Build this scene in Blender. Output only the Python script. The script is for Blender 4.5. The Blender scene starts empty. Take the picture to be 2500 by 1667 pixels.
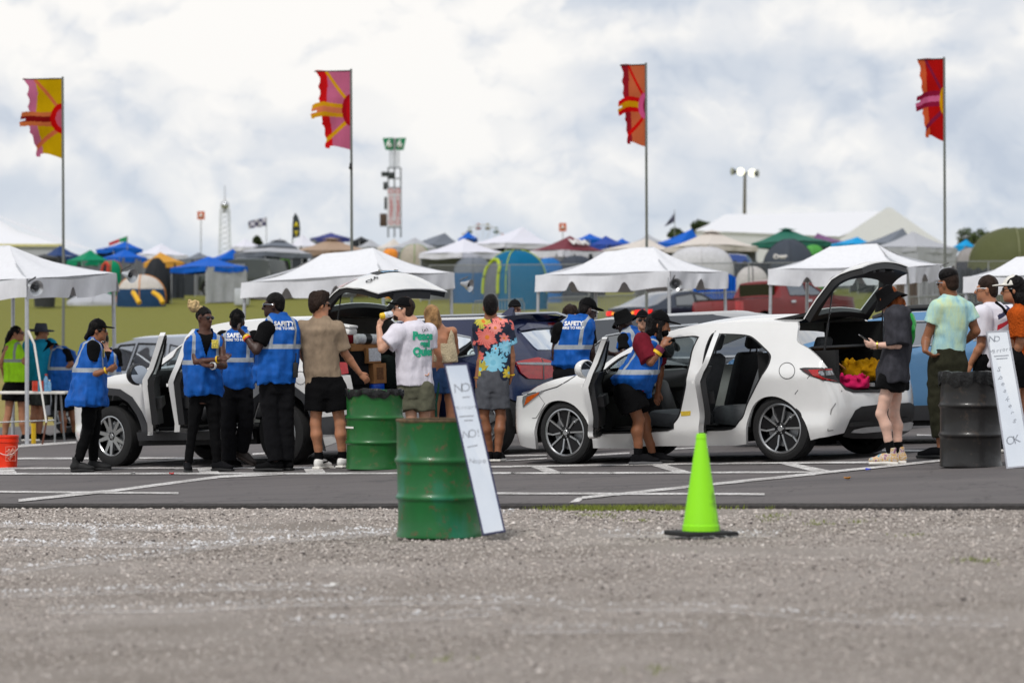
import bpy, bmesh, math, random
import numpy as np
import openvdb
from mathutils import Vector, Matrix, noise, geometry
from mathutils.bvhtree import BVHTree
random.seed(7); np.random.seed(7)
SC = bpy.context.scene
COL = SC.collection
R = math.radians
# ---- measured viewpoint: level telephoto lens, 1.28 m above the lot, photo pixels 2500 x 1667
F, CX, HY, CH, SL = 8000.0, 1250.0, 833.5, 1.28, 0.04
def sl(x):
 return SL * 40 * math.tanh(x / 40.0)
def hill(y):
 t = y - 60
 if t < 0: return 0.0
 if t < 20: return 0.0435 * t * t / 40
 if t < 84: return 0.0435 * (t - 10)
 if t < 270: return 3.22 + .028 * (t - 84)
 return 8.43 + (1 - math.exp(-(t - 270) / 60)) * 1.2
def gz(x, y):
 t = min(1, max(0, (y - 72) / 55)); t = t * t * (3 - 2 * t)
 return sl(x) * (1 - .85 * t) + hill(y)
def P(px, py, D):
 return Vector(((px - CX) * D / F, D, CH - (py - HY) * D / F))
def ground_at(px, py):
 D = CH / (((py - HY) + SL * (px - CX)) / F)
 return Vector(((px - CX) * D / F, D, SL * (px - CX) * D / F))
def G(x, y, dz=0.0):
 return Vector((x, y, gz(x, y) + dz))
C1 = (0, 680, .31888); C2 = (400, 680, .31888); C3 = (750, 680, .31888); C4 = (1150, 680, .31888)
C5 = (1550, 640, .31888); C6 = (2000, 640, .34435); C7 = (1920, 620, .21684); C8 = (790, 660, .1977)
B1 = (0, 480, .21259); B2 = (400, 480, .21259); B3 = (800, 480, .21259); B4 = (1200, 480, .21259); B5 = (1600, 480, .21259); B6 = (2000, 480, .21259)
T1 = (0, 1050, .53146); T2 = (1250, 1050, .53146)
def cp(C, x, y):
 return (C[0] + C[2] * x, C[1] + C[2] * y)
def cps(C, pts):
 return [cp(C, p[0], p[1]) for p in pts]
# ------------------------------------------------------------------ materials
def S(r, g, b):
 def f(c):
  c /= 255.0
  return c / 12.92 if c <= .04045 else ((c + .055) / 1.055) ** 2.4
 return (f(r), f(g), f(b))
MATS = {}
class NT:
 def __init__(s, nt):
  s.nt = nt; s.n = nt.nodes; s.l = nt.links
 def new(s, t, **kw):
  n = s.n.new(t)
  for k, v in kw.items():
   if k.startswith('i_'):
    n.inputs[k[2:].replace('_', ' ')].default_value = v
   else:
    setattr(n, k, v)
  return n
 def link(s, a, b):
  s.l.new(a, b)
 def math(s, op, a, b=None, clamp=False):
  n = s.n.new('ShaderNodeMath'); n.operation = op; n.use_clamp = clamp
  for i, v in enumerate((a, b)):
   if v is None: continue
   if isinstance(v, (int, float)): n.inputs[i].default_value = v
   else: s.l.new(v, n.inputs[i])
  return n.outputs[0]
 def mix(s, f, a, b):
  n = s.n.new('ShaderNodeMix'); n.data_type = 'RGBA'
  for i, v in ((0, f), (6, a), (7, b)):
   if isinstance(v, (int, float)): n.inputs[i].default_value = v
   elif isinstance(v, tuple): n.inputs[i].default_value = (*v[:3], 1)
   else: s.l.new(v, n.inputs[i])
  return n.outputs[2]
 def noise(s, vec, scale, detail=3, rough=.55):
  n = s.n.new('ShaderNodeTexNoise'); n.inputs['Scale'].default_value = scale
  n.inputs['Detail'].default_value = detail; n.inputs['Roughness'].default_value = rough
  if vec is not None: s.l.new(vec, n.inputs['Vector'])
  return n.outputs['Fac']
 def ramp(s, f, stops, interp='LINEAR'):
  n = s.n.new('ShaderNodeValToRGB'); cr = n.color_ramp; cr.interpolation = interp
  while len(cr.elements) < len(stops): cr.elements.new(.5)
  for e, (p, c) in zip(cr.elements, stops):
   e.position = p
   if isinstance(c, (int, float)): c = (c, c, c)
   e.color = (*c[:3], 1)
  s.l.new(f, n.inputs[0])
  return n.outputs[0]
 def mapv(s, vec, scale=(1, 1, 1)):
  n = s.n.new('ShaderNodeMapping'); n.inputs['Scale'].default_value = scale
  s.l.new(vec, n.inputs['Vector'])
  return n.outputs[0]
 def geom(s):
  return s.n.new('ShaderNodeNewGeometry').outputs['Position']
 def attr(s, name):
  n = s.n.new('ShaderNodeAttribute'); n.attribute_name = name
  return n
def base_mat(name):
 m = bpy.data.materials.new(name); m.use_nodes = True
 t = NT(m.node_tree)
 b = t.n['Principled BSDF']
 return m, t, b
def mat(name, col, rough=.6, metal=0, var=.12, vs=9.0, bump=0, bs=60.0, coat=0, spec=.5, dirt=0, sub=0):
 """plain surface with a little real unevenness of colour, gloss and relief"""
 if name in MATS: return MATS[name]
 m, t, b = base_mat(name)
 pos = t.geom()
 n1 = t.noise(pos, vs, 4)
 c = t.mix(t.ramp(n1, [(.3, 0), (.7, 1)]), tuple(x * (1 - var) for x in col), tuple(min(1, x * (1 + var * .6)) for x in col))
 if dirt:
  n2 = t.noise(pos, vs * .35, 6, .65)
  c = t.mix(t.math('MULTIPLY', t.ramp(n2, [(.5, 0), (.72, 1)]), dirt), c, S(96, 84, 70))
 t.link(c, b.inputs['Base Color'])
 b.inputs['Roughness'].default_value = rough; b.inputs['Metallic'].default_value = metal
 b.inputs['Coat Weight'].default_value = coat; b.inputs['Coat Roughness'].default_value = .08
 b.inputs['Specular IOR Level'].default_value = spec
 if sub:
  b.inputs['Subsurface Weight'].default_value = sub; b.inputs['Subsurface Radius'].default_value = (.02, .008, .005)
 if bump:
  bn = t.new('ShaderNodeBump'); bn.inputs['Strength'].default_value = bump; bn.inputs['Distance'].default_value = .01
  t.link(t.noise(pos, bs, 4), bn.inputs['Height']); t.link(bn.outputs[0], b.inputs['Normal'])
 MATS[name] = m
 return m
def cloth(name, col, var=.16, rough=.85, bump=.5, bs=22.0):
 if name in MATS: return MATS[name]
 m, t, b = base_mat(name)
 pos = t.mapv(t.geom(), (1, 1, .55))
 n1 = t.noise(pos, 14, 4)
 c = t.mix(t.ramp(n1, [(.3, 0), (.7, 1)]), tuple(x * (1 - var) for x in col), tuple(min(1, x * (1 + var * .5)) for x in col))
 t.link(c, b.inputs['Base Color']); b.inputs['Roughness'].default_value = rough
 b.inputs['Specular IOR Level'].default_value = .12
 bn = t.new('ShaderNodeBump'); bn.inputs['Strength'].default_value = bump; bn.inputs['Distance'].default_value = .02
 t.link(t.noise(pos, bs, 3, .5), bn.inputs['Height']); t.link(bn.outputs[0], b.inputs['Normal'])
 MATS[name] = m
 return m
def skin(name, col):
 if name in MATS: return MATS[name]
 m, t, b = base_mat(name)
 pos = t.geom()
 c = t.mix(t.ramp(t.noise(pos, 16, 4), [(.3, 0), (.7, 1)]), tuple(x * .84 for x in col), (min(1, col[0] * 1.1), col[1] * 1.02, col[2] * .98))
 t.link(c, b.inputs['Base Color']); b.inputs['Roughness'].default_value = .48
 b.inputs['Specular IOR Level'].default_value = .4
 bn = t.new('ShaderNodeBump'); bn.inputs['Strength'].default_value = .15; bn.inputs['Distance'].default_value = .01
 t.link(t.noise(pos, 70, 3), bn.inputs['Height']); t.link(bn.outputs[0], b.inputs['Normal'])
 MATS[name] = m
 return m
def glass(name, tint, op=.45, rough=.03):
 """tinted pane: see-through tint plus mirror reflection by angle"""
 if name in MATS: return MATS[name]
 m = bpy.data.materials.new(name); m.use_nodes = True
 t = NT(m.node_tree); t.n.clear()
 out = t.new('ShaderNodeOutputMaterial')
 tr = t.new('ShaderNodeBsdfTransparent'); tr.inputs[0].default_value = (*tint, 1)
 gl = t.new('ShaderNodeBsdfGlossy'); gl.inputs['Roughness'].default_value = rough; gl.inputs['Color'].default_value = (.9, .95, 1, 1)
 fr = t.new('ShaderNodeFresnel'); fr.inputs['IOR'].default_value = 1.55
 f = t.math('MULTIPLY_ADD', fr.outputs[0], 1.0); f.node.inputs[2].default_value = op * .25
 mx = t.new('ShaderNodeMixShader'); t.link(f, mx.inputs[0]); t.link(tr.outputs[0], mx.inputs[1]); t.link(gl.outputs[0], mx.inputs[2])
 t.link(mx.outputs[0], out.inputs[0])
 MATS[name] = m
 return m
def emit(name, col, st):
 if name in MATS: return MATS[name]
 m, t, b = base_mat(name)
 b.inputs['Base Color'].default_value = (*col, 1)
 b.inputs['Emission Color'].default_value = (*col, 1); b.inputs['Emission Strength'].default_value = st
 MATS[name] = m
 return m
# ------------------------------------------------------------------ objects
def tag(o, label=None, cat=None, group=None, kind=None):
 if label: o['label'] = label
 if cat: o['category'] = cat
 if group: o['group'] = group
 if kind: o['kind'] = kind
 return o
def wloc(o):
 v = Vector((0, 0, 0))
 while o is not None:
  v = v + o.location; o = o.parent
 return v
def empty(name, loc, label=None, cat=None, group=None):
 o = bpy.data.objects.new(name, None); COL.objects.link(o)
 o.location = loc; o.empty_display_size = .2
 return tag(o, label, cat, group)
def sharpen(bm, ang=.6):
 bm.normal_update()
 for f in bm.faces: f.smooth = True
 for e in bm.edges:
  if len(e.link_faces) != 2 or e.calc_face_angle(0) > ang: e.smooth = False
def obj(name, bm, mats, parent=None, origin=None, smooth=.6, flat=False):
 """world-space bmesh -> one linked mesh object (origin at `origin`, or the parent's)"""
 if smooth and not flat: sharpen(bm, smooth)
 o0 = wloc(parent) if parent is not None else Vector((0, 0, 0))
 org = Vector(origin) if origin is not None else (o0 if parent is not None else Vector((0, 0, 0)))
 bmesh.ops.translate(bm, verts=bm.verts, vec=-org)
 me = bpy.data.meshes.new(name); bm.to_mesh(me); bm.free()
 for m in (mats if isinstance(mats, (list, tuple)) else [mats]): me.materials.append(m)
 o = bpy.data.objects.new(name, me); COL.objects.link(o)
 if parent is not None: o.parent = parent
 o.location = org - o0
 return o
def mesh_np(name, v, faces, mats, parent=None, origin=None, attrs=None, smooth=True, mi=None):
 o0 = wloc(parent) if parent is not None else Vector((0, 0, 0))
 org = Vector(origin) if origin is not None else (o0 if parent is not None else Vector((0, 0, 0)))
 v = np.asarray(v, np.float32) - np.array(org, np.float32)
 faces = np.asarray(faces, np.int32)
 me = bpy.data.meshes.new(name); k = faces.shape[1]
 me.vertices.add(len(v)); me.vertices.foreach_set('co', v.ravel())
 me.loops.add(faces.size); me.loops.foreach_set('vertex_index', faces.ravel())
 me.polygons.add(len(faces)); me.polygons.foreach_set('loop_start', np.arange(0, faces.size, k, dtype=np.int32))
 me.polygons.foreach_set('use_smooth', np.full(len(faces), smooth))
 if mi is not None: me.polygons.foreach_set('material_index', np.asarray(mi, np.int32))
 me.update(calc_edges=True)
 for nm, arr in (attrs or {}).items():
  a = me.attributes.new(nm, 'FLOAT_VECTOR', 'POINT'); a.data.foreach_set('vector', np.asarray(arr, np.float32).ravel())
 for m in (mats if isinstance(mats, (list, tuple)) else [mats]): me.materials.append(m)
 o = bpy.data.objects.new(name, me); COL.objects.link(o)
 if parent is not None: o.parent = parent
 o.location = org - o0
 return o
def copy_tree(o, parent=None):
 c = o.copy(); COL.objects.link(c)
 c.parent = parent
 for ch in list(o.children): copy_tree(ch, c)
 return c
# ------------------------------------------------------------------ shapes into a bmesh
def frame(d, up=(0, 0, 1)):
 d = Vector(d).normalized(); u = Vector(up)
 if abs(d.dot(u)) > .98: u = Vector((1, 0, 0))
 x = u.cross(d).normalized(); y = d.cross(x)
 return x, y, d
def box(bm, c, sz, M=None, mi=0, bev=0):
 sx, sy, sz_ = [q / 2 for q in sz]
 vs = []
 for z in (-sz_, sz_):
  for x, y in ((-sx, -sy), (sx, -sy), (sx, sy), (-sx, sy)):
   p = Vector((x, y, z))
   if M is not None: p = M @ p
   vs.append(bm.verts.new(p + Vector(c)))
 fs = [(0, 3, 2, 1), (4, 5, 6, 7), (0, 1, 5, 4), (1, 2, 6, 5), (2, 3, 7, 6), (3, 0, 4, 7)]
 out = []
 for f in fs:
  fc = bm.faces.new([vs[i] for i in f]); fc.material_index = mi; out.append(fc)
 if bev:
  es = list({e for f in out for e in f.edges})
  bmesh.ops.bevel(bm, geom=es, offset=bev, segments=2, affect='EDGES', profile=.5)
 return out
def tube(bm, pts, r, n=8, mi=0, cap=True):
 pts = [Vector(p) for p in pts]
 rs = r if isinstance(r, (list, tuple)) else [r] * len(pts)
 rings = []
 for i, p in enumerate(pts):
  d = (pts[min(i + 1, len(pts) - 1)] - pts[max(i - 1, 0)])
  x, y, _ = frame(d)
  rings.append([bm.verts.new(p + (x * math.cos(a) + y * math.sin(a)) * rs[i]) for a in [2 * math.pi * k / n for k in range(n)]])
 for a, b in zip(rings, rings[1:]):
  for k in range(n):
   f = bm.faces.new((a[k], a[(k + 1) % n], b[(k + 1) % n], b[k])); f.material_index = mi
 if cap:
  f = bm.faces.new(rings[0][::-1]); f.material_index = mi
  f = bm.faces.new(rings[-1]); f.material_index = mi
def lathe(bm, prof, c=(0, 0, 0), n=32, M=None, mi=0, a0=0, a1=None):
 """prof: (radius, height) list, about local Z"""
 full = a1 is None
 a1 = a0 + 2 * math.pi if full else a1
 m = n if full else n + 1
 rings = []
 for r, z in prof:
  ring = []
  for k in range(m):
   a = a0 + (a1 - a0) * k / n
   p = Vector((r * math.cos(a), r * math.sin(a), z))
   if M is not None: p = M @ p
   ring.append(bm.verts.new(p + Vector(c)))
  rings.append(ring)
 for a, b in zip(rings, rings[1:]):
  for k in range(n):
   k2 = (k + 1) % m
   f = bm.faces.new((a[k], a[k2], b[k2], b[k])); f.material_index = mi
 return rings
def grid_faces(bm, rows, mi=0, flip=False, mif=None):
 vs = [[bm.verts.new(p) for p in r] for r in rows]
 for i in range(len(vs) - 1):
  for j in range(len(vs[0]) - 1):
   q = (vs[i][j], vs[i][j + 1], vs[i + 1][j + 1], vs[i + 1][j])
   try: f = bm.faces.new(q[::-1] if flip else q)
   except ValueError: continue
   f.material_index = mif(i, j) if mif else mi
 return vs
def solid(bm, th):
 """give an open sheet real thickness"""
 bmesh.ops.recalc_face_normals(bm, faces=bm.faces)
 bmesh.ops.solidify(bm, geom=list(bm.faces), thickness=th)
def catmull(pts, n=8, closed=False):
 pts = [Vector(p) for p in pts]; out = []; N = len(pts)
 for i in range(N if closed else N - 1):
  if closed: a, b, c, d = [pts[(i + k) % N] for k in (-1, 0, 1, 2)]
  else: a, b, c, d = pts[max(i - 1, 0)], pts[i], pts[i + 1], pts[min(i + 2, N - 1)]
  for k in range(n):
   t = k / n
   out.append(.5 * ((2 * b) + (c - a) * t + (2 * a - 5 * b + 4 * c - d) * t * t + (3 * b - a - 3 * c + d) * t ** 3))
 if not closed: out.append(pts[-1])
 return out
def inside(poly, x, y):
 c = False; j = len(poly) - 1
 for i in range(len(poly)):
  xi, yi = poly[i]; xj, yj = poly[j]
  if (yi > y) != (yj > y) and x < (xj - xi) * (y - yi) / (yj - yi) + xi: c = not c
  j = i
 return c
def inside_np(poly, x, y):
 c = np.zeros(len(x), bool); j = len(poly) - 1
 for i in range(len(poly)):
  xi, yi = poly[i]; xj, yj = poly[j]
  if yi != yj: c ^= ((yi > y) != (yj > y)) & (x < (xj - xi) * (y - yi) / (yj - yi) + xi)
  j = i
 return c
def resample(poly, step, closed=True):
 out = []; n = len(poly)
 for i in range(n if closed else n - 1):
  a, b = poly[i], poly[(i + 1) % n]
  L = math.hypot(b[0] - a[0], b[1] - a[1]); k = max(1, int(L / step))
  for j in range(k): out.append((a[0] + (b[0] - a[0]) * j / k, a[1] + (b[1] - a[1]) * j / k))
 if not closed: out.append(tuple(poly[-1]))
 return out
def sheet(bm, outline, mapf, holes=(), step=.07, th=.0, mi=0, mi_in=None, off=0.0):
 """flat outline (with holes) in a surface's own coordinates -> curved panel with thickness; mapf(u,v,off)->point"""
 polys = [resample([tuple(p[:2]) for p in pl], step) for pl in [outline, *holes]]
 vs, es = [], []
 for pl in polys:
  b = len(vs); vs += pl
  es += [(b + i, b + (i + 1) % len(pl)) for i in range(len(pl))]
 us = [p[0] for p in polys[0]]; ws = [p[1] for p in polys[0]]
 gu = np.arange(min(us) + step / 2, max(us), step); gw = np.arange(min(ws) + step * .5, max(ws), step)
 if len(gu) and len(gw):
  U, Wg = np.meshgrid(gu, gw, indexing='ij'); Wg = Wg + (np.arange(len(gu)) % 2)[:, None] * step * .4
  U, Wg = U.ravel(), Wg.ravel(); ok = inside_np(polys[0], U, Wg)
  for h in polys[1:]: ok &= ~inside_np(h, U, Wg)
  vs += [(float(a), float(b)) for a, b in zip(U[ok], Wg[ok])]
 v2, _, tris, *_ = geometry.delaunay_2d_cdt([Vector(v) for v in vs], es, [], 0, 1e-6)
 va = np.array([(q.x, q.y) for q in v2]); ct = va[np.array([list(t) for t in tris])].mean(1)
 ok = inside_np(polys[0], ct[:, 0], ct[:, 1])
 for h in polys[1:]: ok &= ~inside_np(h, ct[:, 0], ct[:, 1])
 keep = [t for t, k in zip(tris, ok) if k]
 used = sorted({i for t in keep for i in t})
 A = {i: bm.verts.new(mapf(v2[i].x, v2[i].y, off)) for i in used}
 cnt = {}
 for t in keep:
  try: f = bm.faces.new([A[i] for i in t])
  except ValueError: continue
  f.material_index = mi
  for a, b in ((t[0], t[1]), (t[1], t[2]), (t[2], t[0])): cnt[frozenset((a, b))] = cnt.get(frozenset((a, b)), []) + [(a, b)]
 if th:
  mi2 = mi if mi_in is None else mi_in
  Bv = {i: bm.verts.new(mapf(v2[i].x, v2[i].y, off - th)) for i in used}
  for t in keep:
   try: f = bm.faces.new([Bv[i] for i in t[::-1]]); f.material_index = mi2
   except ValueError: pass
  for e, l in cnt.items():
   if len(l) == 1:
    a, b = l[0]
    try: f = bm.faces.new((A[b], A[a], Bv[a], Bv[b])); f.material_index = mi
    except ValueError: pass
 return A
# ------------------------------------------------------------------ lettering
FONTC = {}
def text_mesh(s, size, bold=0.0, spacing=1.0, shear=0.0):
 cu = bpy.data.curves.new('lettering', 'FONT'); cu.body = s; cu.size = size
 cu.align_x = 'CENTER'; cu.align_y = 'CENTER'; cu.offset = bold; cu.space_character = spacing; cu.shear = shear
 cu.resolution_u = 3
 o = bpy.data.objects.new('lettering', cu)
 me = bpy.data.meshes.new_from_object(o)
 bm = bmesh.new(); bm.from_mesh(me)
 bmesh.ops.triangulate(bm, faces=bm.faces)
 bpy.data.objects.remove(o); bpy.data.meshes.remove(me); bpy.data.curves.remove(cu)
 return bm
def text_on(name, s, size, org, ux, uy, mt, parent, bold=0, depth=.002, bvh=None, spacing=1.0, rot=0, shear=0):
 """raised lettering: on the plane (org,ux,uy), or laid onto a surface when its bvh is given"""
 bm = text_mesh(s, size, bold, spacing, shear)
 ux, uy = Vector(ux).normalized(), Vector(uy).normalized(); nn = ux.cross(uy)
 cr, sr = math.cos(rot), math.sin(rot)
 if bvh:
  bmesh.ops.subdivide_edges(bm, edges=[e for e in bm.edges if e.calc_length() > .02], cuts=2)
  bmesh.ops.triangulate(bm, faces=bm.faces)
 for v in bm.verts:
  x, y = v.co.x * cr - v.co.y * sr, v.co.x * sr + v.co.y * cr
  p = Vector(org) + ux * x + uy * y
  if bvh:
   h = bvh.ray_cast(p + nn * .6, -nn)
   if h[0] is not None: p = h[0] + nn * .004
  v.co = p
 if not bvh:
  r = bmesh.ops.extrude_face_region(bm, geom=list(bm.faces))
  bmesh.ops.translate(bm, verts=[g for g in r['geom'] if isinstance(g, bmesh.types.BMVert)], vec=nn * depth)
 return obj(name, bm, mt, parent, flat=True)
# ------------------------------------------------------------------ rounded volumes blended into one skin
def noise3(shape, cell, seed):
 rs = np.random.RandomState(seed)
 a = rs.rand(*[int(n / c) + 3 for n, c in zip(shape, cell)]).astype(np.float32) * 2 - 1
 for ax in range(3):
  x = np.arange(shape[ax]) / cell[ax]; i = x.astype(int); f = (x - i).astype(np.float32)
  f = f * f * (3 - 2 * f)
  sh = [1, 1, 1]; sh[ax] = -1
  a = np.take(a, i, axis=ax) * (1 - f.reshape(sh)) + np.take(a, i + 1, axis=ax) * f.reshape(sh)
 return a
class Field:
 def __init__(s, lo, hi, h):
  s.h = h; s.lo = np.array(lo, float) - 4 * h
  s.n = np.ceil((np.array(hi, float) - s.lo) / h).astype(int) + 5
  s.d = np.full(s.n, .12, np.float32)
  s.ax = [(s.lo[i] + h * np.arange(s.n[i])).astype(np.float32) for i in range(3)]
 def blk(s, lo, hi):
  sl_, co = [], []
  for i in range(3):
   a = max(0, int((lo[i] - s.lo[i]) / s.h) - 1); b = min(s.n[i], int((hi[i] - s.lo[i]) / s.h) + 3)
   if b <= a: return None, None
   sl_.append(slice(a, b)); sh = [1, 1, 1]; sh[i] = -1
   co.append(s.ax[i][a:b].reshape(sh))
  return tuple(sl_), co
 def add(s, sl_, d, k):
  b = s.d[sl_]
  if k <= 0: s.d[sl_] = np.minimum(b, d); return
  t = np.clip(.5 + .5 * (b - d) / k, 0, 1)
  s.d[sl_] = b * (1 - t) + d * t - k * t * (1 - t)
 def sub(s, sl_, d, k=.004):
  s.d[sl_] = np.maximum(s.d[sl_], -d)
 def cone(s, a, b, ra, rb, k=.03, cut=False):
  a, b = np.array(a, float), np.array(b, float); m = max(ra, rb) + .05
  sl_, co = s.blk(np.minimum(a, b) - m, np.maximum(a, b) + m)
  if sl_ is None: return
  ba = b - a; L2 = max(ba @ ba, 1e-9)
  q = [c - x for c, x in zip(co, a)]
  t0 = (q[0] * ba[0] + q[1] * ba[1] + q[2] * ba[2]) / L2
  t = np.clip(t0, 0, 1)
  d = np.sqrt((q[0] - t * ba[0]) ** 2 + (q[1] - t * ba[1]) ** 2 + (q[2] - t * ba[2]) ** 2) - (ra + (rb - ra) * t)
  if cut: d = np.maximum(d, (t0 - 1) * math.sqrt(L2))
  s.add(sl_, d, k)
 def chain(s, pts, rs, k=.03, cut=False):
  for i in range(len(pts) - 1): s.cone(pts[i], pts[i + 1], rs[i], rs[i + 1], k, cut and i == len(pts) - 2)
 def ell(s, c, r, M=None, k=.02, op='add', half=None):
  """half=(axis,sign,limit): keep only that side, in local axes"""
  c = np.array(c, float); m = max(r) + .045
  sl_, co = s.blk(c - m, c + m)
  if sl_ is None: return
  q = [x - y for x, y in zip(co, c)]
  if M is not None:
   q = [q[0] * M[0][i] + q[1] * M[1][i] + q[2] * M[2][i] for i in range(3)]
  k0 = np.sqrt((q[0] / r[0]) ** 2 + (q[1] / r[1]) ** 2 + (q[2] / r[2]) ** 2)
  k1 = np.sqrt((q[0] / r[0] ** 2) ** 2 + (q[1] / r[1] ** 2) ** 2 + (q[2] / r[2] ** 2) ** 2) + 1e-6
  d = k0 * (k0 - 1) / k1
  for hf in ([half] if isinstance(half, tuple) else half or []):
   d = np.maximum(d, (hf[2] - q[hf[0]]) * hf[1])
  if op == 'add': s.add(sl_, d, k)
  else: s.sub(sl_, d)
 def boxsub(s, c, r, M, op='sub', rnd=0, k=0):
  c = np.array(c, float); m = math.sqrt(sum(x * x for x in r)) + .03
  sl_, co = s.blk(c - m, c + m)
  if sl_ is None: return
  q = [x - y for x, y in zip(co, c)]
  if M is not None: q = [q[0] * M[0][i] + q[1] * M[1][i] + q[2] * M[2][i] for i in range(3)]
  e = [np.abs(q[i]) - (r[i] - rnd) for i in range(3)]
  d = np.sqrt(sum(np.maximum(x, 0) ** 2 for x in e)) + np.minimum(np.maximum(np.maximum(e[0], e[1]), e[2]), 0) - rnd
  if op == 'sub': s.sub(sl_, d)
  else: s.add(sl_, d, k)
 def loft(s, rings, k=.03, p=2.0):
  """rings: (z, cx, cy, a, b, yaw) horizontal ovals, any order"""
  rg = sorted(rings)
  z = np.array([r[0] for r in rg]); v = np.array([r[1:] for r in rg], float)
  m = v[:, 2:4].max() + .05
  sl_, co = s.blk((v[:, 0].min() - m, v[:, 1].min() - m, z[0] - .05), (v[:, 0].max() + m, v[:, 1].max() + m, z[-1] + .05))
  if sl_ is None: return
  Z = co[2].ravel()
  cx, cy, a, b, yw = [np.interp(Z, z, v[:, i]).astype(np.float32).reshape(1, 1, -1) for i in range(5)]
  X = co[0] - cx; Y = co[1] - cy
  lx = -(X * np.cos(yw) + Y * np.sin(yw)); lf = X * np.sin(yw) - Y * np.cos(yw)
  k0 = np.sqrt((lx / a) ** 2 + (lf / b) ** 2); k1 = np.sqrt((lx / a ** 2) ** 2 + (lf / b ** 2) ** 2) + 1e-6
  d = k0 * (k0 - 1) / k1
  d = np.maximum(d, np.maximum(co[2] - z[-1], z[0] - co[2]))
  s.add(sl_, d.astype(np.float32), k)
 def rough(s, amp, cell, seed):
  s.d += amp * noise3(s.n, cell, seed)
 def mesh(s):
  g = openvdb.FloatGrid(.12)
  g.copyFromArray(np.ascontiguousarray(s.d)); g.transform = openvdb.createLinearTransform(voxelSize=s.h)
  v, q = g.convertToQuads(isovalue=0.0)
  v = np.array(v, np.float32) + s.lo.astype(np.float32); q = np.array(q, np.int32)
  if len(q):
   e = np.concatenate([q[:, [0, 1]], q[:, [1, 2]], q[:, [2, 3]], q[:, [3, 0]]])
   for _ in range(2):
    acc = np.zeros_like(v); cn = np.zeros(len(v), np.float32)
    np.add.at(acc, e[:, 0], v[e[:, 1]]); np.add.at(cn, e[:, 0], 1)
    np.add.at(acc, e[:, 1], v[e[:, 0]]); np.add.at(cn, e[:, 1], 1)
    v = v * .5 + .5 * acc / np.maximum(cn, 1)[:, None]
   a, b, c = v[q[:, 0]], v[q[:, 1]], v[q[:, 2]]
   if np.einsum('ij,ij->i', a, np.cross(b, c)).sum() + np.einsum('ij,ij->i', a, np.cross(c, v[q[:, 3]])).sum() < 0: q = q[:, ::-1]
  return v, q
def V3(p): return np.array([p[0], p[1], p[2]], float)
UP = np.array([0, 0, 1.])
def axes(yaw, pitch=0, roll=0):
 """person's right, forward, up for yaw 0 = facing the camera, 90 = facing image right"""
 y = R(yaw)
 r = np.array([-math.cos(y), -math.sin(y), 0]); f = np.array([math.sin(y), -math.cos(y), 0]); u = UP.copy()
 p = R(pitch); f, u = f * math.cos(p) - u * math.sin(p), u * math.cos(p) + f * math.sin(p)
 q = R(roll); r, u = r * math.cos(q) + u * math.sin(q), u * math.cos(q) - r * math.sin(q)
 return r, f, u
def cols(r, f, u): return np.stack([r, f, u], axis=1)
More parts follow.
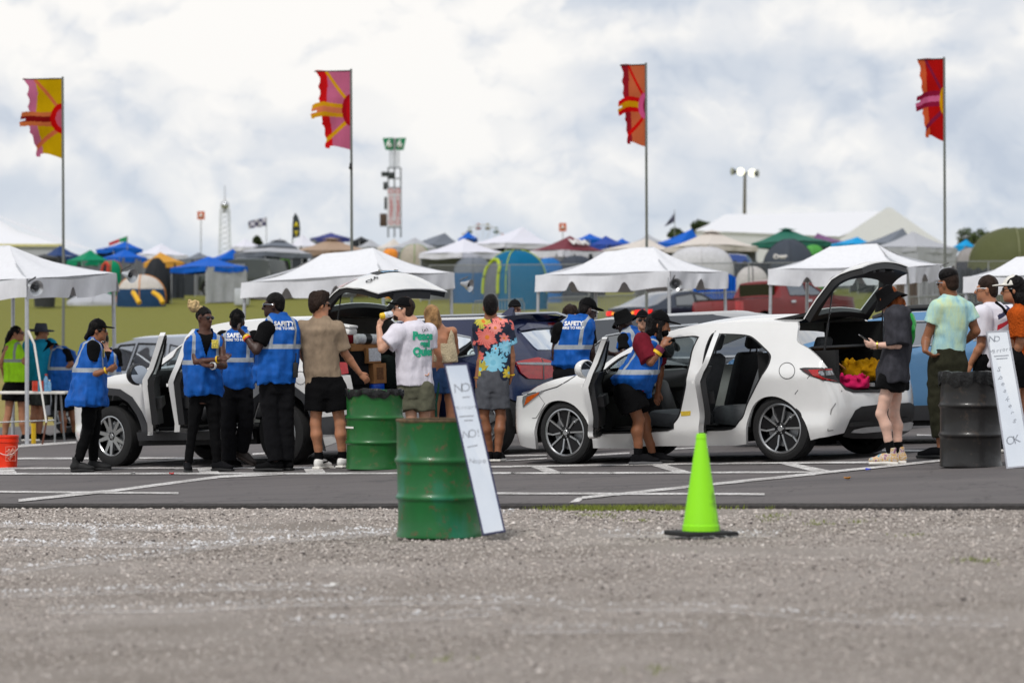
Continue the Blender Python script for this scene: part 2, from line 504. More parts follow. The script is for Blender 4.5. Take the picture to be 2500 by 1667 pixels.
class Person:
 def __init__(s, label, C, D, J, sk, yaw=0, head=None, u=1.0, h=.009, fem=False, belly=0, kr=.66, bare=0, group=None, cat='person', sole=None):
  s.C, s.D, s.yaw, s.u, s.h, s.sk, s.fem, s.belly, s.kr = C, D, yaw, u, h, sk, fem, belly, kr
  s.label, s.group, s.cat, s.bare = label, group, cat, bare
  s.seed = abs(hash(label)) % 9999 if False else sum(ord(c) * (i + 3) for i, c in enumerate(label)) % 9973
  J = {k: (s.w(*v) if isinstance(v, tuple) else V3(v)) for k, v in J.items()}
  r, f, _ = axes(yaw)
  ra = r if r[0] < 0 else -r
  if abs(r[0]) < .05: ra = np.array([0, -1., 0])
  H = J['h']
  J.setdefault('n', H - UP * .16 * u - f * .03)
  s.gz = gz(H[0], D)
  for c, sd in (('a', 1), ('b', -1)):
   o = ra * sd
   J.setdefault('s' + c, J['n'] + o * (.165 if fem else .19) * u - UP * .065 * u)
   J.setdefault('e' + c, J['s' + c] + o * .05 * u - UP * .28 * u - f * .02)
   J.setdefault('w' + c, J['e' + c] - UP * .24 * u + f * .07 * u)
   d = J['w' + c] - J['e' + c]
   J.setdefault('f' + c, J['w' + c] + d / np.linalg.norm(d) * .18 * u)
   J.setdefault('p' + c, J['n'] + o * .09 * u - UP * .56 * u)
   J.setdefault('a' + c, np.array([J['p' + c][0] + o[0] * .03, J['p' + c][1], gz(J['p' + c][0], J['p' + c][1]) + .09]))
   J.setdefault('k' + c, (J['p' + c] + J['a' + c]) / 2 + f * .02)
  s.J = J
  hy, hp, hr = (tuple(head) + (0, 0))[:3] if isinstance(head, tuple) else (yaw if head is None else head, 0, 0)
  s.H = cols(*axes(hy, hp, hr))
  foot = (J['aa'] + J['ab']) / 2
  s.org = Vector((foot[0], foot[1], gz(foot[0], foot[1])))
  s.root = None
  s.body()
 def w(s, x, y, d=0.0):
  p = P(*cp(s.C, x, y), s.D + d)
  return np.array(p, float)
 def hp(s, x, y, z): return s.J['h'] + s.H @ (np.array([x, y, z], float) * s.u)
 def field(s, pts, m, h=None):
  pts = np.array(pts)
  return Field(pts.min(0) - m, pts.max(0) + m, h or s.h)
 def body(s):
  J, u, H = s.J, s.u, s.H
  F_ = s.field(list(J.values()), .17)
  s.slim = .9 if s.bare == 2 else .86; th = .82; ca = 1 if s.bare else .8
  hp = s.hp
  E = lambda c, r, k=.02, **kw: F_.ell(hp(*c), [x * u for x in r], H, k, **kw)
  E((0, -.018, .035), (.074, .094, .09))
  E((0, .03, -.035), (.060, .066, .078), .03)
  E((0, .03, -.075), (.048, .058, .045), .03)
  E((0, .078, -.098), (.022, .018, .018), .02)
  F_.cone(hp(0, .088, .012), hp(0, .112, -.03), .010 * u, .0155 * u, .012)
  E((0, .082, .022), (.05, .016, .012), .014)
  for q in (-1, 1):
   E((q * .076, -.012, -.012), (.011, .02, .034), .006)
   E((q * .03, .088, -.005), (.016, .008, .008), .006, op='sub')
  E((0, .093, -.066), (.022, .010, .007), .004); E((0, .09, -.078), (.02, .010, .007), .003)
  F_.cone(hp(0, -.025, -.055), J['n'] + UP * .01, .056 * u * (.88 if s.fem else 1), .064 * u, .035)
  pel = (J['pa'] + J['pb']) / 2; nk = J['n']; yw = R(s.yaw)
  sw = .9 if s.fem else 1.0
  rg = []
  for t, a, b in ((-.14, .14, .10), (.02, .165, .115), (.28, .138 + s.belly, .10 + s.belly), (.6, .155 * sw, .112), (.8, .165 * sw, .105), (.92, .12 * sw, .075), (1.0, .06, .055)):
   c = pel + (nk - pel) * t
   rg.append((c[2], c[0], c[1], a * u * s.slim, b * u * s.slim, yw))
  F_.loft(rg, .04)
  g = 1 + s.belly * 2.5
  for c in 'ab':
   sh, el, wr = J['s' + c], J['e' + c], J['w' + c]
   F_.cone(nk - UP * .05, sh, .055 * u, .06 * u * sw, .04)
   F_.chain([sh, sh * .55 + el * .45, el, el * .7 + wr * .3, wr], [x * u * (.88 if s.fem else 1) * g for x in (.06, .052, .042, .043, .028)], .015)
   hpnt, kn, an = J['p' + c], J['k' + c], J['a' + c]
   back = -axes(s.yaw)[1] * .015
   F_.chain([hpnt, hpnt * .5 + kn * .5, kn, kn * .68 + an * .32 + back, kn * .3 + an * .7, an], [x * u * g * (.94 if s.fem else 1) for x in (.092 * th, .08 * th, .057 * (.96 if s.bare else .8), .058 * ca, .042 * ca, .036 * ca)], .02)
   F_.cone(an, an - UP * .05 * u, .036 * u, .04 * u, .01)
   s.hand(F_, c)
  v, q = F_.mesh()
  s.root = mesh_np('person', v, q, s.sk, None, s.org)
  tag(s.root, s.label, s.cat, s.group)
 def hand(s, F_, c, curl=None):
  u = s.u
  w, tip = s.J['w' + c], s.J['f' + c]
  d = tip - w; d = d / np.linalg.norm(d)
  r, f, _ = axes(s.yaw)
  ins = (s.J['n'] - s.J['s' + c]); ins = ins - d * (ins @ d); ins = ins / (np.linalg.norm(ins) + 1e-6)   # palm faces the body
  sd = np.cross(d, ins)
  if sd @ f < 0: sd = -sd                                               # thumb side, forward
  M = cols(sd, d, ins)
  F_.ell(w + d * .05 * u, [.038 * u, .055 * u, .016 * u], M, .012)
  cu = s.__dict__.get('curl', {}).get(c, .45)
  for i, (o, L) in enumerate(((.030, .072), (.010, .08), (-.010, .075), (-.029, .06))):
   b = w + d * .085 * u + sd * o * u
   a1, a2 = cu * (1 + .12 * i), cu * 2.1 * (1 + .1 * i)
   m = b + (d * math.cos(a1) + ins * math.sin(a1)) * L * .52 * u
   e = m + (d * math.cos(a2) + ins * math.sin(a2)) * L * .5 * u
   F_.chain([b, m, e], [.0095 * u, .0088 * u, .0075 * u], .003)
  b = w + d * .03 * u + sd * .026 * u
  m = b + (d * .7 + sd * .55 + ins * .35) * .042 * u
  F_.chain([b, m, m + (d * .9 + sd * .1 + ins * .45) * .032 * u], [.014 * u, .0105 * u, .0088 * u], .006)
 def rings(s, rl):
  out = []; y = R(s.yaw)
  for q in rl:
   xl, xr, py = q[:3]; d = q[3] if len(q) > 3 else 0
   kr = q[4] if len(q) > 4 else s.kr
   c = s.w((xl + xr) / 2, py, d); hw = (xr - xl) / 2 * s.C[2] * (s.D + d) / F
   a = hw / math.sqrt(math.cos(y) ** 2 + kr ** 2 * math.sin(y) ** 2)
   out.append((c[2], c[0], c[1], a, a * kr, y))
  return out
 def auto(s, hem=.62, w=.21, hw=.22):
  """default top garment rings, metres below the neck"""
  n = s.J['n']; pel = (s.J['pa'] + s.J['pb']) / 2; y = R(s.yaw); out = []; u = s.u
  for dz, a in ((-.005, .075), (.03, .13), (.085, w), (.3, w), (hem, hw)):
   c = n + (pel - n) * dz / .56
   out.append((n[2] - dz * u, c[0], c[1], a * u, a * .62 * u, y))
  return out
 def garment(s, name, mt, rg, sleeves=(), wr=.006, h=None, cut=None, grow=0, k=.02, extra=None, label=None):
  rg = [(z, x, y, a + grow, b + grow, w) for z, x, y, a, b, w in rg]
  pts = [(x, y, z) for z, x, y, *_ in rg]
  for c, fr, r0, r1 in sleeves: pts += [s.J['s' + c], s.J['e' + c], s.J['w' + c]]
  F_ = s.field(pts, max(r[3] for r in rg) + .04, h)
  F_.loft(rg, k)
  for c, fr, r0, r1 in sleeves:
   sh, el, wr_ = s.J['s' + c], s.J['e' + c], s.J['w' + c]
   F_.cone(s.J['n'] * .45 + sh * .55 - UP * .03, sh, r0 * .62, r0, .03)
   if fr <= 1: F_.cone(sh, sh + (el - sh) * fr, r0, r1, .02, True)
   else:
    F_.cone(sh, el, r0, (r0 + r1) / 2, .02); F_.cone(el, el + (wr_ - el) * (fr - 1), (r0 + r1) / 2, r1, .015, True)
  if extra: extra(F_)
  if wr:
   hc = F_.h / .009
   F_.rough(wr, (5 / hc, 5 / hc, 16 / hc), s.seed + len(name)); F_.rough(wr * .8, (11 / hc, 11 / hc, 7 / hc), s.seed + 5); F_.rough(wr * 1.1, (8 / hc, 8 / hc, 45 / hc), s.seed + 9); F_.d -= wr * .9
  v, q = F_.mesh()
  gp = s.gp(v, rg)
  if cut is not None:
   dead = cut(gp)
   q = q[~dead[q].all(axis=1)]
  o = mesh_np(name, v, q, mt, s.root, attrs={'gp': gp})
  o.location = (0, 0, 0); s.last_v, s.last_q, s.last_rg = v, q, sorted(rg)
  if label: o['label'] = label
  return o
 def gp(s, v, rg):
  rg = sorted(rg); z = np.array([r[0] for r in rg]); Z = v[:, 2]
  cx, cy, yw = [np.interp(Z, z, [r[i] for r in rg]) for i in (1, 2, 5)]
  X, Y = v[:, 0] - cx, v[:, 1] - cy
  return np.stack([-(X * np.cos(yw) + Y * np.sin(yw)), X * np.sin(yw) - Y * np.cos(yw), z[-1] - Z], axis=1)
 def print_on(s, parent, txt, size, mt, drop, front=False, bold=.0, dx=0, rot=0, turn=0, shear=0):
  """lettering laid on the last garment, `drop` metres below its top"""
  rg = s.last_rg; z = rg[-1][0] - drop
  cx = np.interp(z, [r[0] for r in rg], [r[1] for r in rg]); cy = np.interp(z, [r[0] for r in rg], [r[2] for r in rg])
  r, f, _ = axes(s.yaw + turn)
  ux, n = (-r, f) if front else (r, -f)
  bv = BVHTree.FromPolygons([tuple(p) for p in s.last_v], [tuple(p) for p in s.last_q])
  o = text_on('lettering', txt, size, Vector((cx, cy, z)) + Vector(ux) * dx, ux, UP, mt, parent, bold, bvh=bv, rot=rot, shear=shear)
  return o
 def legs(s, name, mt, to=1.0, rs=(.098, .085, .07, .066), which='ab', waist=.13, wr=.006, hips=.165, pel=True):
  """trousers (to=2) or shorts (to<1: part of the thigh)"""
  J, u = s.J, s.u
  pts = [J[x + c] for c in which for x in 'pka'] + [(J['pa'] + J['pb']) / 2 + UP * .2]
  F_ = s.field(pts, .24)
  pc = (J['pa'] + J['pb']) / 2; y = R(s.yaw); n = J['n']
  up = (n - pc) / np.linalg.norm(n - pc)
  if pel:
   F_.loft([((pc + up * t * u)[2], (pc + up * t)[0], (pc + up * t)[1], a * u, a * u * s.kr * 1.08, y) for t, a in ((-.09, hips * .9), (0, hips), (waist, hips * .92))], .03)
  for c in which:
   a, b, d = J['p' + c], J['k' + c], J['a' + c]
   if to <= 1: F_.cone(a, a + (b - a) * to, rs[0] * u, rs[1] * u, .02, True)
   else:
    e = b + (d - b) * (to - 1)
    F_.chain([a, a * .5 + b * .5, b, b * .5 + e * .5, e], [x * u for x in (rs[0], rs[1], rs[2], (rs[2] + rs[3]) / 2, rs[3])], .02, True)
  if wr:
   F_.rough(wr, (6, 6, 5), s.seed + 11); F_.rough(wr * .7, (10, 10, 20), s.seed + 12); F_.rough(wr, (7, 7, 60), s.seed + 15); F_.d -= wr * .8
  v, q = F_.mesh()
  return mesh_np(name, v, q, mt, s.root)
 def shoe(s, c, yaw, mt, sole=None, pitch=0, hi=.0, L=.285, lift=0, name='shoe', socks=None):
  u = s.u; an = s.J['a' + c]
  r, f, up = axes(yaw, pitch); M = cols(r, f, up)
  base = an - up * .085 * u
  if pitch == 0 and not lift: base[2] = gz(an[0], an[1]) + .002
  pt = lambda x, y, z: base + M @ np.array([x, y, z])
  F_ = Field(base - .26, base + .28, .0065)
  F_.boxsub(pt(0, .075 * u, .014), [.046 * u, L * .5 * u, .014], M, 'add', .012)
  F_.ell(pt(0, .075 * u, .022), [.049 * u, L * .505 * u, .02], M, .012)
  v, q = F_.mesh()
  F2 = Field(base - .26, base + .28, .0065)
  F2.ell(pt(0, .135 * u, .045), [.045 * u, .085 * u, .034], M, .02, half=(2, 1, -.022))
  F2.ell(pt(0, .06 * u, .058), [.042 * u, .09 * u, .052], M, .02, half=(2, 1, -.035))
  F2.ell(pt(0, -.015 * u, .06), [.042 * u, .062 * u, .055], M, .02, half=(2, 1, -.035))
  F2.cone(pt(0, -.005, .07), pt(0, -.005, .10 + hi), .044 * u, .046 * u, .02, True)
  v2, q2 = F2.mesh()
  o = mesh_np(name, v2, q2, mt, s.root)
  mesh_np('sole', v, q, sole or mt, o)
  if socks:
   F3 = Field(an - .14, an + .2, .008)
   F3.cone(an - up * .03, an + (s.J['k' + c] - an) * (.2 + hi), .043 * u, .044 * u, .01, True)
   v3, q3 = F3.mesh(); mesh_np('sock', v3, q3, socks, s.root)
  return o
 def hfield(s, m=.3, h=.0075):
  return Field(s.J['h'] - m, s.J['h'] + m, h)
 def hair(s, mt, style='short', extra=None, rough=.007, fade=None, name='hair'):
  F_ = s.hfield(); H, u = s.H, s.u
  E = lambda c, r, k=.02, **kw: F_.ell(s.hp(*c), [x * u for x in r], H, k, **kw)
  if style == 'short':
   E((0, -.02, .04), (.083, .104, .102)); E((0, -.055, -.02), (.07, .062, .075))
  elif style == 'crop':
   E((0, -.022, .038), (.077, .098, .094)); E((0, -.055, -.02), (.066, .056, .06))
  elif style == 'quiff':
   E((0, -.02, .045), (.086, .107, .104)); E((0, .05, .105), (.06, .05, .04)); E((0, -.05, -.02), (.075, .066, .07))
  elif style == 'flat':
   E((0, -.01, .09), (.085, .1, .06)); E((0, -.01, .06), (.079, .096, .05))
  elif style == 'bob':
   E((0, -.02, .035), (.09, .11, .108)); E((0, -.04, -.05), (.098, .095, .105)); E((0, -.045, -.1), (.085, .08, .05))
  elif style == 'long':
   E((0, -.02, .038), (.085, .106, .1)); E((0, -.06, -.08), (.08, .06, .15), .04)
  elif style == 'tied':
   E((0, -.022, .036), (.079, .1, .096))
  if style != 'flat':
   F_.boxsub(s.hp(0, .13, -.06), [.2 * u, .075 * u, .105 * u], H)           # the face stays bare
   if style in ('short', 'crop', 'quiff', 'tied'): F_.boxsub(s.hp(0, .03, -.12), [.2 * u, .06 * u, .09 * u], H)
  if extra: extra(F_, s)
  F_.rough(rough, (3, 3, 14), s.seed + 3); F_.rough(rough * .8, (7, 7, 9), s.seed + 4)
  v, q = F_.mesh()
  return mesh_np(name, v, q, mt, s.root)
 def cap(s, mt, up=0, name='cap', brim=1.0, back=False):
  F_ = s.hfield(.3, .0065); H, u = s.H, s.u
  F_.ell(s.hp(0, -.012, .035), [.088 * u, .108 * u, .108 * u], H, .01, half=(2, 1, .005 * u))
  F_.ell(s.hp(0, .115, .052 + up), [.072 * u, .085 * u * brim, .011 * u], H, .012)
  F_.ell(s.hp(0, -.012, .145), [.012 * u, .012 * u, .008 * u], H, .004)
  if back: F_.ell(s.hp(0, -.12, .05), [.04 * u, .05 * u, .03 * u], H, .004, op='sub')
  v, q = F_.mesh()
  return mesh_np(name, v, q, mt, s.root)
 def bucket(s, mt, R0=.165, drop=.045, name='bucket_hat', H0=.14):
  bm = bmesh.new()
  pr = [(.002, H0), (.06, H0 + .003), (.082, H0 - .006), (.09, H0 - .03), (.1, .055), (.104, .045), (R0 * .85, .045 - drop * .6), (R0, .045 - drop), (R0 - .003, .04 - drop), (.1, .036), (.09, .03)]
  rg = lathe(bm, pr, n=40)
  rs = np.random.RandomState(s.seed)
  ph = rs.rand(3) * 6
  for i, ring in enumerate(rg):
   for v in ring:
    a = math.atan2(v.co.y, v.co.x)
    wv = (math.sin(2 * a + ph[0]) * .012 + math.sin(3 * a + ph[1]) * .008) * (1 if 6 <= i <= 8 else .2)
    q = s.hp(v.co.x * .95, v.co.y * 1.06 - .01, v.co.z + wv)
    v.co = q
  return obj(name, bm, mt, s.root)
 def shades(s, mt, lens=None, name='sunglasses'):
  bm = bmesh.new(); Hm = Matrix([list(x) for x in s.H])
  for q in (-1, 1):
   bmesh.ops.create_uvsphere(bm, u_segments=12, v_segments=8, radius=1, matrix=Matrix.Translation(Vector(s.hp(q * .034, .094, .004))) @ Hm.to_4x4() @ Matrix.Diagonal((.030 * s.u, .008, .022 * s.u, 1)))
   tube(bm, [s.hp(q * .062, .085, .010), s.hp(q * .08, .05, .011), s.hp(q * .081, -.012, .006)], .0045, 6)
  tube(bm, [s.hp(-.03, .101, .012), s.hp(.03, .101, .012)], .004, 6)
  return obj(name, bm, mt, s.root)
 def band(s, name, mt, c, t, r=.036, w=.018, a='e', b='w'):
  """bracelet round a limb at fraction t"""
  p, q = s.J[a + c], s.J[b + c]
  m = p + (q - p) * t; d = Vector(q - p).normalized(); x, y, z = frame(d)
  bm = bmesh.new()
  M = Matrix((x, y, z)).transposed()
  lathe(bm, [(r, -w / 2), (r + .004, -w / 2), (r + .004, w / 2), (r, w / 2)], Vector(m), 20, M)
  return obj(name, bm, mt, s.root)
SKD = skin('skin_dark', S(84, 54, 42)); SKM = skin('skin_brown', S(142, 94, 66)); SKL = skin('skin_light', S(205, 158, 132)); SKP = skin('skin_pale', S(222, 184, 166)); SKT = skin('skin_tan', S(176, 124, 94)); SKX = skin('skin_deep', S(58, 38, 32))
BLK = cloth('black_cotton', S(9, 9, 11)); BLK2 = cloth('washed_black', S(17, 17, 20)); BRN = cloth('brown_hair', S(46, 34, 28), .35, .5, .8, 60)
BHAIR = cloth('black_hair', S(20, 17, 17), .4, .45, .8, 70); BLEACH = cloth('blond_rope_hair', S(205, 178, 130), .3, .7, .8, 70)
BLOND = cloth('streaked_blond_hair', S(168, 130, 88), .6, .45, .9, 60); RED = cloth('red_hair', S(140, 74, 36), .4, .5, .8, 70)
SHADE = mat('dark_lens', S(14, 14, 16), .12, 0, .1, coat=.6); SOLEB = mat('black_rubber', S(18, 18, 19), .7); WSOLE = mat('white_rubber', S(225, 222, 215), .55)
WHT_T = mat('white_print', S(240, 240, 240), .7); STEEL = mat('galvanised', S(150, 152, 154), .45, .6)
YEL = mat('yellow_plastic', S(235, 190, 20), .5)
def vest_mat(name, col, band=S(165, 172, 180), V=True):
 m, t, b = base_mat(name)
 a = t.attr('gp'); sp = t.new('ShaderNodeSeparateXYZ'); t.link(a.outputs['Vector'], sp.inputs[0])
 x, y, z = sp.outputs
 ax = t.math('ABSOLUTE', x)
 def rng(v, lo, hi): return t.math('MULTIPLY', t.math('GREATER_THAN', v, lo), t.math('LESS_THAN', v, hi))
 hor = rng(z, .315, .365)
 ver = t.math('MULTIPLY', rng(ax, .115, .152), t.math('LESS_THAN', z, .33))
 msk = t.math('MAXIMUM', hor, ver)
 pos = t.mapv(t.geom(), (1, 1, .5))
 n = t.noise(pos, 13, 4)
 c = t.mix(t.ramp(n, [(.32, 0), (.7, 1)]), tuple(q * .78 for q in col), tuple(min(1, q * 1.12) for q in col))
 c = t.mix(msk, c, t.mix(n, tuple(q * .8 for q in band), band))
 t.link(c, b.inputs['Base Color'])
 b.inputs['Roughness'].default_value = .7; b.inputs['Specular IOR Level'].default_value = .3
 bn = t.new('ShaderNodeBump'); bn.inputs['Strength'].default_value = .55; bn.inputs['Distance'].default_value = .02
 t.link(t.noise(pos, 16, 3), bn.inputs['Height']); t.link(bn.outputs[0], b.inputs['Normal'])
 return m
VEST = vest_mat('blue_safety_vest', S(5, 86, 172)); HIVIS = vest_mat('lime_safety_vest', S(160, 222, 20), S(150, 155, 150))
CYAN = cloth('cyan_cloth', S(30, 150, 190))
VCUT = lambda g: (g[:, 1] > 0) & (np.abs(g[:, 0]) < (.26 - g[:, 2]) * .42)
GROUPV = 'stewards in blue vests'
def safety(p, o, drop=.10, turn=0, dx=0):
 p.print_on(o, 'SAFETY', .066, WHT_T, drop, bold=.0028, turn=turn, dx=dx)
 p.print_on(o, 'HERE TO HELP', .040, WHT_T, drop + .048, bold=.0014, turn=turn, dx=dx)
def gD(C, x, y): return ground_at(*cp(C, x, y))[1]
# ------------------------------------------------------------------ the people
def steward(p, rg, sl=.55, text=False, drop=.1, cut=None, turn=0, dx=0, tee=BLK, sides='ab', vest=VEST):
 """black tee under a loose safety vest"""
 tr = [(z, x, y, a * .86, b * .86, w) for z, x, y, a, b, w in rg]
 p.garment('t_shirt', tee, tr, [(c, sl, .078 * p.u, .07 * p.u) for c in sides], grow=.0)
 v = p.garment('safety_vest', vest, rg, wr=.016, cut=cut, grow=.010)
 if text: safety(p, v, drop, turn, dx)
 return v
def folks():
 D = gD(C1, 640, 1478)
 p = Person('person in black cap and blue vest facing right beside front wheel of white car', C1, D, dict(
  h=(752, 398), n=(722, 478), sa=(712, 528, -.16), ea=(702, 740, -.22), wa=(822, 700, -.24), fa=(892, 676, -.2),
  sb=(735, 528, .16), eb=(760, 700, .2), wb=(830, 690, .1), fb=(885, 668, .06),
  pa=(690, 935, -.08), pb=(715, 935, .08), ka=(668, 1180, -.08), aa=(585, 1425, -.1), kb=(722, 1180, .08), ab=(715, 1422, .1)), SKM, yaw=96, head=(92, 6), u=.95, fem=True, group=GROUPV)
 rg = p.rings([(690, 760, 470), (640, 775, 500), (600, 800, 620), (575, 805, 740), (545, 806, 850), (512, 806, 930), (516, 804, 958)])
 v = steward(p, rg, .5, cut=VCUT)
 p.print_on(v, 'SAFETY', .06, WHT_T, .1, bold=.0026, turn=-30); p.print_on(v, 'HERE TO HELP', .036, WHT_T, .145, bold=.001, turn=-30)
 p.legs('trousers', BLK, 1.85, (.095, .085, .062, .052))
 for c in 'ab': p.shoe(c, 92, SOLEB, hi=.07, name='boot')
 p.hair(BHAIR, 'short', lambda F_, s: F_.cone(s.hp(0, -.1, -.02), s.hp(0, -.13, -.1), .03, .025)); p.cap(BLK); p.shades(SHADE)
 p.band('bracelet', YEL, 'a', .9); badge(p, .15, .09, S(225, 205, 90))
 tag(p.root, group=None)
 D = gD(C2, 330, 1478)
 p = Person('person with blond rope-like top bun and sunglasses standing with arms crossed', C2, D, dict(
  h=(312, 302), n=(312, 402), sa=(205, 478, -.03), ea=(248, 640, -.14), wa=(425, 618, -.24), fa=(490, 600, -.18),
  sb=(428, 470, .03), eb=(462, 668, -.1), wb=(372, 668, -.26), fb=(245, 662, -.24),
  pa=(268, 890), pb=(372, 890), ka=(222, 1140), kb=(388, 1140), aa=(182, 1425), ab=(408, 1425)), SKD, yaw=16, head=(48, 2), u=.95, fem=True, group=GROUPV)
 rg = p.rings([(265, 355, 402), (215, 418, 440), (178, 440, 480), (170, 438, 600), (168, 436, 740), (176, 438, 840), (182, 436, 880)])
 steward(p, rg, .1, sides='', cut=lambda g: (g[:, 1] > 0) & (np.abs(g[:, 0] + .0) < (.3 - g[:, 2]) * .32))
 p.legs('trousers', BLK, 1.92, (.092, .078, .058, .046), hips=.15)
 p.shoe('a', 10, BLK2, SOLEB); p.shoe('b', 62, BLK2, SOLEB)
 def bun(F_, s):
  c = s.w(228, 205)
  F_.ell(c, [.068, .06, .062], None, .01)
  F_.cone(c - UP * .03, s.hp(0, -.03, .1), .05, .04, .02)
 p.hair(BHAIR, 'tied')
 F_ = Field(p.w(228, 205) - .16, p.w(228, 205) + .16, .006); c = p.w(228, 208)
 for i in range(15):
  a = i * 2.4; t = i / 14 * .9 - .4
  F_.cone(c + np.array([math.cos(a) * .05, math.sin(a) * .05, t * .08]), c + np.array([math.cos(a + 1.6) * .052, math.sin(a + 1.6) * .052, t * .08 + .014]), .018, .018, .006)
 F_.ell(c, [.055, .055, .055], None, .01); F_.cone(c - UP * .03, p.hp(0, -.02, .1), .045, .03, .02)
 F_.cone(c - UP * .04, p.hp(-.02, .05, .07), .014, .006, .01)
 v, q = F_.mesh(); mesh_np('hair_bun', v, q, BLEACH, p.root)
 p.shades(SHADE); p.band('bracelet', YEL, 'a', .92); p.band('wrist_watch', mat('white_plastic', S(230, 230, 228), .4), 'b', .96, w=.03)
 badge(p, .14, -.09, S(222, 205, 110)); tag(p.root, group=None)
 D = gD(C2, 500, 1452)
 p = Person('person in black cap seen from behind stepping with one heel raised', C2, D, dict(
  h=(562, 330), n=(566, 392), sa=(452, 452), ea=(438, 590, .1), wa=(470, 690, .3), sb=(690, 455), eb=(712, 590, .1), wb=(700, 660, .22), fb=(690, 720, .3),
  pa=(512, 850), pb=(612, 850), ka=(492, 1130), aa=(498, 1405), kb=(632, 1120, .02), ab=(590, 1318, .12)), SKD, yaw=182, head=(176, 0), group=GROUPV)
 rg = p.rings([(520, 615, 388), (452, 672, 425), (432, 690, 470), (436, 672, 600), (436, 676, 720), (438, 682, 790), (470, 680, 828)])
 steward(p, rg, .6, text=True, drop=.07)
 p.legs('trousers', BLK2, 1.95, (.1, .092, .078, .08))
 p.shoe('a', 150, BLK, SOLEB); p.shoe('b', 75, mat('brown_leather', S(52, 44, 40), .6), mat('dark_gum', S(70, 60, 54), .7), pitch=26)
 p.hair(BHAIR, 'crop'); p.cap(BLK, back=True); tag(p.root, group=None)
 D = gD(C2, 850, 1476)
 p = Person('tall bald-cropped person in blue vest with forearm raised to chin height', C2, D, dict(
  h=(840, 205), n=(868, 288), sa=(792, 382, -.12), ea=(708, 552, -.2), wa=(622, 438, -.12), fa=(560, 372, -.1),
  sb=(972, 370, .1), eb=(985, 560, .18), wb=(900, 600, .3),
  pa=(808, 810), pb=(922, 810, .04), ka=(822, 1110), aa=(860, 1405), kb=(930, 1110, .05), ab=(945, 1400, .08)), SKX, yaw=204, head=(262, 2), u=1.06, group=GROUPV)
 rg = p.rings([(825, 925, 275), (785, 985, 318), (765, 1018, 390), (728, 1022, 520), (712, 1018, 640), (705, 1008, 730), (712, 985, 790)])
 steward(p, rg, .68, text=True, drop=.10, turn=-8, dx=.02)
 p.legs('trousers', BLK2, 1.95, (.102, .092, .078, .075), hips=.17)
 p.shoe('a', 262, BLK, SOLEB, L=.31); p.shoe('b', 235, BLK, SOLEB)
 p.hair(BHAIR, 'crop', rough=.001)
 p.shades(mat('mirror_lens', S(190, 200, 210), .12, .9)); p.band('bracelet', YEL, 'a', .9, .038, .03); p.band('wristband', mat('red_plastic', S(190, 40, 30), .5), 'a', .8, .041)
 bm = bmesh.new(); box(bm, p.w(1008, 700, -.05), (.05, .06, .16), bev=.01); tube(bm, [p.w(1003, 655, -.05), p.w(1012, 570, -.05)], .008)
 o = obj('two_way_radio', bm, SOLEB); o.location = (0, 0, 0); tag(o, 'black two-way radio clipped on hip of tall person in blue vest', 'radio')
 tag(p.root, group=None)
 D = gD(C2, 1260, 1456)
 p = Person('person in tan button shirt and black shorts seen from behind by open hatch', C2, D, dict(
  h=(1192, 200), n=(1200, 292), sa=(1070, 388), ea=(1048, 550, .05), wa=(1085, 640, .25), sb=(1318, 392), eb=(1385, 572, .06), wb=(1498, 722, .12), fb=(1562, 782, .14),
  pa=(1178, 850), pb=(1304, 850), ka=(1162, 1110, -.02), aa=(1190, 1378), kb=(1350, 1110, -.02), ab=(1368, 1372)), SKT, bare=1, yaw=170, head=(122, 4), u=1.06)
 rg = p.rings([(1140, 1262, 292), (1085, 1305, 340), (1045, 1345, 392), (1055, 1330, 520), (1075, 1335, 660), (1088, 1350, 790), (1090, 1352, 828)])
 p.garment('shirt', cloth('tan_linen', S(146, 128, 108), .2), rg, [('a', .78, .088, .08), ('b', .82, .09, .085)], wr=.008)
 p.legs('shorts', BLK, .62, (.125, .118), hips=.19, wr=.005)
 for c in 'ab': p.shoe(c, 152 if c == 'a' else 150, mat('white_leather', S(228, 226, 222), .5), WSOLE, socks=BLK, L=.3); 
 for c in 'ab':
  a = p.J['a' + c]; r, f, _ = axes(150)
  bm = bmesh.new(); tube(bm, [a - UP * .04 + f * .0 - r * -.05, a - UP * .03 + f * .08 + r * .052], .009, 6); obj('shoe_stripe', bm, BLK, p.root)
 p.hair(BRN, 'quiff', rough=.012); p.shades(SHADE)
 D = 35.4
 p = Person('person in white print t-shirt and black cap drinking from a can', C3, D, dict(
  h=(735, 238), n=(800, 330), sa=(700, 418, -.12), ea=(572, 540, -.2), wa=(548, 372, -.12), fa=(592, 262, -.1),
  sb=(925, 410, .12), eb=(940, 590, .12), wb=(925, 690, .02), pa=(782, 850), pb=(882, 850), ka=(800, 1110, -.04), kb=(905, 1110), aa=(800, 1385), ab=(915, 1385)), SKL, bare=1, yaw=214, head=(268, -8), u=1.02)
 p.curl = {'a': .9}
 rg = p.rings([(770, 868, 320), (700, 930, 362), (672, 952, 420), (678, 948, 540), (688, 945, 680), (692, 958, 780), (692, 962, 815)])
 o = p.garment('t_shirt', cloth('white_cotton', S(222, 218, 228), .1), rg, [('a', .7, .1, .098), ('b', .7, .092, .085)], wr=.007)
 GRN = mat('green_print', S(40, 178, 138), .7)
 for t_, dz, sz, dx in (('Peace', .17, .115, -.005), ('and', .255, .09, .02), ('Quiet', .34, .115, .0)):
  p.print_on(o, t_, sz, GRN, dz, bold=.008, dx=dx + .055, turn=-4)
 p.print_on(o, 'Let’s', .05, BLK, .105, bold=.0, dx=.07, rot=.15)
 p.legs('shorts', cloth('olive_cotton', S(98, 98, 82)), .62, (.12, .118), hips=.185)
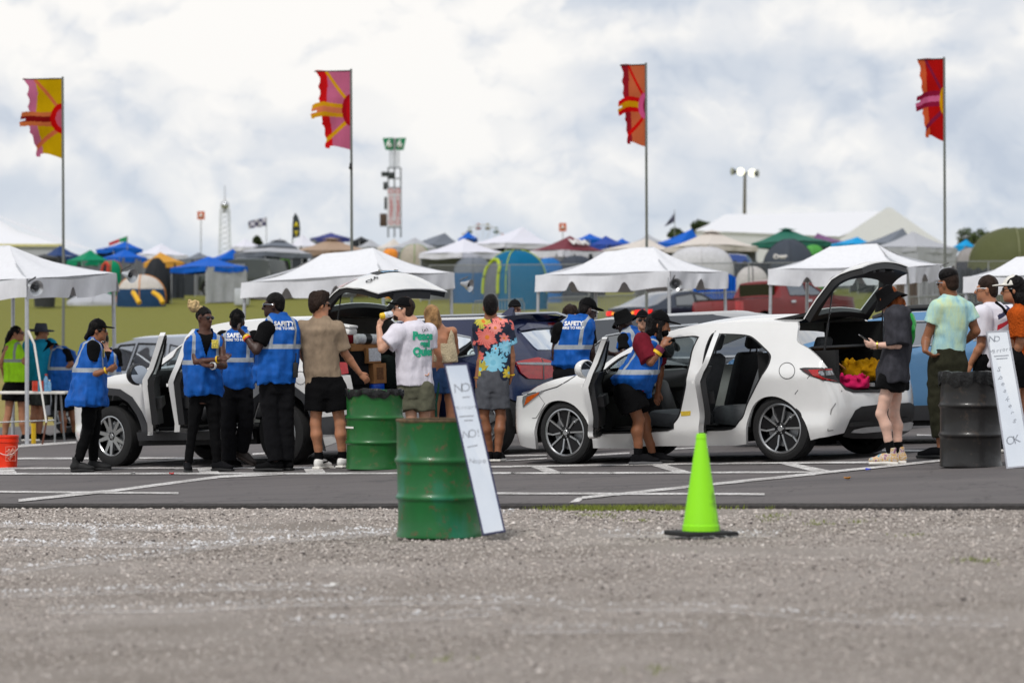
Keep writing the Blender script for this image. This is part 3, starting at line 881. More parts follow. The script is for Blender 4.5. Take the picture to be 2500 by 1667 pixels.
 for c in 'ab': p.shoe(c, 262, BLK2, WSOLE)
 p.hair(BRN, 'short'); p.cap(BLK); p.shades(SHADE)
 bF = p.hfield(); bF.ell(p.hp(0, .045, -.085), [.055, .052, .04], p.H, .01); bF.boxsub(p.hp(0, .10, -.05), [.03, .03, .012], p.H); bF.rough(.004, (3, 3, 6), 3)
 v, q = bF.mesh(); mesh_np('beard', v, q, BRN, p.root)
 a, b = Vector(p.w(558, 290, -.14)), Vector(p.w(655, 268, -.1)); d = (b - a).normalized(); x, y, z = frame(d); M = Matrix((x, y, z)).transposed()
 can = empty('drink_can', a, 'white and yellow drink can raised to mouth of person in black cap', 'can')
 bm = bmesh.new(); lathe(bm, [(.0, 0), (.027, 0), (.034, .012), (.034, .06)], a, 24, M); obj('can_base', bm, YEL, can)
 bm = bmesh.new(); lathe(bm, [(.0342, .05), (.0342, .125), (.027, .14), (.0, .139)], a, 24, M); obj('can_label', bm, mat('can_white', S(222, 226, 232), .3, .2, .4, 40), can)
 D = 35.9
 p = Person('person with blond bob in tan knit top and denim shorts seen from behind', C3, D, dict(
  h=(948, 292), n=(1005, 378), sa=(955, 425, -.06), ea=(1020, 610, -.08), wa=(985, 775, -.06), fa=(988, 860, -.06),
  sb=(1112, 405, .06), eb=(1140, 560, .2), wb=(1100, 640, .3), pa=(1000, 770), pb=(1085, 770), ka=(972, 1060), kb=(1100, 1060), aa=(985, 1370), ab=(1095, 1370)), SKT, bare=2, yaw=166, head=(205, 5), u=.94, fem=True)
 rg = p.rings([(975, 1100, 395), (962, 1118, 430), (955, 1128, 500), (948, 1145, 580), (950, 1150, 640)])
 p.garment('knit_top', cloth('tan_knit', S(206, 190, 158), .2, bump=1.0, bs=90), rg, wr=.004, grow=.008, cut=lambda g: (g[:, 2] < .15) & (np.abs(g[:, 0]) < .10 - g[:, 2] * .2))
 p.legs('denim_shorts', cloth('denim', S(62, 92, 138), .35, bs=80), .36, (.11, .112), hips=.17, wr=.004)
 for c in 'ab': p.shoe(c, 170, WSOLE)
 p.hair(BLOND, 'bob', lambda F_, s: F_.ell(s.hp(.03, .0, -.06), [.075, .085, .09], s.H, .03))
 p.band('wrist_watch', WSOLE, 'a', .97, .032, .03); p.band('bracelet', mat('coral_beads', S(200, 70, 40), .5), 'a', .88, .034)
 bm = bmesh.new(); tube(bm, [p.w(1008, 790, -.1), p.w(1002, 850, -.1), p.w(985, 960, -.1), p.w(988, 1060, -.1)], [.012, .016, .015, .014], 8)
 o = obj('lanyard_strap', bm, mat('green_patterned_strap', S(20, 86, 66), .7, 0, .5, 60)); o.location = (0, 0, 0); tag(o, 'dark green patterned strap dangling from hand of blond person', 'strap')
 D = gD(C4, 190, 1402)
 p = Person('person in bright floral shirt and grey shorts seen from behind', C4, D, dict(
  h=(150, 218), n=(152, 300), sa=(75, 372), ea=(84, 590, .02), wa=(45, 772, -.02), fa=(42, 870, -.02), sb=(262, 372), eb=(308, 590, .02), wb=(308, 742, .05), fb=(292, 828, .06),
  pa=(112, 800), pb=(212, 800), ka=(98, 1070), kb=(228, 1070), aa=(150, 1340, .06), ab=(205, 1332, -.05)), SKM, bare=1, yaw=176, head=(184, 0), u=1.0)
 rg = p.rings([(110, 205, 292), (70, 275, 335), (52, 305, 380), (62, 300, 520), (58, 290, 660), (50, 292, 760), (56, 290, 786)])
 o = p.garment('floral_shirt', floral(), rg, [('a', .6, .085, .088), ('b', .6, .085, .088)], wr=.006)
 p.legs('shorts', cloth('grey_cotton', S(84, 86, 92)), .72, (.108, .104), hips=.172)
 p.shoe('b', 165, BLK, WSOLE); p.shoe('a', 175, BLK, WSOLE)
 p.hair(BHAIR, 'short', rough=.003); p.band('bracelet', mat('gold_chain', S(190, 150, 60), .3, .8), 'a', .95, .034, .01); p.band('bracelet', YEL, 'b', .95, .034, .014)
 D = 36.2
 p = Person('person in black cap and blue vest with back turned beside navy car tail light', C4, D, dict(
  h=(893, 245), n=(852, 315), sa=(682, 392, -.02), ea=(645, 560), wa=(650, 710, .05), sb=(898, 400, .02), eb=(922, 560, .05), wb=(930, 660, .2), pa=(700, 740), pb=(808, 740), ka=(700, 1020), kb=(815, 1020), aa=(700, 1300), ab=(815, 1300)), SKX, yaw=162, head=(122, 16), u=1.02)
 rg = p.rings([(760, 900, 290), (690, 930, 330), (655, 932, 385), (640, 905, 500), (636, 890, 600), (634, 888, 660), (690, 862, 690)])
 steward(p, rg, .62, text=True, drop=.08, turn=4, dx=.005)
 p.legs('trousers', BLK2, 1.95)
 for c in 'ab': p.shoe(c, 160, BLK, SOLEB)
 p.hair(BHAIR, 'crop'); p.cap(BLK); p.shades(mat('clear_lens', S(200, 200, 200), .15, .5))
 D = 38.0
 p = Person('person in black bucket hat and blue vest looking down behind white hatchback windscreen', C4, D, dict(
  h=(1172, 335), n=(1225, 402), sa=(1180, 470, -.1), ea=(1165, 590, -.2), wa=(1105, 580, -.25), sb=(1290, 460, .12), eb=(1295, 600, .1), wb=(1200, 620, .1)), SKX, yaw=236, head=(255, 24), u=1.0)
 rg = p.rings([(1180, 1270, 385), (1150, 1310, 430), (1128, 1325, 500), (1125, 1330, 640), (1125, 1330, 760)])
 steward(p, rg, .65, cut=VCUT); p.legs('trousers', BLK2, 1.95)
 p.bucket(BLK, .155, .055); p.shades(mat('clear_lens', S(200, 200, 200), .15, .5)); [p.shoe(c, 236, BLK) for c in 'ab']
 p = Person('person in black cap and sunglasses facing camera behind white hatchback', C4, 41.0, dict(h=(1312, 320)), SKL, yaw=8, head=(0, 2), u=.93, fem=True)
 p.garment('t_shirt', BLK2, p.auto(), [('a', .6, .08, .075), ('b', .6, .08, .075)]); p.legs('trousers', BLK2, 1.95)
 p.cap(BLK); p.shades(SHADE); p.hair(BRN, 'crop'); [p.shoe(c, 0, BLK) for c in 'ab']
 p = Person('person in black cap facing camera behind roof of navy car', C4, 42.0, dict(h=(335, 240)), SKL, yaw=5, head=(8, 0), u=.96)
 p.garment('t_shirt', BLK2, p.auto(), [('a', .6, .08, .075), ('b', .6, .08, .075)]); p.legs('trousers', BLK2, 1.95)
 p.cap(BLK2); p.shades(mat('rose_lens', S(120, 80, 70), .2, .2)); p.hair(BRN, 'crop'); [p.shoe(c, 0, BLK) for c in 'ab']
 p = Person('person with long brown hair half hidden behind steward beside navy car', C4, 40.0, dict(h=(768, 278)), SKL, yaw=150, head=(135, 4), u=.95, fem=True)
 p.garment('t_shirt', BLK2, p.auto(), [('a', .6, .08, .075), ('b', .6, .08, .075)]); p.legs('trousers', BLK2, 1.95)
 p.hair(BRN, 'long', rough=.012); [p.shoe(c, 150, BLK) for c in 'ab']
 D = 32.75
 p = Person('person in maroon top and blue vest leaning into open front door of white hatchback', C4, D, dict(
  h=(1440, 352), n=(1378, 450), sa=(1305, 490, -.14), ea=(1372, 640, -.24), wa=(1462, 520, -.22), fa=(1520, 425, -.18),
  sb=(1400, 505, .18), eb=(1450, 680, .25), wb=(1432, 860, .25), pa=(1208, 880, -.1), pb=(1250, 880, .12), ka=(1285, 1085, -.1), aa=(1278, 1345, -.1), kb=(1330, 1080, .18), ab=(1390, 1345, .2)), SKM, bare=1, yaw=92, head=(92, 14), u=1.02, fem=True, belly=.03, kr=.75, h=.0085)
 rg = p.rings([(1330, 1420, 455), (1275, 1440, 490), (1238, 1450, 560), (1190, 1445, 640), (1125, 1432, 720), (1085, 1405, 765), (1100, 1395, 800), (1160, 1385, 850), (1330, 1372, 890)])
 tee = [(z, x, y, a * .88, b * .88, w) for z, x, y, a, b, w in rg[:-1]]
 MAR = cloth('maroon_cotton', S(108, 26, 40), .2)
 p.garment('t_shirt', MAR, tee, [('a', .9, .088, .082), ('b', .8, .085, .08)], wr=.008)
 p.garment('safety_vest', VEST, rg, wr=.016)
 rg2 = p.rings([(1100, 1300, 800), (1095, 1345, 850)])
 p.legs('shorts', BLK, .62, (.145, .142), hips=.185)
 p.shoe('a', 84, BLK2, mat('grey_rubber', S(84, 84, 86), .7), L=.33, socks=BLK); p.shoe('b', 84, BLK2, SOLEB)
 p.hair(BHAIR, 'long', lambda F_, s: [F_.chain([s.hp(q * .07, .0, 0), s.hp(q * .075, .03, -.14), s.w(1470 + 18 * i, 600, -.05 * i), s.w(1478 + 14 * i, 720, -.05 * i)], [.03, .03, .028, .018], .015) for i, q in enumerate((-1, -1, 1))] and None, rough=.01)
 p.cap(BLK, brim=1.15)
 mF = p.hfield(); mF.ell(p.hp(0, .05, -.065), [.062, .065, .05], p.H, .01); v, q = mF.mesh(); mesh_np('face_mask', v, q, BLK, p.root)
 p.band('wristband', mat('plum_fabric', S(110, 30, 66), .8), 'a', .82, .043, .05); p.band('bracelet', YEL, 'a', .6, .047, .03)
 D = gD(C6, 500, 1436)
 p = Person('person in black bucket hat and washed grey t-shirt looking down at phone', C6, D, dict(
  h=(492, 275), n=(572, 325), sa=(548, 385, -.16), ea=(560, 588, -.2), wa=(405, 588, -.16), fa=(335, 582, -.12), sb=(560, 390, .16), eb=(540, 590, .2), wb=(420, 600, .1), fb=(345, 592, .05),
  pa=(500, 850, -.09), pb=(545, 850, .09), ka=(438, 1075, -.08), aa=(510, 1335, -.08), kb=(530, 1075, .08), ab=(568, 1335, .1)), SKP, bare=1, yaw=268, head=(266, 30), u=.95, fem=True)
 rg = p.rings([(545, 620, 312), (500, 640, 350), (478, 652, 420), (462, 655, 540), (440, 640, 660), (415, 630, 760), (408, 624, 840)])
 p.garment('t_shirt', cloth('faded_grey_tee', S(58, 58, 64), .4), rg, [('a', .98, .1, .1), ('b', .95, .09, .09)], wr=.010)
 p.legs('shorts', BLK, .22, (.118, .12), hips=.175)
 for c in 'ab': p.shoe(c, 266, tiedye_shoe(), WSOLE, hi=.06, socks=BLK)
 p.hair(RED, 'bob', lambda F_, s: F_.boxsub(s.hp(0, .0, -.2), [.2, .2, .09], s.H), rough=.012)
 p.bucket(BLK, .17, .07); p.shades(mat('wire_glasses', S(150, 120, 90), .2, .6))
 p.band('bracelet', mat('gold_chain', S(190, 150, 60), .3, .8), 'a', .95, .032, .012)
 bm = bmesh.new(); M = Matrix.Rotation(R(35), 3, 'Y') @ Matrix.Rotation(R(10), 3, 'Z'); box(bm, p.w(330, 548, -.08), (.15, .075, .009), M, bev=.003)
 o = obj('mobile_phone', bm, SHADE); o.location = (0, 0, 0); tag(o, 'dark mobile phone held by person in black bucket hat', 'phone')
 F_ = Field(p.w(668, 480, .02) - .32, p.w(668, 480, .02) + .32, .01)
 F_.ell(p.w(640, 480, .02), [.06, .12, .17], None, .02); F_.rough(.016, (6, 6, 6), 4); v, q = F_.mesh()
 o = mesh_np('drawstring_bag', v, q, mat('shiny_green', S(10, 150, 50), .3, .1)); tag(o, 'shiny green drawstring bag on back of person in washed grey t-shirt', 'bag')
 D = gD(C6, 800, 1394)
 p = Person('person in mint and yellow tie-dye t-shirt with hand on hip', C6, D, dict(
  h=(912, 152), n=(930, 238), sa=(845, 325, -.05), ea=(758, 545, -.02), wa=(750, 628, -.12), fa=(800, 662, -.12), sb=(1045, 335, .05), eb=(1112, 490, .06), wb=(1040, 560, .2), fb=(990, 600, .25),
  pa=(860, 720), pb=(968, 720), ka=(838, 990), kb=(952, 990), aa=(858, 1328), ab=(940, 1328)), SKM, yaw=196, head=(222, 2), u=1.0)
 rg = p.rings([(880, 985, 230), (835, 1040, 262), (808, 1068, 310), (815, 1062, 430), (812, 1040, 540), (790, 1032, 640), (800, 1032, 672)])
 p.garment('t_shirt', tiedye(), rg, [('a', .5, .074, .082), ('b', .5, .074, .082)], wr=.006)
 p.legs('trousers', cloth('dark_olive', S(46, 46, 34), .25), 1.72, (.108, .098, .082, .07), hips=.175, wr=.008)
 p.shoe('a', 262, BLK2, SOLEB, L=.31); p.shoe('b', 240, BLK2, SOLEB)
 p.hair(BRN, 'crop', rough=.002, name='hair'); p.hair(BHAIR, 'flat', rough=.004); p.shades(mat('mirror_lens', S(190, 200, 210), .12, .9))
 D = 32.6
 p = Person('person in white t-shirt with dark crossbody strap and white sunglasses', C6, D, dict(
  h=(1185, 192), n=(1215, 292), sa=(1158, 372, -.12), ea=(1148, 590, -.14), wa=(1075, 715, -.1), fa=(1040, 790, -.1), sb=(1330, 372, .12), eb=(1370, 560, .12), wb=(1330, 700, .05)), SKT, yaw=212, head=(256, 2), u=1.0)
 rg = p.rings([(1175, 1290, 285), (1130, 1345, 330), (1115, 1372, 400), (1118, 1355, 520), (1108, 1340, 650), (1105, 1335, 745)])
 o = p.garment('t_shirt', striped_tee(), rg, [('a', .72, .1, .1), ('b', .7, .1, .095)], wr=.006)
 p.legs('trousers', BLK, 1.95); [p.shoe(c, 230, BLK, WSOLE) for c in 'ab']
 strap_on(p, o, (-.03, -.02), (.2, .34), BLK)
 p.hair(BRN, 'short', rough=.006); p.shades(mat('white_frame', S(235, 235, 235), .4))
 D = 32.0
 p = Person('person in orange textured shirt and white cap at right edge', C6, D, dict(
  h=(1372, 195), n=(1425, 300), sa=(1412, 385, -.14), ea=(1425, 560, -.16), wa=(1392, 690, -.1), fa=(1375, 780, -.1)), SKT, bare=1, yaw=238, head=(262, 4), u=1.0)
 rg = p.rings([(1385, 1480, 300), (1365, 1540, 345), (1352, 1560, 420), (1372, 1560, 560), (1385, 1560, 740)])
 p.garment('shirt', cloth('orange_weave', S(190, 84, 24), .3, bump=1.0, bs=70), rg, [('a', .85, .1, .1), ('b', .8, .1, .1)], wr=.007)
 p.legs('shorts', BLK, .6, (.125, .12), hips=.18); [p.shoe(c, 240, BLK, WSOLE) for c in 'ab']
 p.hair(BHAIR, 'long', lambda F_, s: F_.chain([s.hp(0, -.07, -.1), s.hp(0, -.09, -.22)], [.08, .06], .03), rough=.012); p.cap(cloth('white_cap', S(225, 222, 214), .1)); p.shades(SHADE)
 D = gD(C1, 110, 1250)
 p = Person('person in lime safety vest and black shorts with hand on hip', C1, D, dict(
  h=(132, 422), n=(98, 490), sa=(62, 535, -.05), ea=(12, 640), wa=(30, 740, .1), sb=(148, 540, -.05), eb=(178, 640, -.14), wb=(205, 715, -.02), fb=(175, 765, .1),
  pa=(85, 850), pb=(165, 850), ka=(62, 1045), kb=(170, 1050), aa=(30, 1232), ab=(198, 1236)), SKT, bare=1, yaw=140, head=(80, -4), u=1.02, fem=True, belly=.02, h=.0105)
 rg = p.rings([(75, 130, 465), (40, 160, 500), (20, 190, 560), (15, 205, 640), (25, 222, 730), (22, 228, 790)])
 p.garment('safety_vest', HIVIS, rg, wr=.006); p.legs('shorts', BLK, .42, (.135, .13), hips=.185)
 p.shoe('b', 110, BLK2, WSOLE); p.shoe('a', 110, BLK2, WSOLE)
 p.hair(BHAIR, 'tied', lambda F_, s: F_.chain([s.hp(0, -.11, .02), s.w(60, 470), s.w(35, 560), s.w(20, 600)], [.045, .045, .035, .02], .02)); p.shades(SHADE)
 D = 52.5
 p = Person('person in cyan shirt and wide grey hat behind tent pole', C1, D, dict(
  h=(318, 410), n=(300, 472), sa=(228, 510, -.05), ea=(215, 640), wa=(240, 740), sb=(385, 505, .05), eb=(400, 640), wb=(370, 730, -.1), pa=(265, 830), pb=(325, 830), ka=(262, 1010), kb=(320, 1010), aa=(262, 1185), ab=(300, 1185)), SKT, bare=1, yaw=150, head=(96, 2), h=.011)
 rg = p.rings([(265, 345, 465), (230, 385, 490), (205, 405, 550), (205, 390, 680), (215, 370, 790)])
 p.garment('shirt', CYAN, rg, [('a', .6, .1, .095), ('b', .6, .1, .095)]); p.legs('shorts', cloth('camouflage', S(80, 84, 80), .6, bs=50), .75, (.13, .125), hips=.18)
 p.bucket(mat('slate_canvas', S(66, 70, 82), .8), .21, .03); [p.shoe(c, 120, BLK, SOLEB) for c in 'ab']; p.hair(BRN, 'crop')
 D = gD(C1, 460, 1232)
 p = Person('person in black bucket hat and blue vest bending over drinks table', C1, D, dict(
  h=(372, 545), n=(440, 540), sa=(505, 575, -.14), ea=(545, 655, -.2), wa=(470, 708, -.2), fa=(415, 700, -.18), sb=(430, 575, .16), eb=(410, 660, .2), wb=(415, 720, .1),
  pa=(465, 850, -.1), pb=(500, 850, .1), ka=(475, 1030, -.08), kb=(550, 1030, .1), aa=(488, 1205, -.08), ab=(580, 1205, .1)), SKM, bare=1, yaw=262, head=(250, 42), h=.011, kr=.8)
 rg = p.rings([(430, 500, 525), (410, 560, 555), (392, 575, 620), (385, 582, 720), (388, 575, 850)])
 steward(p, rg, .75); p.legs('shorts', BLK, .85, (.15, .15), hips=.2)
 p.bucket(BLK, .16, .06); [p.shoe(c, 262, BLK, SOLEB) for c in 'ab']
 D = 46.0
 p = Person('person in sunglasses and black shirt half hidden behind steward in black cap', C1, D, dict(h=(786, 486), n=(800, 545)), SKL, yaw=15, head=(-5, 0), u=.97, fem=True, h=.011)
 steward(p, p.auto(.7), .6, cut=VCUT); p.legs('trousers', BLK2, 1.95); p.hair(BHAIR, 'short'); p.shades(SHADE); [p.shoe(c, 0, BLK) for c in 'ab']
def badge(p, drop, dx, col):
 rg = p.last_rg; z = rg[-1][0] - drop
 cx = np.interp(z, [r[0] for r in rg], [r[1] for r in rg]); cy = np.interp(z, [r[0] for r in rg], [r[2] for r in rg])
 r, f, _ = axes(p.yaw); bv = BVHTree.FromPolygons([tuple(q) for q in p.last_v], [tuple(q) for q in p.last_q])
 o = Vector((cx, cy, z)) - Vector(r) * -dx; n = Vector(f)
 h = bv.ray_cast(o + n * .6, -n)[0] or (o + n * .15)
 bm = bmesh.new(); M = Matrix((Vector(r), n, Vector((0, 0, 1)))).transposed()
 box(bm, h + n * .006, (.075, .006, .095), M, bev=.002)
 obj('badge', bm, mat('badge_print', col, .6, 0, .6, 80), p.root)
def strap_on(p, o, a, b, mt):
 rg = p.last_rg; bv = BVHTree.FromPolygons([tuple(q) for q in p.last_v], [tuple(q) for q in p.last_q])
 r, f, _ = axes(p.yaw); n = -Vector(f); top = rg[-1][0]; pts = []
 for i in range(15):
  t = i / 14; x = a[0] + (b[0] - a[0]) * t; z = top - (a[1] + .02 + (b[1] - a[1]) * t)
  cx = np.interp(z, [q[0] for q in rg], [q[1] for q in rg]); cy = np.interp(z, [q[0] for q in rg], [q[2] for q in rg])
  c = Vector((cx, cy, z)) + Vector(r) * x
  h = bv.ray_cast(c + n * .6, -n)[0]
  if h: pts.append(h + n * .004)
 bm = bmesh.new(); u = Vector((.5, 0, .86))
 grid_faces(bm, [[q - u * .02 + n * .004, q + u * .02 + n * .004] for q in pts]); solid(bm, .006)
 obj('crossbody_strap', bm, mt, p.root)
def floral():
 m, t, b = base_mat('floral_print')
 a = t.attr('gp').outputs['Vector']
 base = S(14, 26, 52)
 n = t.noise(t.geom(), 30, 4)
 c = t.mix(n, tuple(q * .7 for q in base), base)
 sp = t.new('ShaderNodeSeparateXYZ'); t.link(a, sp.inputs[0]); X, Y, Z = sp.outputs
 for fx, fz, r, k, ci, co in ((.09, .02, .085, 7, S(235, 150, 140), S(205, 78, 72)), (-.10, .05, .10, 5, S(205, 190, 70), S(120, 130, 50)), (-.07, .22, .125, 6, S(228, 130, 120), S(196, 66, 62)), (.11, .23, .06, 6, S(230, 140, 130), S(200, 80, 74)),
        (.0, .49, .15, 13, S(150, 210, 228), S(70, 160, 196)), (.17, .6, .07, 9, S(215, 190, 60), S(170, 150, 40)), (-.15, .42, .06, 6, S(225, 120, 110), S(190, 60, 60)), (.13, .33, .09, 11, S(150, 205, 225), S(60, 150, 186)), (-.14, .56, .10, 9, S(205, 190, 70), S(140, 130, 50)), (.02, .12, .08, 6, S(240, 160, 150), S(196, 62, 60)), (.24, .30, .08, 9, S(140, 200, 220), S(60, 140, 180)), (-.25, .3, .07, 6, S(228, 130, 120), S(196, 66, 62)), (.26, .08, .09, 6, S(228, 130, 120), S(196, 66, 62)), (.02, .34, .05, 7, S(150, 210, 228), S(80, 165, 200))):
  dx = t.math('SUBTRACT', X, fx); dz = t.math('SUBTRACT', Z, fz)
  rr = t.math('SQRT', t.math('ADD', t.math('MULTIPLY', dx, dx), t.math('MULTIPLY', dz, dz)))
  an = t.math('ARCTAN2', dz, dx)
  pet = t.math('ABSOLUTE', t.math('SINE', t.math('MULTIPLY', an, k / 2)))
  lim = t.math('ADD', t.math('MULTIPLY', pet, r * .34), r * .62)
  lim = t.math('ADD', lim, t.math('MULTIPLY', t.math('SUBTRACT', n, .5), r * 1.5))
  msk = t.math('LESS_THAN', rr, lim)
  streak = t.math('ABSOLUTE', t.math('SINE', t.math('ADD', t.math('MULTIPLY', an, k * 1.5), t.math('MULTIPLY', rr, 60))))
  col = t.mix(t.math('MULTIPLY', streak, t.math('DIVIDE', rr, r), True), ci, co)
  col = t.mix(t.math('LESS_THAN', rr, r * .2), col, S(214, 120, 40) if k < 8 else S(120, 190, 214))
  c = t.mix(msk, c, col)
 t.link(c, b.inputs['Base Color']); b.inputs['Roughness'].default_value = .8
 bn = t.new('ShaderNodeBump'); bn.inputs['Strength'].default_value = .4; bn.inputs['Distance'].default_value = .02
 t.link(t.noise(t.geom(), 18, 3), bn.inputs['Height']); t.link(bn.outputs[0], b.inputs['Normal'])
 return m
def tiedye():
 m, t, b = base_mat('tie_dye')
 pos = t.geom(); n = t.noise(t.mapv(pos, (5, 5, 1.6)), 2.2, 5, .6)
 c = t.ramp(n, [(.3, S(138, 186, 200)), (.44, S(170, 208, 204)), (.55, S(186, 216, 190)), (.68, S(206, 216, 160)), (.8, S(170, 206, 205))])
 t.link(c, b.inputs['Base Color']); b.inputs['Roughness'].default_value = .85
 bn = t.new('ShaderNodeBump'); bn.inputs['Strength'].default_value = .5; bn.inputs['Distance'].default_value = .02
 t.link(t.noise(t.mapv(pos, (1, 1, .4)), 18, 3), bn.inputs['Height']); t.link(bn.outputs[0], b.inputs['Normal'])
 return m
def tiedye_shoe():
 if 'tie_dye_shoe' in MATS: return MATS['tie_dye_shoe']
 m, t, b = base_mat('tie_dye_shoe')
 n = t.noise(t.geom(), 22, 3, .5)
 t.link(t.ramp(n, [(.34, S(96, 150, 170)), (.42, S(206, 196, 178)), (.5, S(200, 150, 70)), (.56, S(214, 204, 190)), (.64, S(150, 100, 130))]), b.inputs['Base Color'])
 b.inputs['Roughness'].default_value = .8; MATS['tie_dye_shoe'] = m
 return m
def striped_tee():
 m, t, b = base_mat('striped_white_tee')
 sp = t.new('ShaderNodeSeparateXYZ'); t.link(t.attr('gp').outputs['Vector'], sp.inputs[0]); X, Y, Z = sp.outputs
 v = t.math('ADD', Z, t.math('MULTIPLY', X, .5))
 n = t.noise(t.geom(), 30, 3)
 c = t.mix(n, S(214, 212, 224), S(232, 230, 238))
 back = t.math('LESS_THAN', Y, 0)
 for lo, hi, col in ((.10, .145, S(46, 48, 78)), (.20, .25, S(206, 44, 60)), (.31, .35, S(222, 168, 60))):
  k = t.math('MULTIPLY', t.math('MULTIPLY', t.math('GREATER_THAN', t.math('ADD', v, t.math('MULTIPLY', n, .04)), lo + .02), t.math('LESS_THAN', v, hi)), t.math('MULTIPLY', t.math('GREATER_THAN', X, -.06), t.math('LESS_THAN', X, .16)))
  c = t.mix(t.math('MULTIPLY', k, back), c, col)
 t.link(c, b.inputs['Base Color']); b.inputs['Roughness'].default_value = .85
 return m
# ------------------------------------------------------------------ camera, sky, light
SKY_O = (1.7, .4, .33)
def setup():
 cam = bpy.data.cameras.new('camera'); co = bpy.data.objects.new('camera', cam); COL.objects.link(co)
 co.location = (0, 0, CH); co.rotation_euler = (R(90), 0, 0)
 cam.sensor_width = 36; cam.lens = F * 36 / 2500; cam.clip_end = 6000; cam.clip_start = .5
 cam.dof.use_dof = True; cam.dof.focus_distance = 33.6; cam.dof.aperture_fstop = 2.8
 SC.camera = co
 EL, AZ = R(54), R(205)                      # sun height; compass bearing from +Y clockwise
 sd = Vector((math.sin(AZ) * math.cos(EL), math.cos(AZ) * math.cos(EL), math.sin(EL)))
 la = bpy.data.lights.new('sun', 'SUN'); la.energy = 2.2; la.angle = R(10); la.color = (1, .965, .92)
 lo = bpy.data.objects.new('sun', la); COL.objects.link(lo)
 lo.rotation_euler = sd.to_track_quat('Z', 'Y').to_euler(); lo.location = (0, 0, 60)
 w = bpy.data.worlds.new('World'); SC.world = w; w.use_nodes = True; w.cycles.sampling_method = 'MANUAL'; w.cycles.sample_map_resolution = 512
 t = NT(w.node_tree); t.n.clear()
 out = t.new('ShaderNodeOutputWorld')
 sky = t.new('ShaderNodeTexSky'); sky.sky_type = 'NISHITA'; sky.sun_disc = False
 sky.sun_elevation = EL; sky.sun_rotation = AZ; sky.dust_density = 1.5
 b1 = t.new('ShaderNodeBackground'); b1.inputs[1].default_value = .13; t.link(sky.outputs[0], b1.inputs[0])
 tc = t.new('ShaderNodeTexCoord'); d = tc.outputs['Generated']
 wob = t.new('ShaderNodeTexNoise'); wob.inputs['Scale'].default_value = 16; wob.inputs['Detail'].default_value = 5; wob.inputs['Roughness'].default_value = .6; t.link(d, wob.inputs['Vector'])
 wv = t.new('ShaderNodeVectorMath'); wv.operation = 'MULTIPLY_ADD'; t.link(wob.outputs['Color'], wv.inputs[0]); wv.inputs[1].default_value = (.025, .025, .025); t.link(d, wv.inputs[2])
 def at(off):
  n = t.new('ShaderNodeMapping'); n.inputs['Scale'].default_value = (1, 1, 1.5); n.inputs['Location'].default_value = off
  t.link(wv.outputs[0], n.inputs['Vector'])
  big = t.noise(n.outputs[0], 9, 2, .5)
  vo = t.new('ShaderNodeTexNoise'); vo.noise_type = 'RIDGED_MULTIFRACTAL'; vo.normalize = False
  for k_, v_ in (('Scale', 17), ('Detail', 6), ('Roughness', .6), ('Lacunarity', 2.1), ('Offset', .9), ('Gain', 1.6)): vo.inputs[k_].default_value = v_
  t.link(n.outputs[0], vo.inputs['Vector'])
  return t.math('SUBTRACT', t.math('MULTIPLY', big, .6), t.math('MULTIPLY', vo.outputs['Fac'], .16)), big
 o = SKY_O
 (a, big), (b, _) = at(o), at((o[0] + .004, o[1], o[2] + .014))
 rel = t.math('SUBTRACT', a, b)                     # billows are bright where the cloud thins upwards
 sp = t.new('ShaderNodeSeparateXYZ'); t.link(d, sp.inputs[0]); z = sp.outputs[2]
 lowf = t.ramp(z, [(.0, 1), (.03, .8), (.06, 0.2), (.10, 0)])     # hazier, calmer towards the horizon
 v = t.math('ADD', t.math('MULTIPLY', rel, 1.7), t.math('MULTIPLY', t.math('SUBTRACT', big, .5), 1.8))
 v = t.math('ADD', v, t.math('MULTIPLY', a, .5))
 v = t.math('ADD', v, .47)
 v = t.math('SUBTRACT', v, t.math('MULTIPLY', lowf, .22))
 cc = t.ramp(v, [(.08, S(194, 204, 219)), (.32, S(212, 219, 229)), (.50, S(228, 231, 236)), (.66, S(243, 243, 243)), (.82, S(254, 252, 249))])
 cc = t.mix(t.math('MULTIPLY', lowf, .4), cc, S(210, 220, 230))
 cc = t.mix(t.ramp(z, [(.40, 0), (.75, .5)]), cc, S(150, 156, 168))                 # unseen sky overhead greyed on purpose to cut the fill light
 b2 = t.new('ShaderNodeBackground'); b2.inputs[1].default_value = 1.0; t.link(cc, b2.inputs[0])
 cover = t.ramp(big, [(.30, .55), (.38, 1)])
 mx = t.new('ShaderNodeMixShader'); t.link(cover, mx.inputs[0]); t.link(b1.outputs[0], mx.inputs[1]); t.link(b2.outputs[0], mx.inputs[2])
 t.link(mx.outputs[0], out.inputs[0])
 vs = SC.view_settings; vs.view_transform = 'Standard'; vs.look = 'None'; vs.exposure = 0.0; vs.gamma = 1
 SC.render.engine = 'CYCLES'; SC.cycles.use_denoising = True; SC.cycles.max_bounces = 7; SC.cycles.transparent_max_bounces = 12
 SC.cycles.caustics_reflective = False; SC.cycles.caustics_refractive = False; SC.cycles.sample_clamp_indirect = 6
EA, EB = ground_at(0, 1229), ground_at(2500, 1229)
def edge_y(x): return EA.y + (EB.y - EA.y) * (x - EA.x) / (EB.x - EA.x)
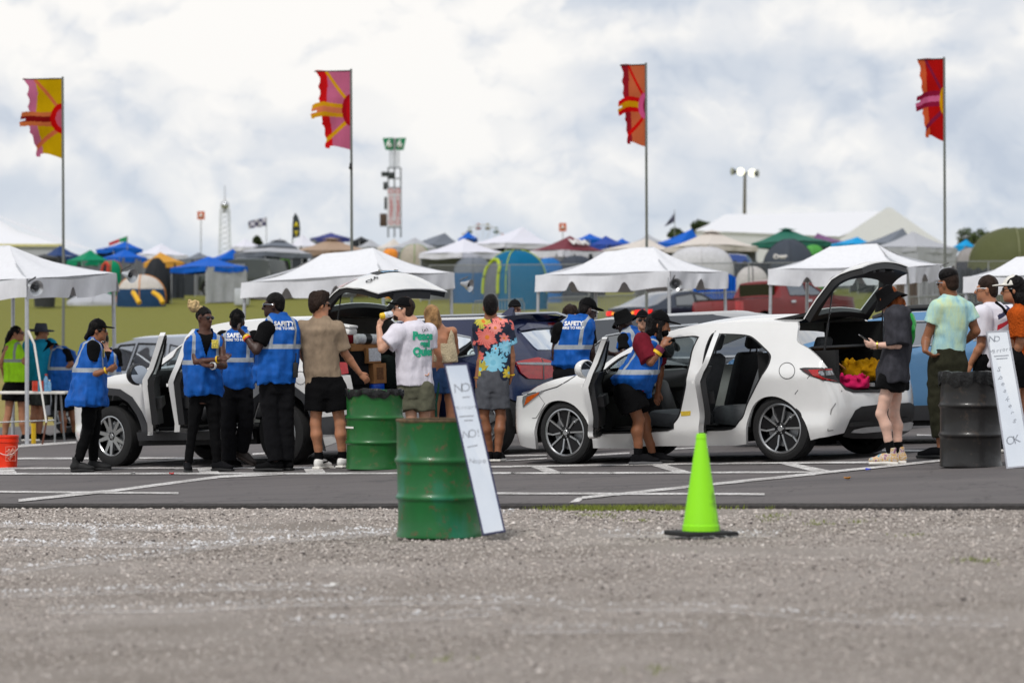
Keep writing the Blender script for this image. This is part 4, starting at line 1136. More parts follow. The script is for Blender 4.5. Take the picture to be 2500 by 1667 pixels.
CHALK = [[(0, 1276), (318, 1284), (744, 1290), (975, 1292)], [(0, 1320), (425, 1326), (560, 1327)], [(0, 1392), (160, 1369), (414, 1342), (560, 1322), (797, 1305), (975, 1292)],
         [(0, 1446), (425, 1430), (745, 1425), (893, 1438)], [(117, 1483), (478, 1478), (690, 1465), (1250, 1457), (1480, 1478)], [(690, 1512), (1062, 1496), (1250, 1483)],
         [(1480, 1476), (1720, 1475), (2100, 1504), (2500, 1512)], [(1250, 1530), (1728, 1523)], [(228, 1282), (232, 1320)], [(560, 1285), (575, 1325)], [(1460, 1297), (1700, 1302), (1915, 1297)], [(1130, 1236), (1260, 1246)]]
def ground():
 ys = [-80, -20, 5, 30, 50, 58, 62] + [66 + 4 * i for i in range(24)] + [165 + 12 * i for i in range(20)] + [420, 480, 560, 700, 1000, 2500]
 xs = [-1500, -400, -160, -90] + [-60 + 3 * i for i in range(41)] + [90, 160, 400, 1500]
 bm = bmesh.new()
 grid_faces(bm, [[(x, y, gz(x, y) - .11 + (noise.noise((x * .15, y * .15, 3)) * .07 if y > 66 else 0)) for x in xs] for y in ys])
 m, t, b = base_mat('meadow')
 pos = t.geom(); sp = t.new('ShaderNodeSeparateXYZ'); t.link(pos, sp.inputs[0])
 n1 = t.noise(t.mapv(pos, (.5, 1, 1)), .35, 4); n2 = t.noise(pos, 9, 4, .7)
 green = t.mix(n2, S(108, 110, 50), S(150, 148, 80)); dry = t.mix(n2, S(150, 136, 84), S(178, 162, 104))
 k = t.math('ADD', t.math('MULTIPLY', t.math('SUBTRACT', 92, sp.outputs[1]), .07), t.math('MULTIPLY', t.math('SUBTRACT', n1, .5), 3.2))
 c = t.mix(t.ramp(k, [(.0, .0), (.5, .45), (1, .85)]), green, dry)
 t.link(c, b.inputs['Base Color']); b.inputs['Roughness'].default_value = .95; b.inputs['Specular IOR Level'].default_value = .1
 bn = t.new('ShaderNodeBump'); bn.inputs['Distance'].default_value = .12; t.link(n2, bn.inputs['Height']); t.link(bn.outputs[0], b.inputs['Normal'])
 tag(obj('grass_field', bm, m), kind='structure')
 bm = bmesh.new(); rs = random.Random(3)
 xs = [-70, -40, -25] + [-15 + .12 * i for i in range(251)] + [25, 40, 70]
 rows = []
 for kk, dy in enumerate((0, 0, .06, .5, 3, 8, 14, 22, 30, 38)):
  row = []
  for x in xs:
   j = .035 * noise.noise((x * 1.7, 0, 0)) + .03 * noise.noise((x * 7, 1, 0))
   y = edge_y(x) + j * (1 if kk < 3 else 0) + dy
   if kk >= 9: y = 64 + .5 * noise.noise((x * .6, 4, 0))
   z = sl(x) + (-.075 if kk == 0 else -.018 + .012 * noise.noise((x * 5, 2, 0)) if kk == 1 else 0)
   row.append((x, y, z))
  rows.append(row)
 grid_faces(bm, rows, mif=lambda i, j: 1 if i < 2 else 0)
 m, t, b = base_mat('asphalt')
 pos = t.geom()
 n1 = t.noise(t.mapv(pos, (.25, 1, 1)), 1.3, 5, .6); n2 = t.noise(pos, 160, 3, .7); n3 = t.noise(t.mapv(pos, (.05, 1.6, 1)), 2.2, 4)
 c = t.mix(t.ramp(n1, [(.3, 0), (.7, 1)]), S(76, 73, 75), S(96, 91, 91))
 c = t.mix(t.ramp(n2, [(.35, 0), (.75, .55)]), c, S(134, 128, 124))
 c = t.mix(t.ramp(n3, [(.56, 0), (.68, .45)]), c, S(66, 64, 66))
 n4 = t.noise(t.mapv(pos, (.5, .25, 1)), 1.7, 6, .7); c = t.mix(t.ramp(n4, [(.60, 0), (.70, .5)]), c, S(58, 56, 58))
 ck = t.noise(t.mapv(pos, (.6, .35, 1)), 1.1, 6, .6); c = t.mix(t.ramp(t.math('ABSOLUTE', t.math('SUBTRACT', ck, .5)), [(.0, .75), (.004, 0)]), c, S(40, 38, 40))
 t.link(c, b.inputs['Base Color']); b.inputs['Roughness'].default_value = .8; b.inputs['Specular IOR Level'].default_value = .3
 bn = t.new('ShaderNodeBump'); bn.inputs['Strength'].default_value = .6; bn.inputs['Distance'].default_value = .006; t.link(n2, bn.inputs['Height']); t.link(bn.outputs[0], b.inputs['Normal'])
 tag(obj('asphalt', bm, [m, mat('asphalt_edge', S(60, 57, 56), .95, 0, .4, 30, 1, 120)]), kind='structure')
 m, t, b = base_mat('line_paint')
 n1 = t.noise(t.geom(), 40, 5, .7); n2 = t.noise(t.geom(), 3, 4)
 c = t.mix(t.ramp(t.math('ADD', n1, t.math('MULTIPLY', n2, .5)), [(.66, 0), (.80, 1)]), S(226, 224, 222), S(150, 146, 143))
 t.link(c, b.inputs['Base Color']); b.inputs['Roughness'].default_value = .8
 def poly(pts, dz=.005):
  bm = bmesh.new(); pp = []
  n = len(pts)
  for i in range(n):
   a, b_ = ground_at(*pts[i]), ground_at(*pts[(i + 1) % n])
   for k in range(8): q = a.lerp(b_, k / 8); pp.append(bm.verts.new((q.x, q.y, sl(q.x) + dz)))
  f = bm.faces.new(pp); bmesh.ops.triangulate(bm, faces=[f])
  bmesh.ops.recalc_face_normals(bm, faces=bm.faces)
  tag(obj('road_marking', bm, m, flat=True), kind='structure')
 def line(pts, w):
  for i in range(len(pts) - 1):
   (x0, y0), (x1, y1) = pts[i], pts[i + 1]; ww = w * 1.35
   poly([(x0, y0 - ww / 2), (x1, y1 - ww / 2), (x1, y1 + ww / 2), (x0, y0 + ww / 2)], .005 + .0015 * (len(bpy.data.objects) % 3))
 t1 = lambda l: [cp(T1, *p) for p in l]; t2 = lambda l: [cp(T2, *p) for p in l]
 line(t1([(-20, 285), (820, 291)]), 3.5); line(t1([(85, 326), (480, 284)]), 5); line(t1([(480, 284), (1000, 216), (1300, 200)]), 4.5)
 line(t1([(-20, 203), (1300, 200)]) + t2([(700, 197), (1490, 194)]), 3); line(t1([(-20, 178), (800, 176), (1570, 172)]), 3)
 line(t1([(78, 132), (460, 131)]), 3); line(t1([(620, 152), (920, 131)]), 3); line(t1([(80, 76), (350, 56)]), 4); line(t1([(1160, 112), (1330, 100)]), 3); line(t1([(640, 130), (1300, 132)]), 2.5)
 for x in (-25, 905, 1395): poly(t1([(x, 178), (x + 85, 176), (x + 105, 200), (x + 15, 201)]))
 line(t2([(-220, 170), (0, 168), (850, 156), (1660, 150)]), 3); line(t2([(-220, 198), (700, 197)]), 3)
 for q in ([(82, 168), (150, 167), (228, 195), (152, 195)], [(640, 163), (705, 159), (818, 193), (745, 194)], [(1230, 155), (1295, 153), (1480, 191), (1395, 194)]): poly(t2(q))
 line(t2([(-160, 292), (1160, 296)]), 3.5); line(t2([(320, 314), (480, 296), (800, 262), (1400, 201)]), 4.5); line(t2([(1400, 201), (2010, 137)]), 4)
 poly(t2([(262, 336), (300, 312), (335, 310), (310, 330)]))
 line(t2([(-220, 122), (160, 116)]), 2.5); line(t2([(-220, 150), (160, 132)]), 2.5); line(t2([(360, 117), (540, 106)]), 3); line(t2([(690, 90), (900, 80)]), 2.5)
 line(t2([(1700, 96), (2360, 97)]), 2.5); line(t2([(1780, 52), (2360, 50)]), 2.5); line(t2([(1860, 24), (1960, 26)]), 3)
 bm = bmesh.new()
 xs = [-30 + .5 * i for i in range(121)]
 grid_faces(bm, [[(x, y if kk else edge_y(x) + .12, sl(x) - .045 + (.012 * noise.noise((x * .9, y * .9, 9)) if kk else 0)) for x in xs] for kk, y in enumerate([None] + [27 - i * .5 for i in range(0, 60)])] if False else
               [[(x, edge_y(x) + .15 - s_, sl(x) - .045 + .014 * noise.noise((x * .9, s_ * .9, 9))) for x in xs] for s_ in [0, .2, .5] + [1 + .5 * i for i in range(70)]])
 m, t, b = base_mat('gravel_bed')
 pos = t.geom(); n1 = t.noise(pos, 55, 4, .7); n2 = t.noise(t.mapv(pos, (.5, 1, 1)), .8, 4); n3 = t.noise(pos, 16, 3, .6)
 c = t.ramp(n1, [(.3, S(126, 118, 113)), (.46, S(172, 163, 156)), (.62, S(192, 183, 176)), (.8, S(212, 205, 198))])
 c = t.mix(t.ramp(n2, [(.35, .45), (.65, 0)]), c, S(120, 110, 98)); c = t.mix(t.ramp(n3, [(.56, 0), (.74, .4)]), c, S(112, 105, 102))
 t.link(c, b.inputs['Base Color']); b.inputs['Roughness'].default_value = .95; b.inputs['Specular IOR Level'].default_value = .2
 bn = t.new('ShaderNodeBump'); bn.inputs['Distance'].default_value = .03; t.link(n1, bn.inputs['Height']); t.link(bn.outputs[0], b.inputs['Normal'])
 tag(obj('gravel_ground', bm, m), kind='structure')
 rs = np.random.RandomState(11); N = 90000
 u = rs.rand(N); D = 11.5 + 19.5 * u ** .85
 X = (rs.rand(N) * 2 - 1) * D * .172
 ey = EA.y + (EB.y - EA.y) * (X - EA.x) / (EB.x - EA.x)
 ok = D < ey + .1
 X, D = X[ok], D[ok]; N = len(X)
 size = (.0045 + .0085 * rs.rand(N) ** 2.4) * (1 + .9 * (rs.rand(N) > .985)) * np.clip(D / 26, .6, .95)
 z0 = SL * 40 * np.tanh(X / 40) - .043
 o = np.array([[1, 0, 0], [-1, 0, 0], [0, 1, 0], [0, -1, 0], [0, 0, 1], [0, 0, -1]], np.float32)
 sc = size[:, None, None] * (.6 + .8 * rs.rand(N, 6, 1)) * np.array([1.15, 1.15, .75])
 ang = rs.rand(N) * 6.28
 V = o[None] * sc
 x = V[:, :, 0] * np.cos(ang)[:, None] - V[:, :, 1] * np.sin(ang)[:, None]; y = V[:, :, 0] * np.sin(ang)[:, None] + V[:, :, 1] * np.cos(ang)[:, None]
 V = np.stack([x + X[:, None], y + D[:, None], V[:, :, 2] + (z0 + size * .25)[:, None]], -1).reshape(-1, 3)
 f = np.array([[0, 2, 4], [2, 1, 4], [1, 3, 4], [3, 0, 4], [2, 0, 5], [1, 2, 5], [3, 1, 5], [0, 3, 5]])
 Fc = (f[None] + 6 * np.arange(N)[:, None, None]).reshape(-1, 3)
 px = CX + X * F / D; py = HY + (CH - z0) * F / D
 chalk = np.zeros(N)
 for l in CHALK:
  for (xa, ya), (xb, yb) in zip(l, l[1:]):
   if abs(xb - xa) < 40: dd = np.where((py > min(ya, yb)) & (py < max(ya, yb)), np.abs(px - (xa + xb) / 2) / 9, 9)
   else: dd = np.where((px >= min(xa, xb)) & (px <= max(xa, xb)), np.abs(py - (ya + (yb - ya) * (px - xa) / (xb - xa))) / 4.5, 9)
   chalk = np.maximum(chalk, np.exp(-dd ** 2))
 g = rs.rand(N)
 base = np.where(g[:, None] < .10, np.array(S(96, 90, 88)), np.where(g[:, None] < .45, np.array(S(170, 161, 155)), np.where(g[:, None] < .88, np.array(S(191, 182, 175)), np.array(S(210, 203, 197)))))
 base = base * (.8 + .4 * rs.rand(N, 1))
 wh = (rs.rand(N) < chalk * .75)
 base[wh] = np.array(S(226, 226, 228))
 cols_ = np.repeat(base, 6, axis=0)
 m, t, b = base_mat('loose_stone'); t.link(t.attr('stone').outputs['Color'], b.inputs['Base Color']); b.inputs['Roughness'].default_value = .9; b.inputs['Specular IOR Level'].default_value = .2
 tag(mesh_np('gravel', V, Fc, m, attrs={'stone': cols_}, smooth=False), 'loose grey crushed stone covering the foreground', 'gravel', kind='stuff')
 m, t, b = base_mat('chalk_dust')
 n = t.noise(t.geom(), 26, 5, .75); b.inputs['Base Color'].default_value = (*S(222, 222, 224), 1); b.inputs['Roughness'].default_value = .95
 t.link(t.ramp(n, [(.48, 0), (.72, .75)]), b.inputs['Alpha'])
 for l in CHALK:
  bm = bmesh.new(); up, dn = [], []
  ll = []
  for (xa, ya), (xb, yb) in zip(l, l[1:]):
   for k in range(10): ll.append((xa + (xb - xa) * k / 10, ya + (yb - ya) * k / 10))
  vert = abs(l[0][0] - l[1][0]) < 40; w = 6 if vert else 3.2
  for q in ll:
   for arr, s_ in ((up, -1), (dn, 1)):
    g_ = ground_at(q[0] + (s_ * w * 1.6 if vert else 0), q[1] + (0 if vert else s_ * w))
    arr.append((g_.x, g_.y, sl(g_.x) - .024))
  grid_faces(bm, [up, dn]); tag(obj('chalk_line', bm, m, flat=True), kind='structure')
 rs = random.Random(5); bm = bmesh.new()
 def tuft(px, py, n, h):
  g_ = ground_at(px, py)
  for _ in range(n):
   p = Vector((g_.x + rs.gauss(0, .06), g_.y + rs.gauss(0, .05), sl(g_.x) - .045)); a = rs.random() * 6.28; hh = h * (.5 + rs.random())
   w_ = Vector((math.cos(a), math.sin(a), 0)) * .004; tip = p + Vector((rs.gauss(0, .35) * hh, rs.gauss(0, .35) * hh, hh))
   bm.faces.new([bm.verts.new(p - w_), bm.verts.new(p + w_), bm.verts.new(p.lerp(tip, .6) + w_ * .8), bm.verts.new(tip)])
 for _ in range(150): tuft(1250 + .531 * (rs.gauss(520, 190)), 1229 + abs(rs.gauss(0, 1.5)), 14, .035)
 for cx, cy, k in ((1450, 1243, 8), (1490, 1246, 6), (1900, 1246, 7), (1880, 1252, 5), (2010, 1262, 7), (2090, 1258, 4), (2225, 1290, 5), (2400, 1352, 6), (1610, 1608, 4), (1560, 1256, 5), (2380, 1350, 4), (1085, 1580, 3)):
  for _ in range(k): tuft(cx + rs.gauss(0, 9), cy + rs.gauss(0, 2.5), 7, .016)
 tag(obj('grass', bm, mat('weed', S(122, 134, 52), .9, 0, .3, 20), flat=True), 'sparse grass growing along the asphalt edge and in gravel', 'grass', kind='stuff')
 for (x, y), c, n_ in ((cp(T1, 610, 205), S(220, 220, 220), 'white paper scrap on asphalt left of stepping person'), (cp(T1, 788, 205), S(190, 40, 40), 'small red scrap on asphalt near white line'), (cp(T2, 1540, 230), S(230, 150, 30), 'small orange scrap on asphalt before black drum'), (cp(T2, 1636, 188), S(40, 60, 190), 'small blue scrap on asphalt near tie-dye shoes'), (cp(T1, 1538, 690), S(232, 230, 226), 'white pebble lump on gravel before green drum')):
  g_ = ground_at(x, y); bm = bmesh.new(); r_ = random.Random(int(x))
  dz = .012 if y < 1229 else -.03
  grid_faces(bm, [[(g_.x + (i - 1) * .025, g_.y + (j - 1) * .03, sl(g_.x) + dz + r_.random() * .022) for i in range(3)] for j in range(3)]); solid(bm, .004)
  tag(obj('paper_scrap' if y < 1229 else 'white_stone', bm, mat('scrap' + str(int(x)), c, .8)), n_, 'litter' if y < 1229 else 'stone')
# ------------------------------------------------------------------ vehicles
PAINTW = mat('white_paint', S(228, 228, 227), .2, 0, .03, 3, coat=1.0, dirt=.08)
TRIM = mat('black_trim', S(20, 20, 22), .45, 0, .15, 30); CLAD = mat('grey_cladding', S(52, 53, 56), .6, 0, .1, 40); INTB = mat('cabin_black', S(16, 16, 17), .8)
SEATG = mat('grey_seat', S(96, 99, 102), .75, 0, .15, 20, .3, 200); SEATD = mat('dark_seat', S(40, 41, 44), .8, 0, .15, 20)
GLASS = glass('window_glass', (.40, .46, .46), .3); GLASSD = glass('dark_window_glass', (.05, .06, .065), .3); GLASSC = glass('clear_glass', (.78, .86, .84), .2)
GLASSB = glass('blue_window_glass', (.06, .09, .12), .9)
CHROME = mat('chrome', S(200, 202, 204), .18, 1, .05); ALU = mat('machined_alloy', S(176, 178, 180), .3, .9, .05); RIMD = mat('dark_alloy', S(30, 30, 32), .35, .5)
TYRE = mat('tyre_rubber', S(24, 24, 25), .85, 0, .2, 25, .4, 90); MIRR = mat('mirror_glass', S(190, 200, 214), .04, 1, .0)
REDL = mat('red_lens', S(170, 16, 14), .12, 0, .25, 30, coat=.9); REDD = mat('dark_red_lens', S(74, 10, 12), .12, 0, .3, 30, coat=.9); AMB = mat('amber_lens', S(196, 84, 20), .15, 0, .3, 40, coat=.9); CLRL = mat('clear_lens_cover', S(150, 152, 156), .1, .4, .4, 60, coat=.9)
SILL = mat('sill_metal', S(150, 150, 148), .4, .3)
class Wall:
 """the closed curve a car body follows in plan; a point is (arc length from the rear middle, height)"""
 def __init__(s, ctl, side, end):
  c = catmull([(x, y, 0) for x, y in ctl], 24)
  s.p = np.array([(q.x, q.y) for q in c]); d = np.diff(s.p, axis=0)
  s.s = np.concatenate([[0], np.cumsum(np.hypot(d[:, 0], d[:, 1]))]); s.S = s.s[-1]
  t = np.gradient(s.p, s.s, axis=0); t /= np.linalg.norm(t, axis=1)[:, None]
  s.nrm = np.stack([-t[:, 1], t[:, 0]], 1)          # outward
  def sm(l):
   q = catmull([(a, b, 0) for a, b in l], 8); return [(v.x, v.y) for v in q]
  s.side, s.end = sm(side), (sm(end[0]), sm(end[1]))
 def inset(s, nx, ny, z):
  a = np.interp(z, [q[0] for q in s.side], [q[1] for q in s.side])
  f = np.interp(z, [q[0] for q in s.end[0]], [q[1] for q in s.end[0]]); r = np.interp(z, [q[0] for q in s.end[1]], [q[1] for q in s.end[1]])
  return a * ny ** 2 + np.where(nx > 0, f, r) * nx ** 2
 def pt(s, u, z, off=0.0):
  m = 1
  if u < 0: u, m = -u, -1
  if u > s.S: u, m = 2 * s.S - u, -m
  x, y = np.interp(u, s.s, s.p[:, 0]), np.interp(u, s.s, s.p[:, 1])
  nx, ny = np.interp(u, s.s, s.nrm[:, 0]), np.interp(u, s.s, s.nrm[:, 1])
  k = off - s.inset(nx, ny, z)
  return Vector((x + nx * k, m * (y + ny * k), z))
 def u_of_x(s, x):
  """arc length on the long side at fore-aft position x"""
  return float(np.interp(x, s.p[:, 0], s.s))
class Car:
 def __init__(s, name, label, pf, pr, hw, Lf, Lr, side, end, yw=None, cat='car', group=None, nose=(.8, .42), tail=(.84, .5), fit=None, wb=None):
  """pf, pr: photo pixels where the camera-side front and rear tyres meet the ground"""
  A, B = (ground_at(*p) if len(p) == 2 else Vector(p) for p in (pf, pr))
  X = (A - B).normalized(); Zg = Vector((-SL, 0, 1)).normalized()
  Y = Vector((-X.y, X.x, 0)); Y = Y if Y.y < 0 else -Y
  Y = (Y - Zg * Y.dot(Zg)).normalized()
  s.yw = yw or hw - .04; s.wb = (A - B).length
  O = (A + B) / 2 - Y * s.yw
  s.M = Matrix((X, Y, Zg)).transposed().to_4x4(); s.M.translation = O
  s.Mi = s.M.inverted(); s.hw = hw; s.X, s.Y, s.Z = X, Y, Zg
  s.shape = (nose, tail, side, end)
  s.ov = [Lf, Lr]; s.mk()
  if fit:                                            # overhangs that put nose and tail where the photo has them
   for k, tgt, lo_hi in ((0, fit[0], min), (1, fit[1], max)):
    if tgt is None: continue
    a, b = .4, 1.5
    for _ in range(14):
     s.ov[k] = (a + b) / 2; s.mk()
     e = lo_hi(s.px(s.W.pt(u, .55))[0] for u in np.linspace(-s.W.S * .4, s.W.S * 1.2, 160))
     if (e > tgt) == (k == 0): a = s.ov[k]
     else: b = s.ov[k]
    s.ov[k] = (a + b) / 2; s.mk()
  s.root = empty(name, s.M @ Vector((0, 0, 0)), label, cat, group)
 def mk(s):
  (n1, n2), (t1, t2), side, end = s.shape
  w, f, r = s.hw, s.wb / 2 + s.ov[0], s.wb / 2 + s.ov[1]
  ctl = [(-r, 0), (-r + .02, w * t2 * .7), (-r + .09, w * t1), (-r + .32, w * .955), (-r + .85, w * .995), (0, w), (f - .95, w * .985), (f - .5, w * .93), (f - .2, w * n1), (f - .03, w * n2 * .8), (f, 0)]
  s.W = Wall(ctl, side, end)
 def px(s, p):
  q = s.M @ Vector(p); return (CX + F * q.x / q.y, HY - F * (q.z - CH) / q.y)
 def tr(s, C, pts):
  """photo points -> positions on the body surface"""
  out = []
  us = np.linspace(-s.W.S * .45, s.W.S * 1.1, 700)
  au = np.where(us > s.W.S, 2 * s.W.S - us, np.abs(us)); sg = np.where((us < 0) | (us > s.W.S), -1, 1)
  X, Y = np.interp(au, s.W.s, s.W.p[:, 0]), np.interp(au, s.W.s, s.W.p[:, 1])
  NX, NY = np.interp(au, s.W.s, s.W.nrm[:, 0]), np.interp(au, s.W.s, s.W.nrm[:, 1])
  O = s.Mi @ Vector((0, 0, CH)); R3 = s.Mi.to_3x3()
  for q in pts:
   if len(q) == 3: out.append((q[0] if q[0] < 50 else s.W.S, q[1])); continue      # already (s, z)
   x, y = cp(C, *q) if C else q
   d = R3 @ Vector(((x - CX) / F, 1, -(y - HY) / F)); z = .8
   for _ in range(5):
    k = s.W.inset(NX, NY, z); bx, by = X - NX * k, sg * (Y - NY * k)
    e = (bx - O.x) * d.y - (by - O.y) * d.x               # side of the ray
    t = (bx - O.x) * d.x + (by - O.y) * d.y; t = t / (d.x ** 2 + d.y ** 2)
    c = np.where(e[:-1] * e[1:] <= 0)[0]
    i = c[np.argmin(t[c])] if len(c) else int(np.argmin(np.abs(e)))
    if len(c): w = e[i] / (e[i] - e[i + 1] + 1e-12)
    else: w = 0; i = min(i, len(us) - 2)
    u = us[i] + (us[i + 1] - us[i]) * w; tt = t[i] + (t[i + 1] - t[i]) * w
    z = O.z + d.z * tt
   out.append((float(u), float(z)))
  return out
 def mp(s, mir=False):
  f = (lambda u, z, o: s.M @ s.W.pt(-u, z, o)) if mir else (lambda u, z, o: s.M @ s.W.pt(u, z, o))
  return f
 def panel(s, name, out, mt, holes=(), th=.02, off=0.0, parent=None, mi_in=None, step=.08, both=False):
  bm = bmesh.new(); sheet(bm, out, s.mp(), holes, step, th, 0, mi_in, off)
  if both: sheet(bm, out, s.mp(True), holes, step, th, 0, mi_in, off)
  return obj(name, bm, mt, parent or s.root)
 def loft(s, bm, rows, n=12, mi=0, th=0):
  """rows: (left-edge (s,z), crown, bulge) from front to back, crossing to the mirrored edge"""
  R_ = []
  for (u, z), cr, bu in rows:
   p = s.W.pt(u, z)
   R_.append([s.M @ Vector((p.x + bu * (1 - (j / n * 2 - 1) ** 2), p.y * (1 - j / n * 2), p.z + cr * (1 - (j / n * 2 - 1) ** 2))) for j in range(n + 1)])
  grid_faces(bm, R_, mi)
 def bx(s, bm, c, sz, rot=0, mi=0, bev=0, ax='Y', rz=0):
  M = s.M.to_3x3() @ Matrix.Rotation(R(rz), 3, 'Z') @ Matrix.Rotation(R(rot), 3, ax)
  box(bm, s.M @ Vector(c), sz, M, mi, bev)
 def wheel(s, x, side, Ro, Ri, style, steer=0, wd=.225, rimm=ALU, detail=True):
  y = (s.yw) * side; c = Vector((x, y - side * 0.0, Ro))
  o = s.M @ Vector((x, y, Ro))
  L = Matrix(((1, 0, 0), (0, 0, side), (0, 1, 0)))       # lathe axis -> outward Y
  M = s.M.to_3x3() @ Matrix.Rotation(R(steer), 3, 'Z') @ L
  w = empty('wheel', o, None); w.parent = s.root; w.location = Vector(o) - wloc(s.root)
  h = wd / 2
  bm = bmesh.new()
  lathe(bm, [(Ri - .005, -h * .9), (Ri + .02, -h), (Ro - .045, -h), (Ro - .012, -h * .86), (Ro, -h * .6), (Ro, h * .6), (Ro - .012, h * .86), (Ro - .045, h), (Ri + .02, h), (Ri - .005, h * .88)], o - (M @ Vector((0, 0, h))), 56, M)
  if detail:
   for k in (-.35, 0, .35): lathe(bm, [(Ro + .0005, k * wd - .006), (Ro - .008, k * wd), (Ro + .0005, k * wd + .006)], o - (M @ Vector((0, 0, h))), 56, M)
  obj('tyre', bm, TYRE, w)
  bm = bmesh.new(); c0 = o - (M @ Vector((0, 0, h)))
  lathe(bm, [(Ri + .004, h * .97), (Ri - .008, h * 1.0), (Ri - .018, h * .9)], c0, 56, M, 0)
  lathe(bm, [(Ri - .012, h * .9), (Ri - .02, h * .1), (Ri * .3, h * .05), (.0, h * .05)], c0, 40, M, 1)
  lathe(bm, [(.062, h * .3), (.062, h * .80), (.05, h * .87), (.0, h * .87)], c0, 24, M, 1); lathe(bm, [(.03, h * .88), (.026, h * .91), (0, h * .91)], c0, 20, M, 0)
  def spoke(a, r0, r1, w0, w1, z0, z1, mi, tk=.03):
   d = Vector((math.cos(a), math.sin(a), 0)); q = Vector((-math.sin(a), math.cos(a), 0))
   vs = []
   for r, ww, zz in ((r0, w0, z0), (r1, w1, z1)):
    for sx, dz in ((-1, 0), (1, 0), (1, -tk), (-1, -tk)): vs.append(bm.verts.new(c0 + M @ (d * r + q * sx * ww + Vector((0, 0, zz + dz)))))
   for f in ((0, 1, 2, 3), (7, 6, 5, 4), (0, 4, 5, 1), (1, 5, 6, 2), (2, 6, 7, 3), (3, 7, 4, 0)):
    bm.faces.new([vs[i] for i in f]).material_index = mi
  zi, zo = h * .86, h * .93
  if style == 'y5':
   for k in range(5):
    a = 2 * math.pi * k / 5 + math.pi / 2
    spoke(a, .05, Ri - .012, .032, .052, zi - .014, zo - .016, 1)
    for b0, q0, b1, q1 in ((a + .30, .06, a + .30, Ri - .014), (a - .36, .065, a - .44, Ri * .66), (a - .44, Ri * .66, a - .34, Ri - .014)):
     P0 = Vector((math.cos(b0), math.sin(b0), 0)) * q0; P1 = Vector((math.cos(b1), math.sin(b1), 0)) * q1
     d = (P1 - P0).normalized(); q = Vector((-d.y, d.x, 0)); vs = []
     for pp, zz in ((P0, zi), (P1, zo)):
      for sx, dz in ((-1, 0), (1, 0), (1, -.025), (-1, -.025)): vs.append(bm.verts.new(c0 + M @ (pp + q * sx * .0085 + Vector((0, 0, zz + dz)))))
     for f in ((0, 1, 2, 3), (7, 6, 5, 4), (0, 4, 5, 1), (1, 5, 6, 2), (2, 6, 7, 3), (3, 7, 4, 0)): bm.faces.new([vs[i] for i in f]).material_index = 0
    spoke(a - .03, .05, Ri - .012, .022, .066, zi - .016, zo - .02, 1)
  else:
   n = 10 if style == 'ten' else 5
   for k in range(n):
    a = 2 * math.pi * (k + (.14 if style == 'ten' and k % 2 else -.14 if style == 'ten' else 0)) / n + .3
    spoke(a, .05, Ri - .01, .026 if n == 10 else .034, .017 if n == 10 else .030, zi, zo, 0, .035)
  for k in range(5):
   a = 2 * math.pi * k / 5 + .6; q = Vector((math.cos(a), math.sin(a), 0)) * .043
   lathe(bm, [(.008, h * .86), (.008, h * .93), (0, h * .93)], c0 + M @ q, 8, M, 0)
  obj('rim', bm, [rimm, RIMD], w)
  if detail:
   bm = bmesh.new(); lathe(bm, [(.07, h * .2), (Ri * .72, h * .2), (Ri * .72, h * .32), (.07, h * .32)], c0, 36, M)
   obj('brake_disc', bm, STEEL, w)
  return w
 def liner(s, bm, x, Ro, mi=0, both=True):
  for side in ((1, -1) if both else (1,)):
   M = s.M.to_3x3() @ Matrix(((1, 0, 0), (0, 0, side), (0, 1, 0)))
   lathe(bm, [(Ro + .055, -.34), (Ro + .055, -.075)], s.M @ Vector((x, s.yw * side, Ro)), 20, M, mi, a0=-.1, a1=math.pi + .1)
 def under(s, z0=.22, z1=.5, mt=INTB):
  bm = bmesh.new(); w = s.hw - .09
  s.bx(bm, (0, 0, (z0 + z1) / 2), (s.wb - .86, 2 * w, z1 - z0)); s.bx(bm, (0, 0, z1), (s.wb + s.ov[0] + s.ov[1] - .3, 2 * w - .5, .04))
  for e, o in ((1, s.ov[0]), (-1, s.ov[1])): s.bx(bm, (e * (s.wb / 2 + o * .45), 0, .36), (o * .62, w * 1.2, .2))
  return obj('underbody', bm, mt, s.root)
 def seat(s, x, y, mt, zb=.34, back=True, wd=.5, lean=18):
  r = empty('seat', s.M @ Vector((x, y, zb)), None); r.parent = s.root; r.location = s.M @ Vector((x, y, zb)) - wloc(s.root)
  bm = bmesh.new(); s.bx(bm, (x, y, zb + .08), (.52, wd, .17), -6, bev=.06); obj('seat_cushion', bm, mt, r)
  bm = bmesh.new(); s.bx(bm, (x - .30, y, zb + .44), (.14, wd * .94, .62), -lean, bev=.06); obj('seat_back', bm, mt, r)
  bm = bmesh.new(); s.bx(bm, (x - .44, y, zb + .86), (.10, .27, .2), -lean, bev=.045)
  for q in (-.06, .06): tube(bm, [s.M @ Vector((x - .40, y + q, zb + .70)), s.M @ Vector((x - .43, y + q, zb + .8))], .008, 6)
  obj('head_rest', bm, mt, r)
 def mirror(s, p, mt, sz=(.10, .2, .14)):
  """door mirror at a local point, its glass facing back"""
  F_ = Field(np.array(s.M @ Vector(p)) - .22, np.array(s.M @ Vector(p)) + .22, .008)
  Mx = np.array(s.M.to_3x3())
  F_.ell(np.array(s.M @ Vector(p)), [sz[0], sz[1] * .62, sz[2] * .62], Mx, .02, half=(0, 1, -.03))
  F_.cone(s.M @ Vector((p[0], p[1], p[2] - .03)), s.M @ Vector((p[0] + .02, p[1] - .2, p[2] - .06)), .022, .03, .02)
  v, q = F_.mesh(); o = mesh_np('side_mirror', v, q, mt, s.root)
  bm = bmesh.new(); lathe(bm, [(0, 0), (1, 0)], (0, 0, 0), 28)
  for w in bm.verts: w.co = s.M @ Vector((p[0] - .034, p[1] + w.co.x * sz[1] * .54, p[2] + w.co.y * sz[2] * .53))
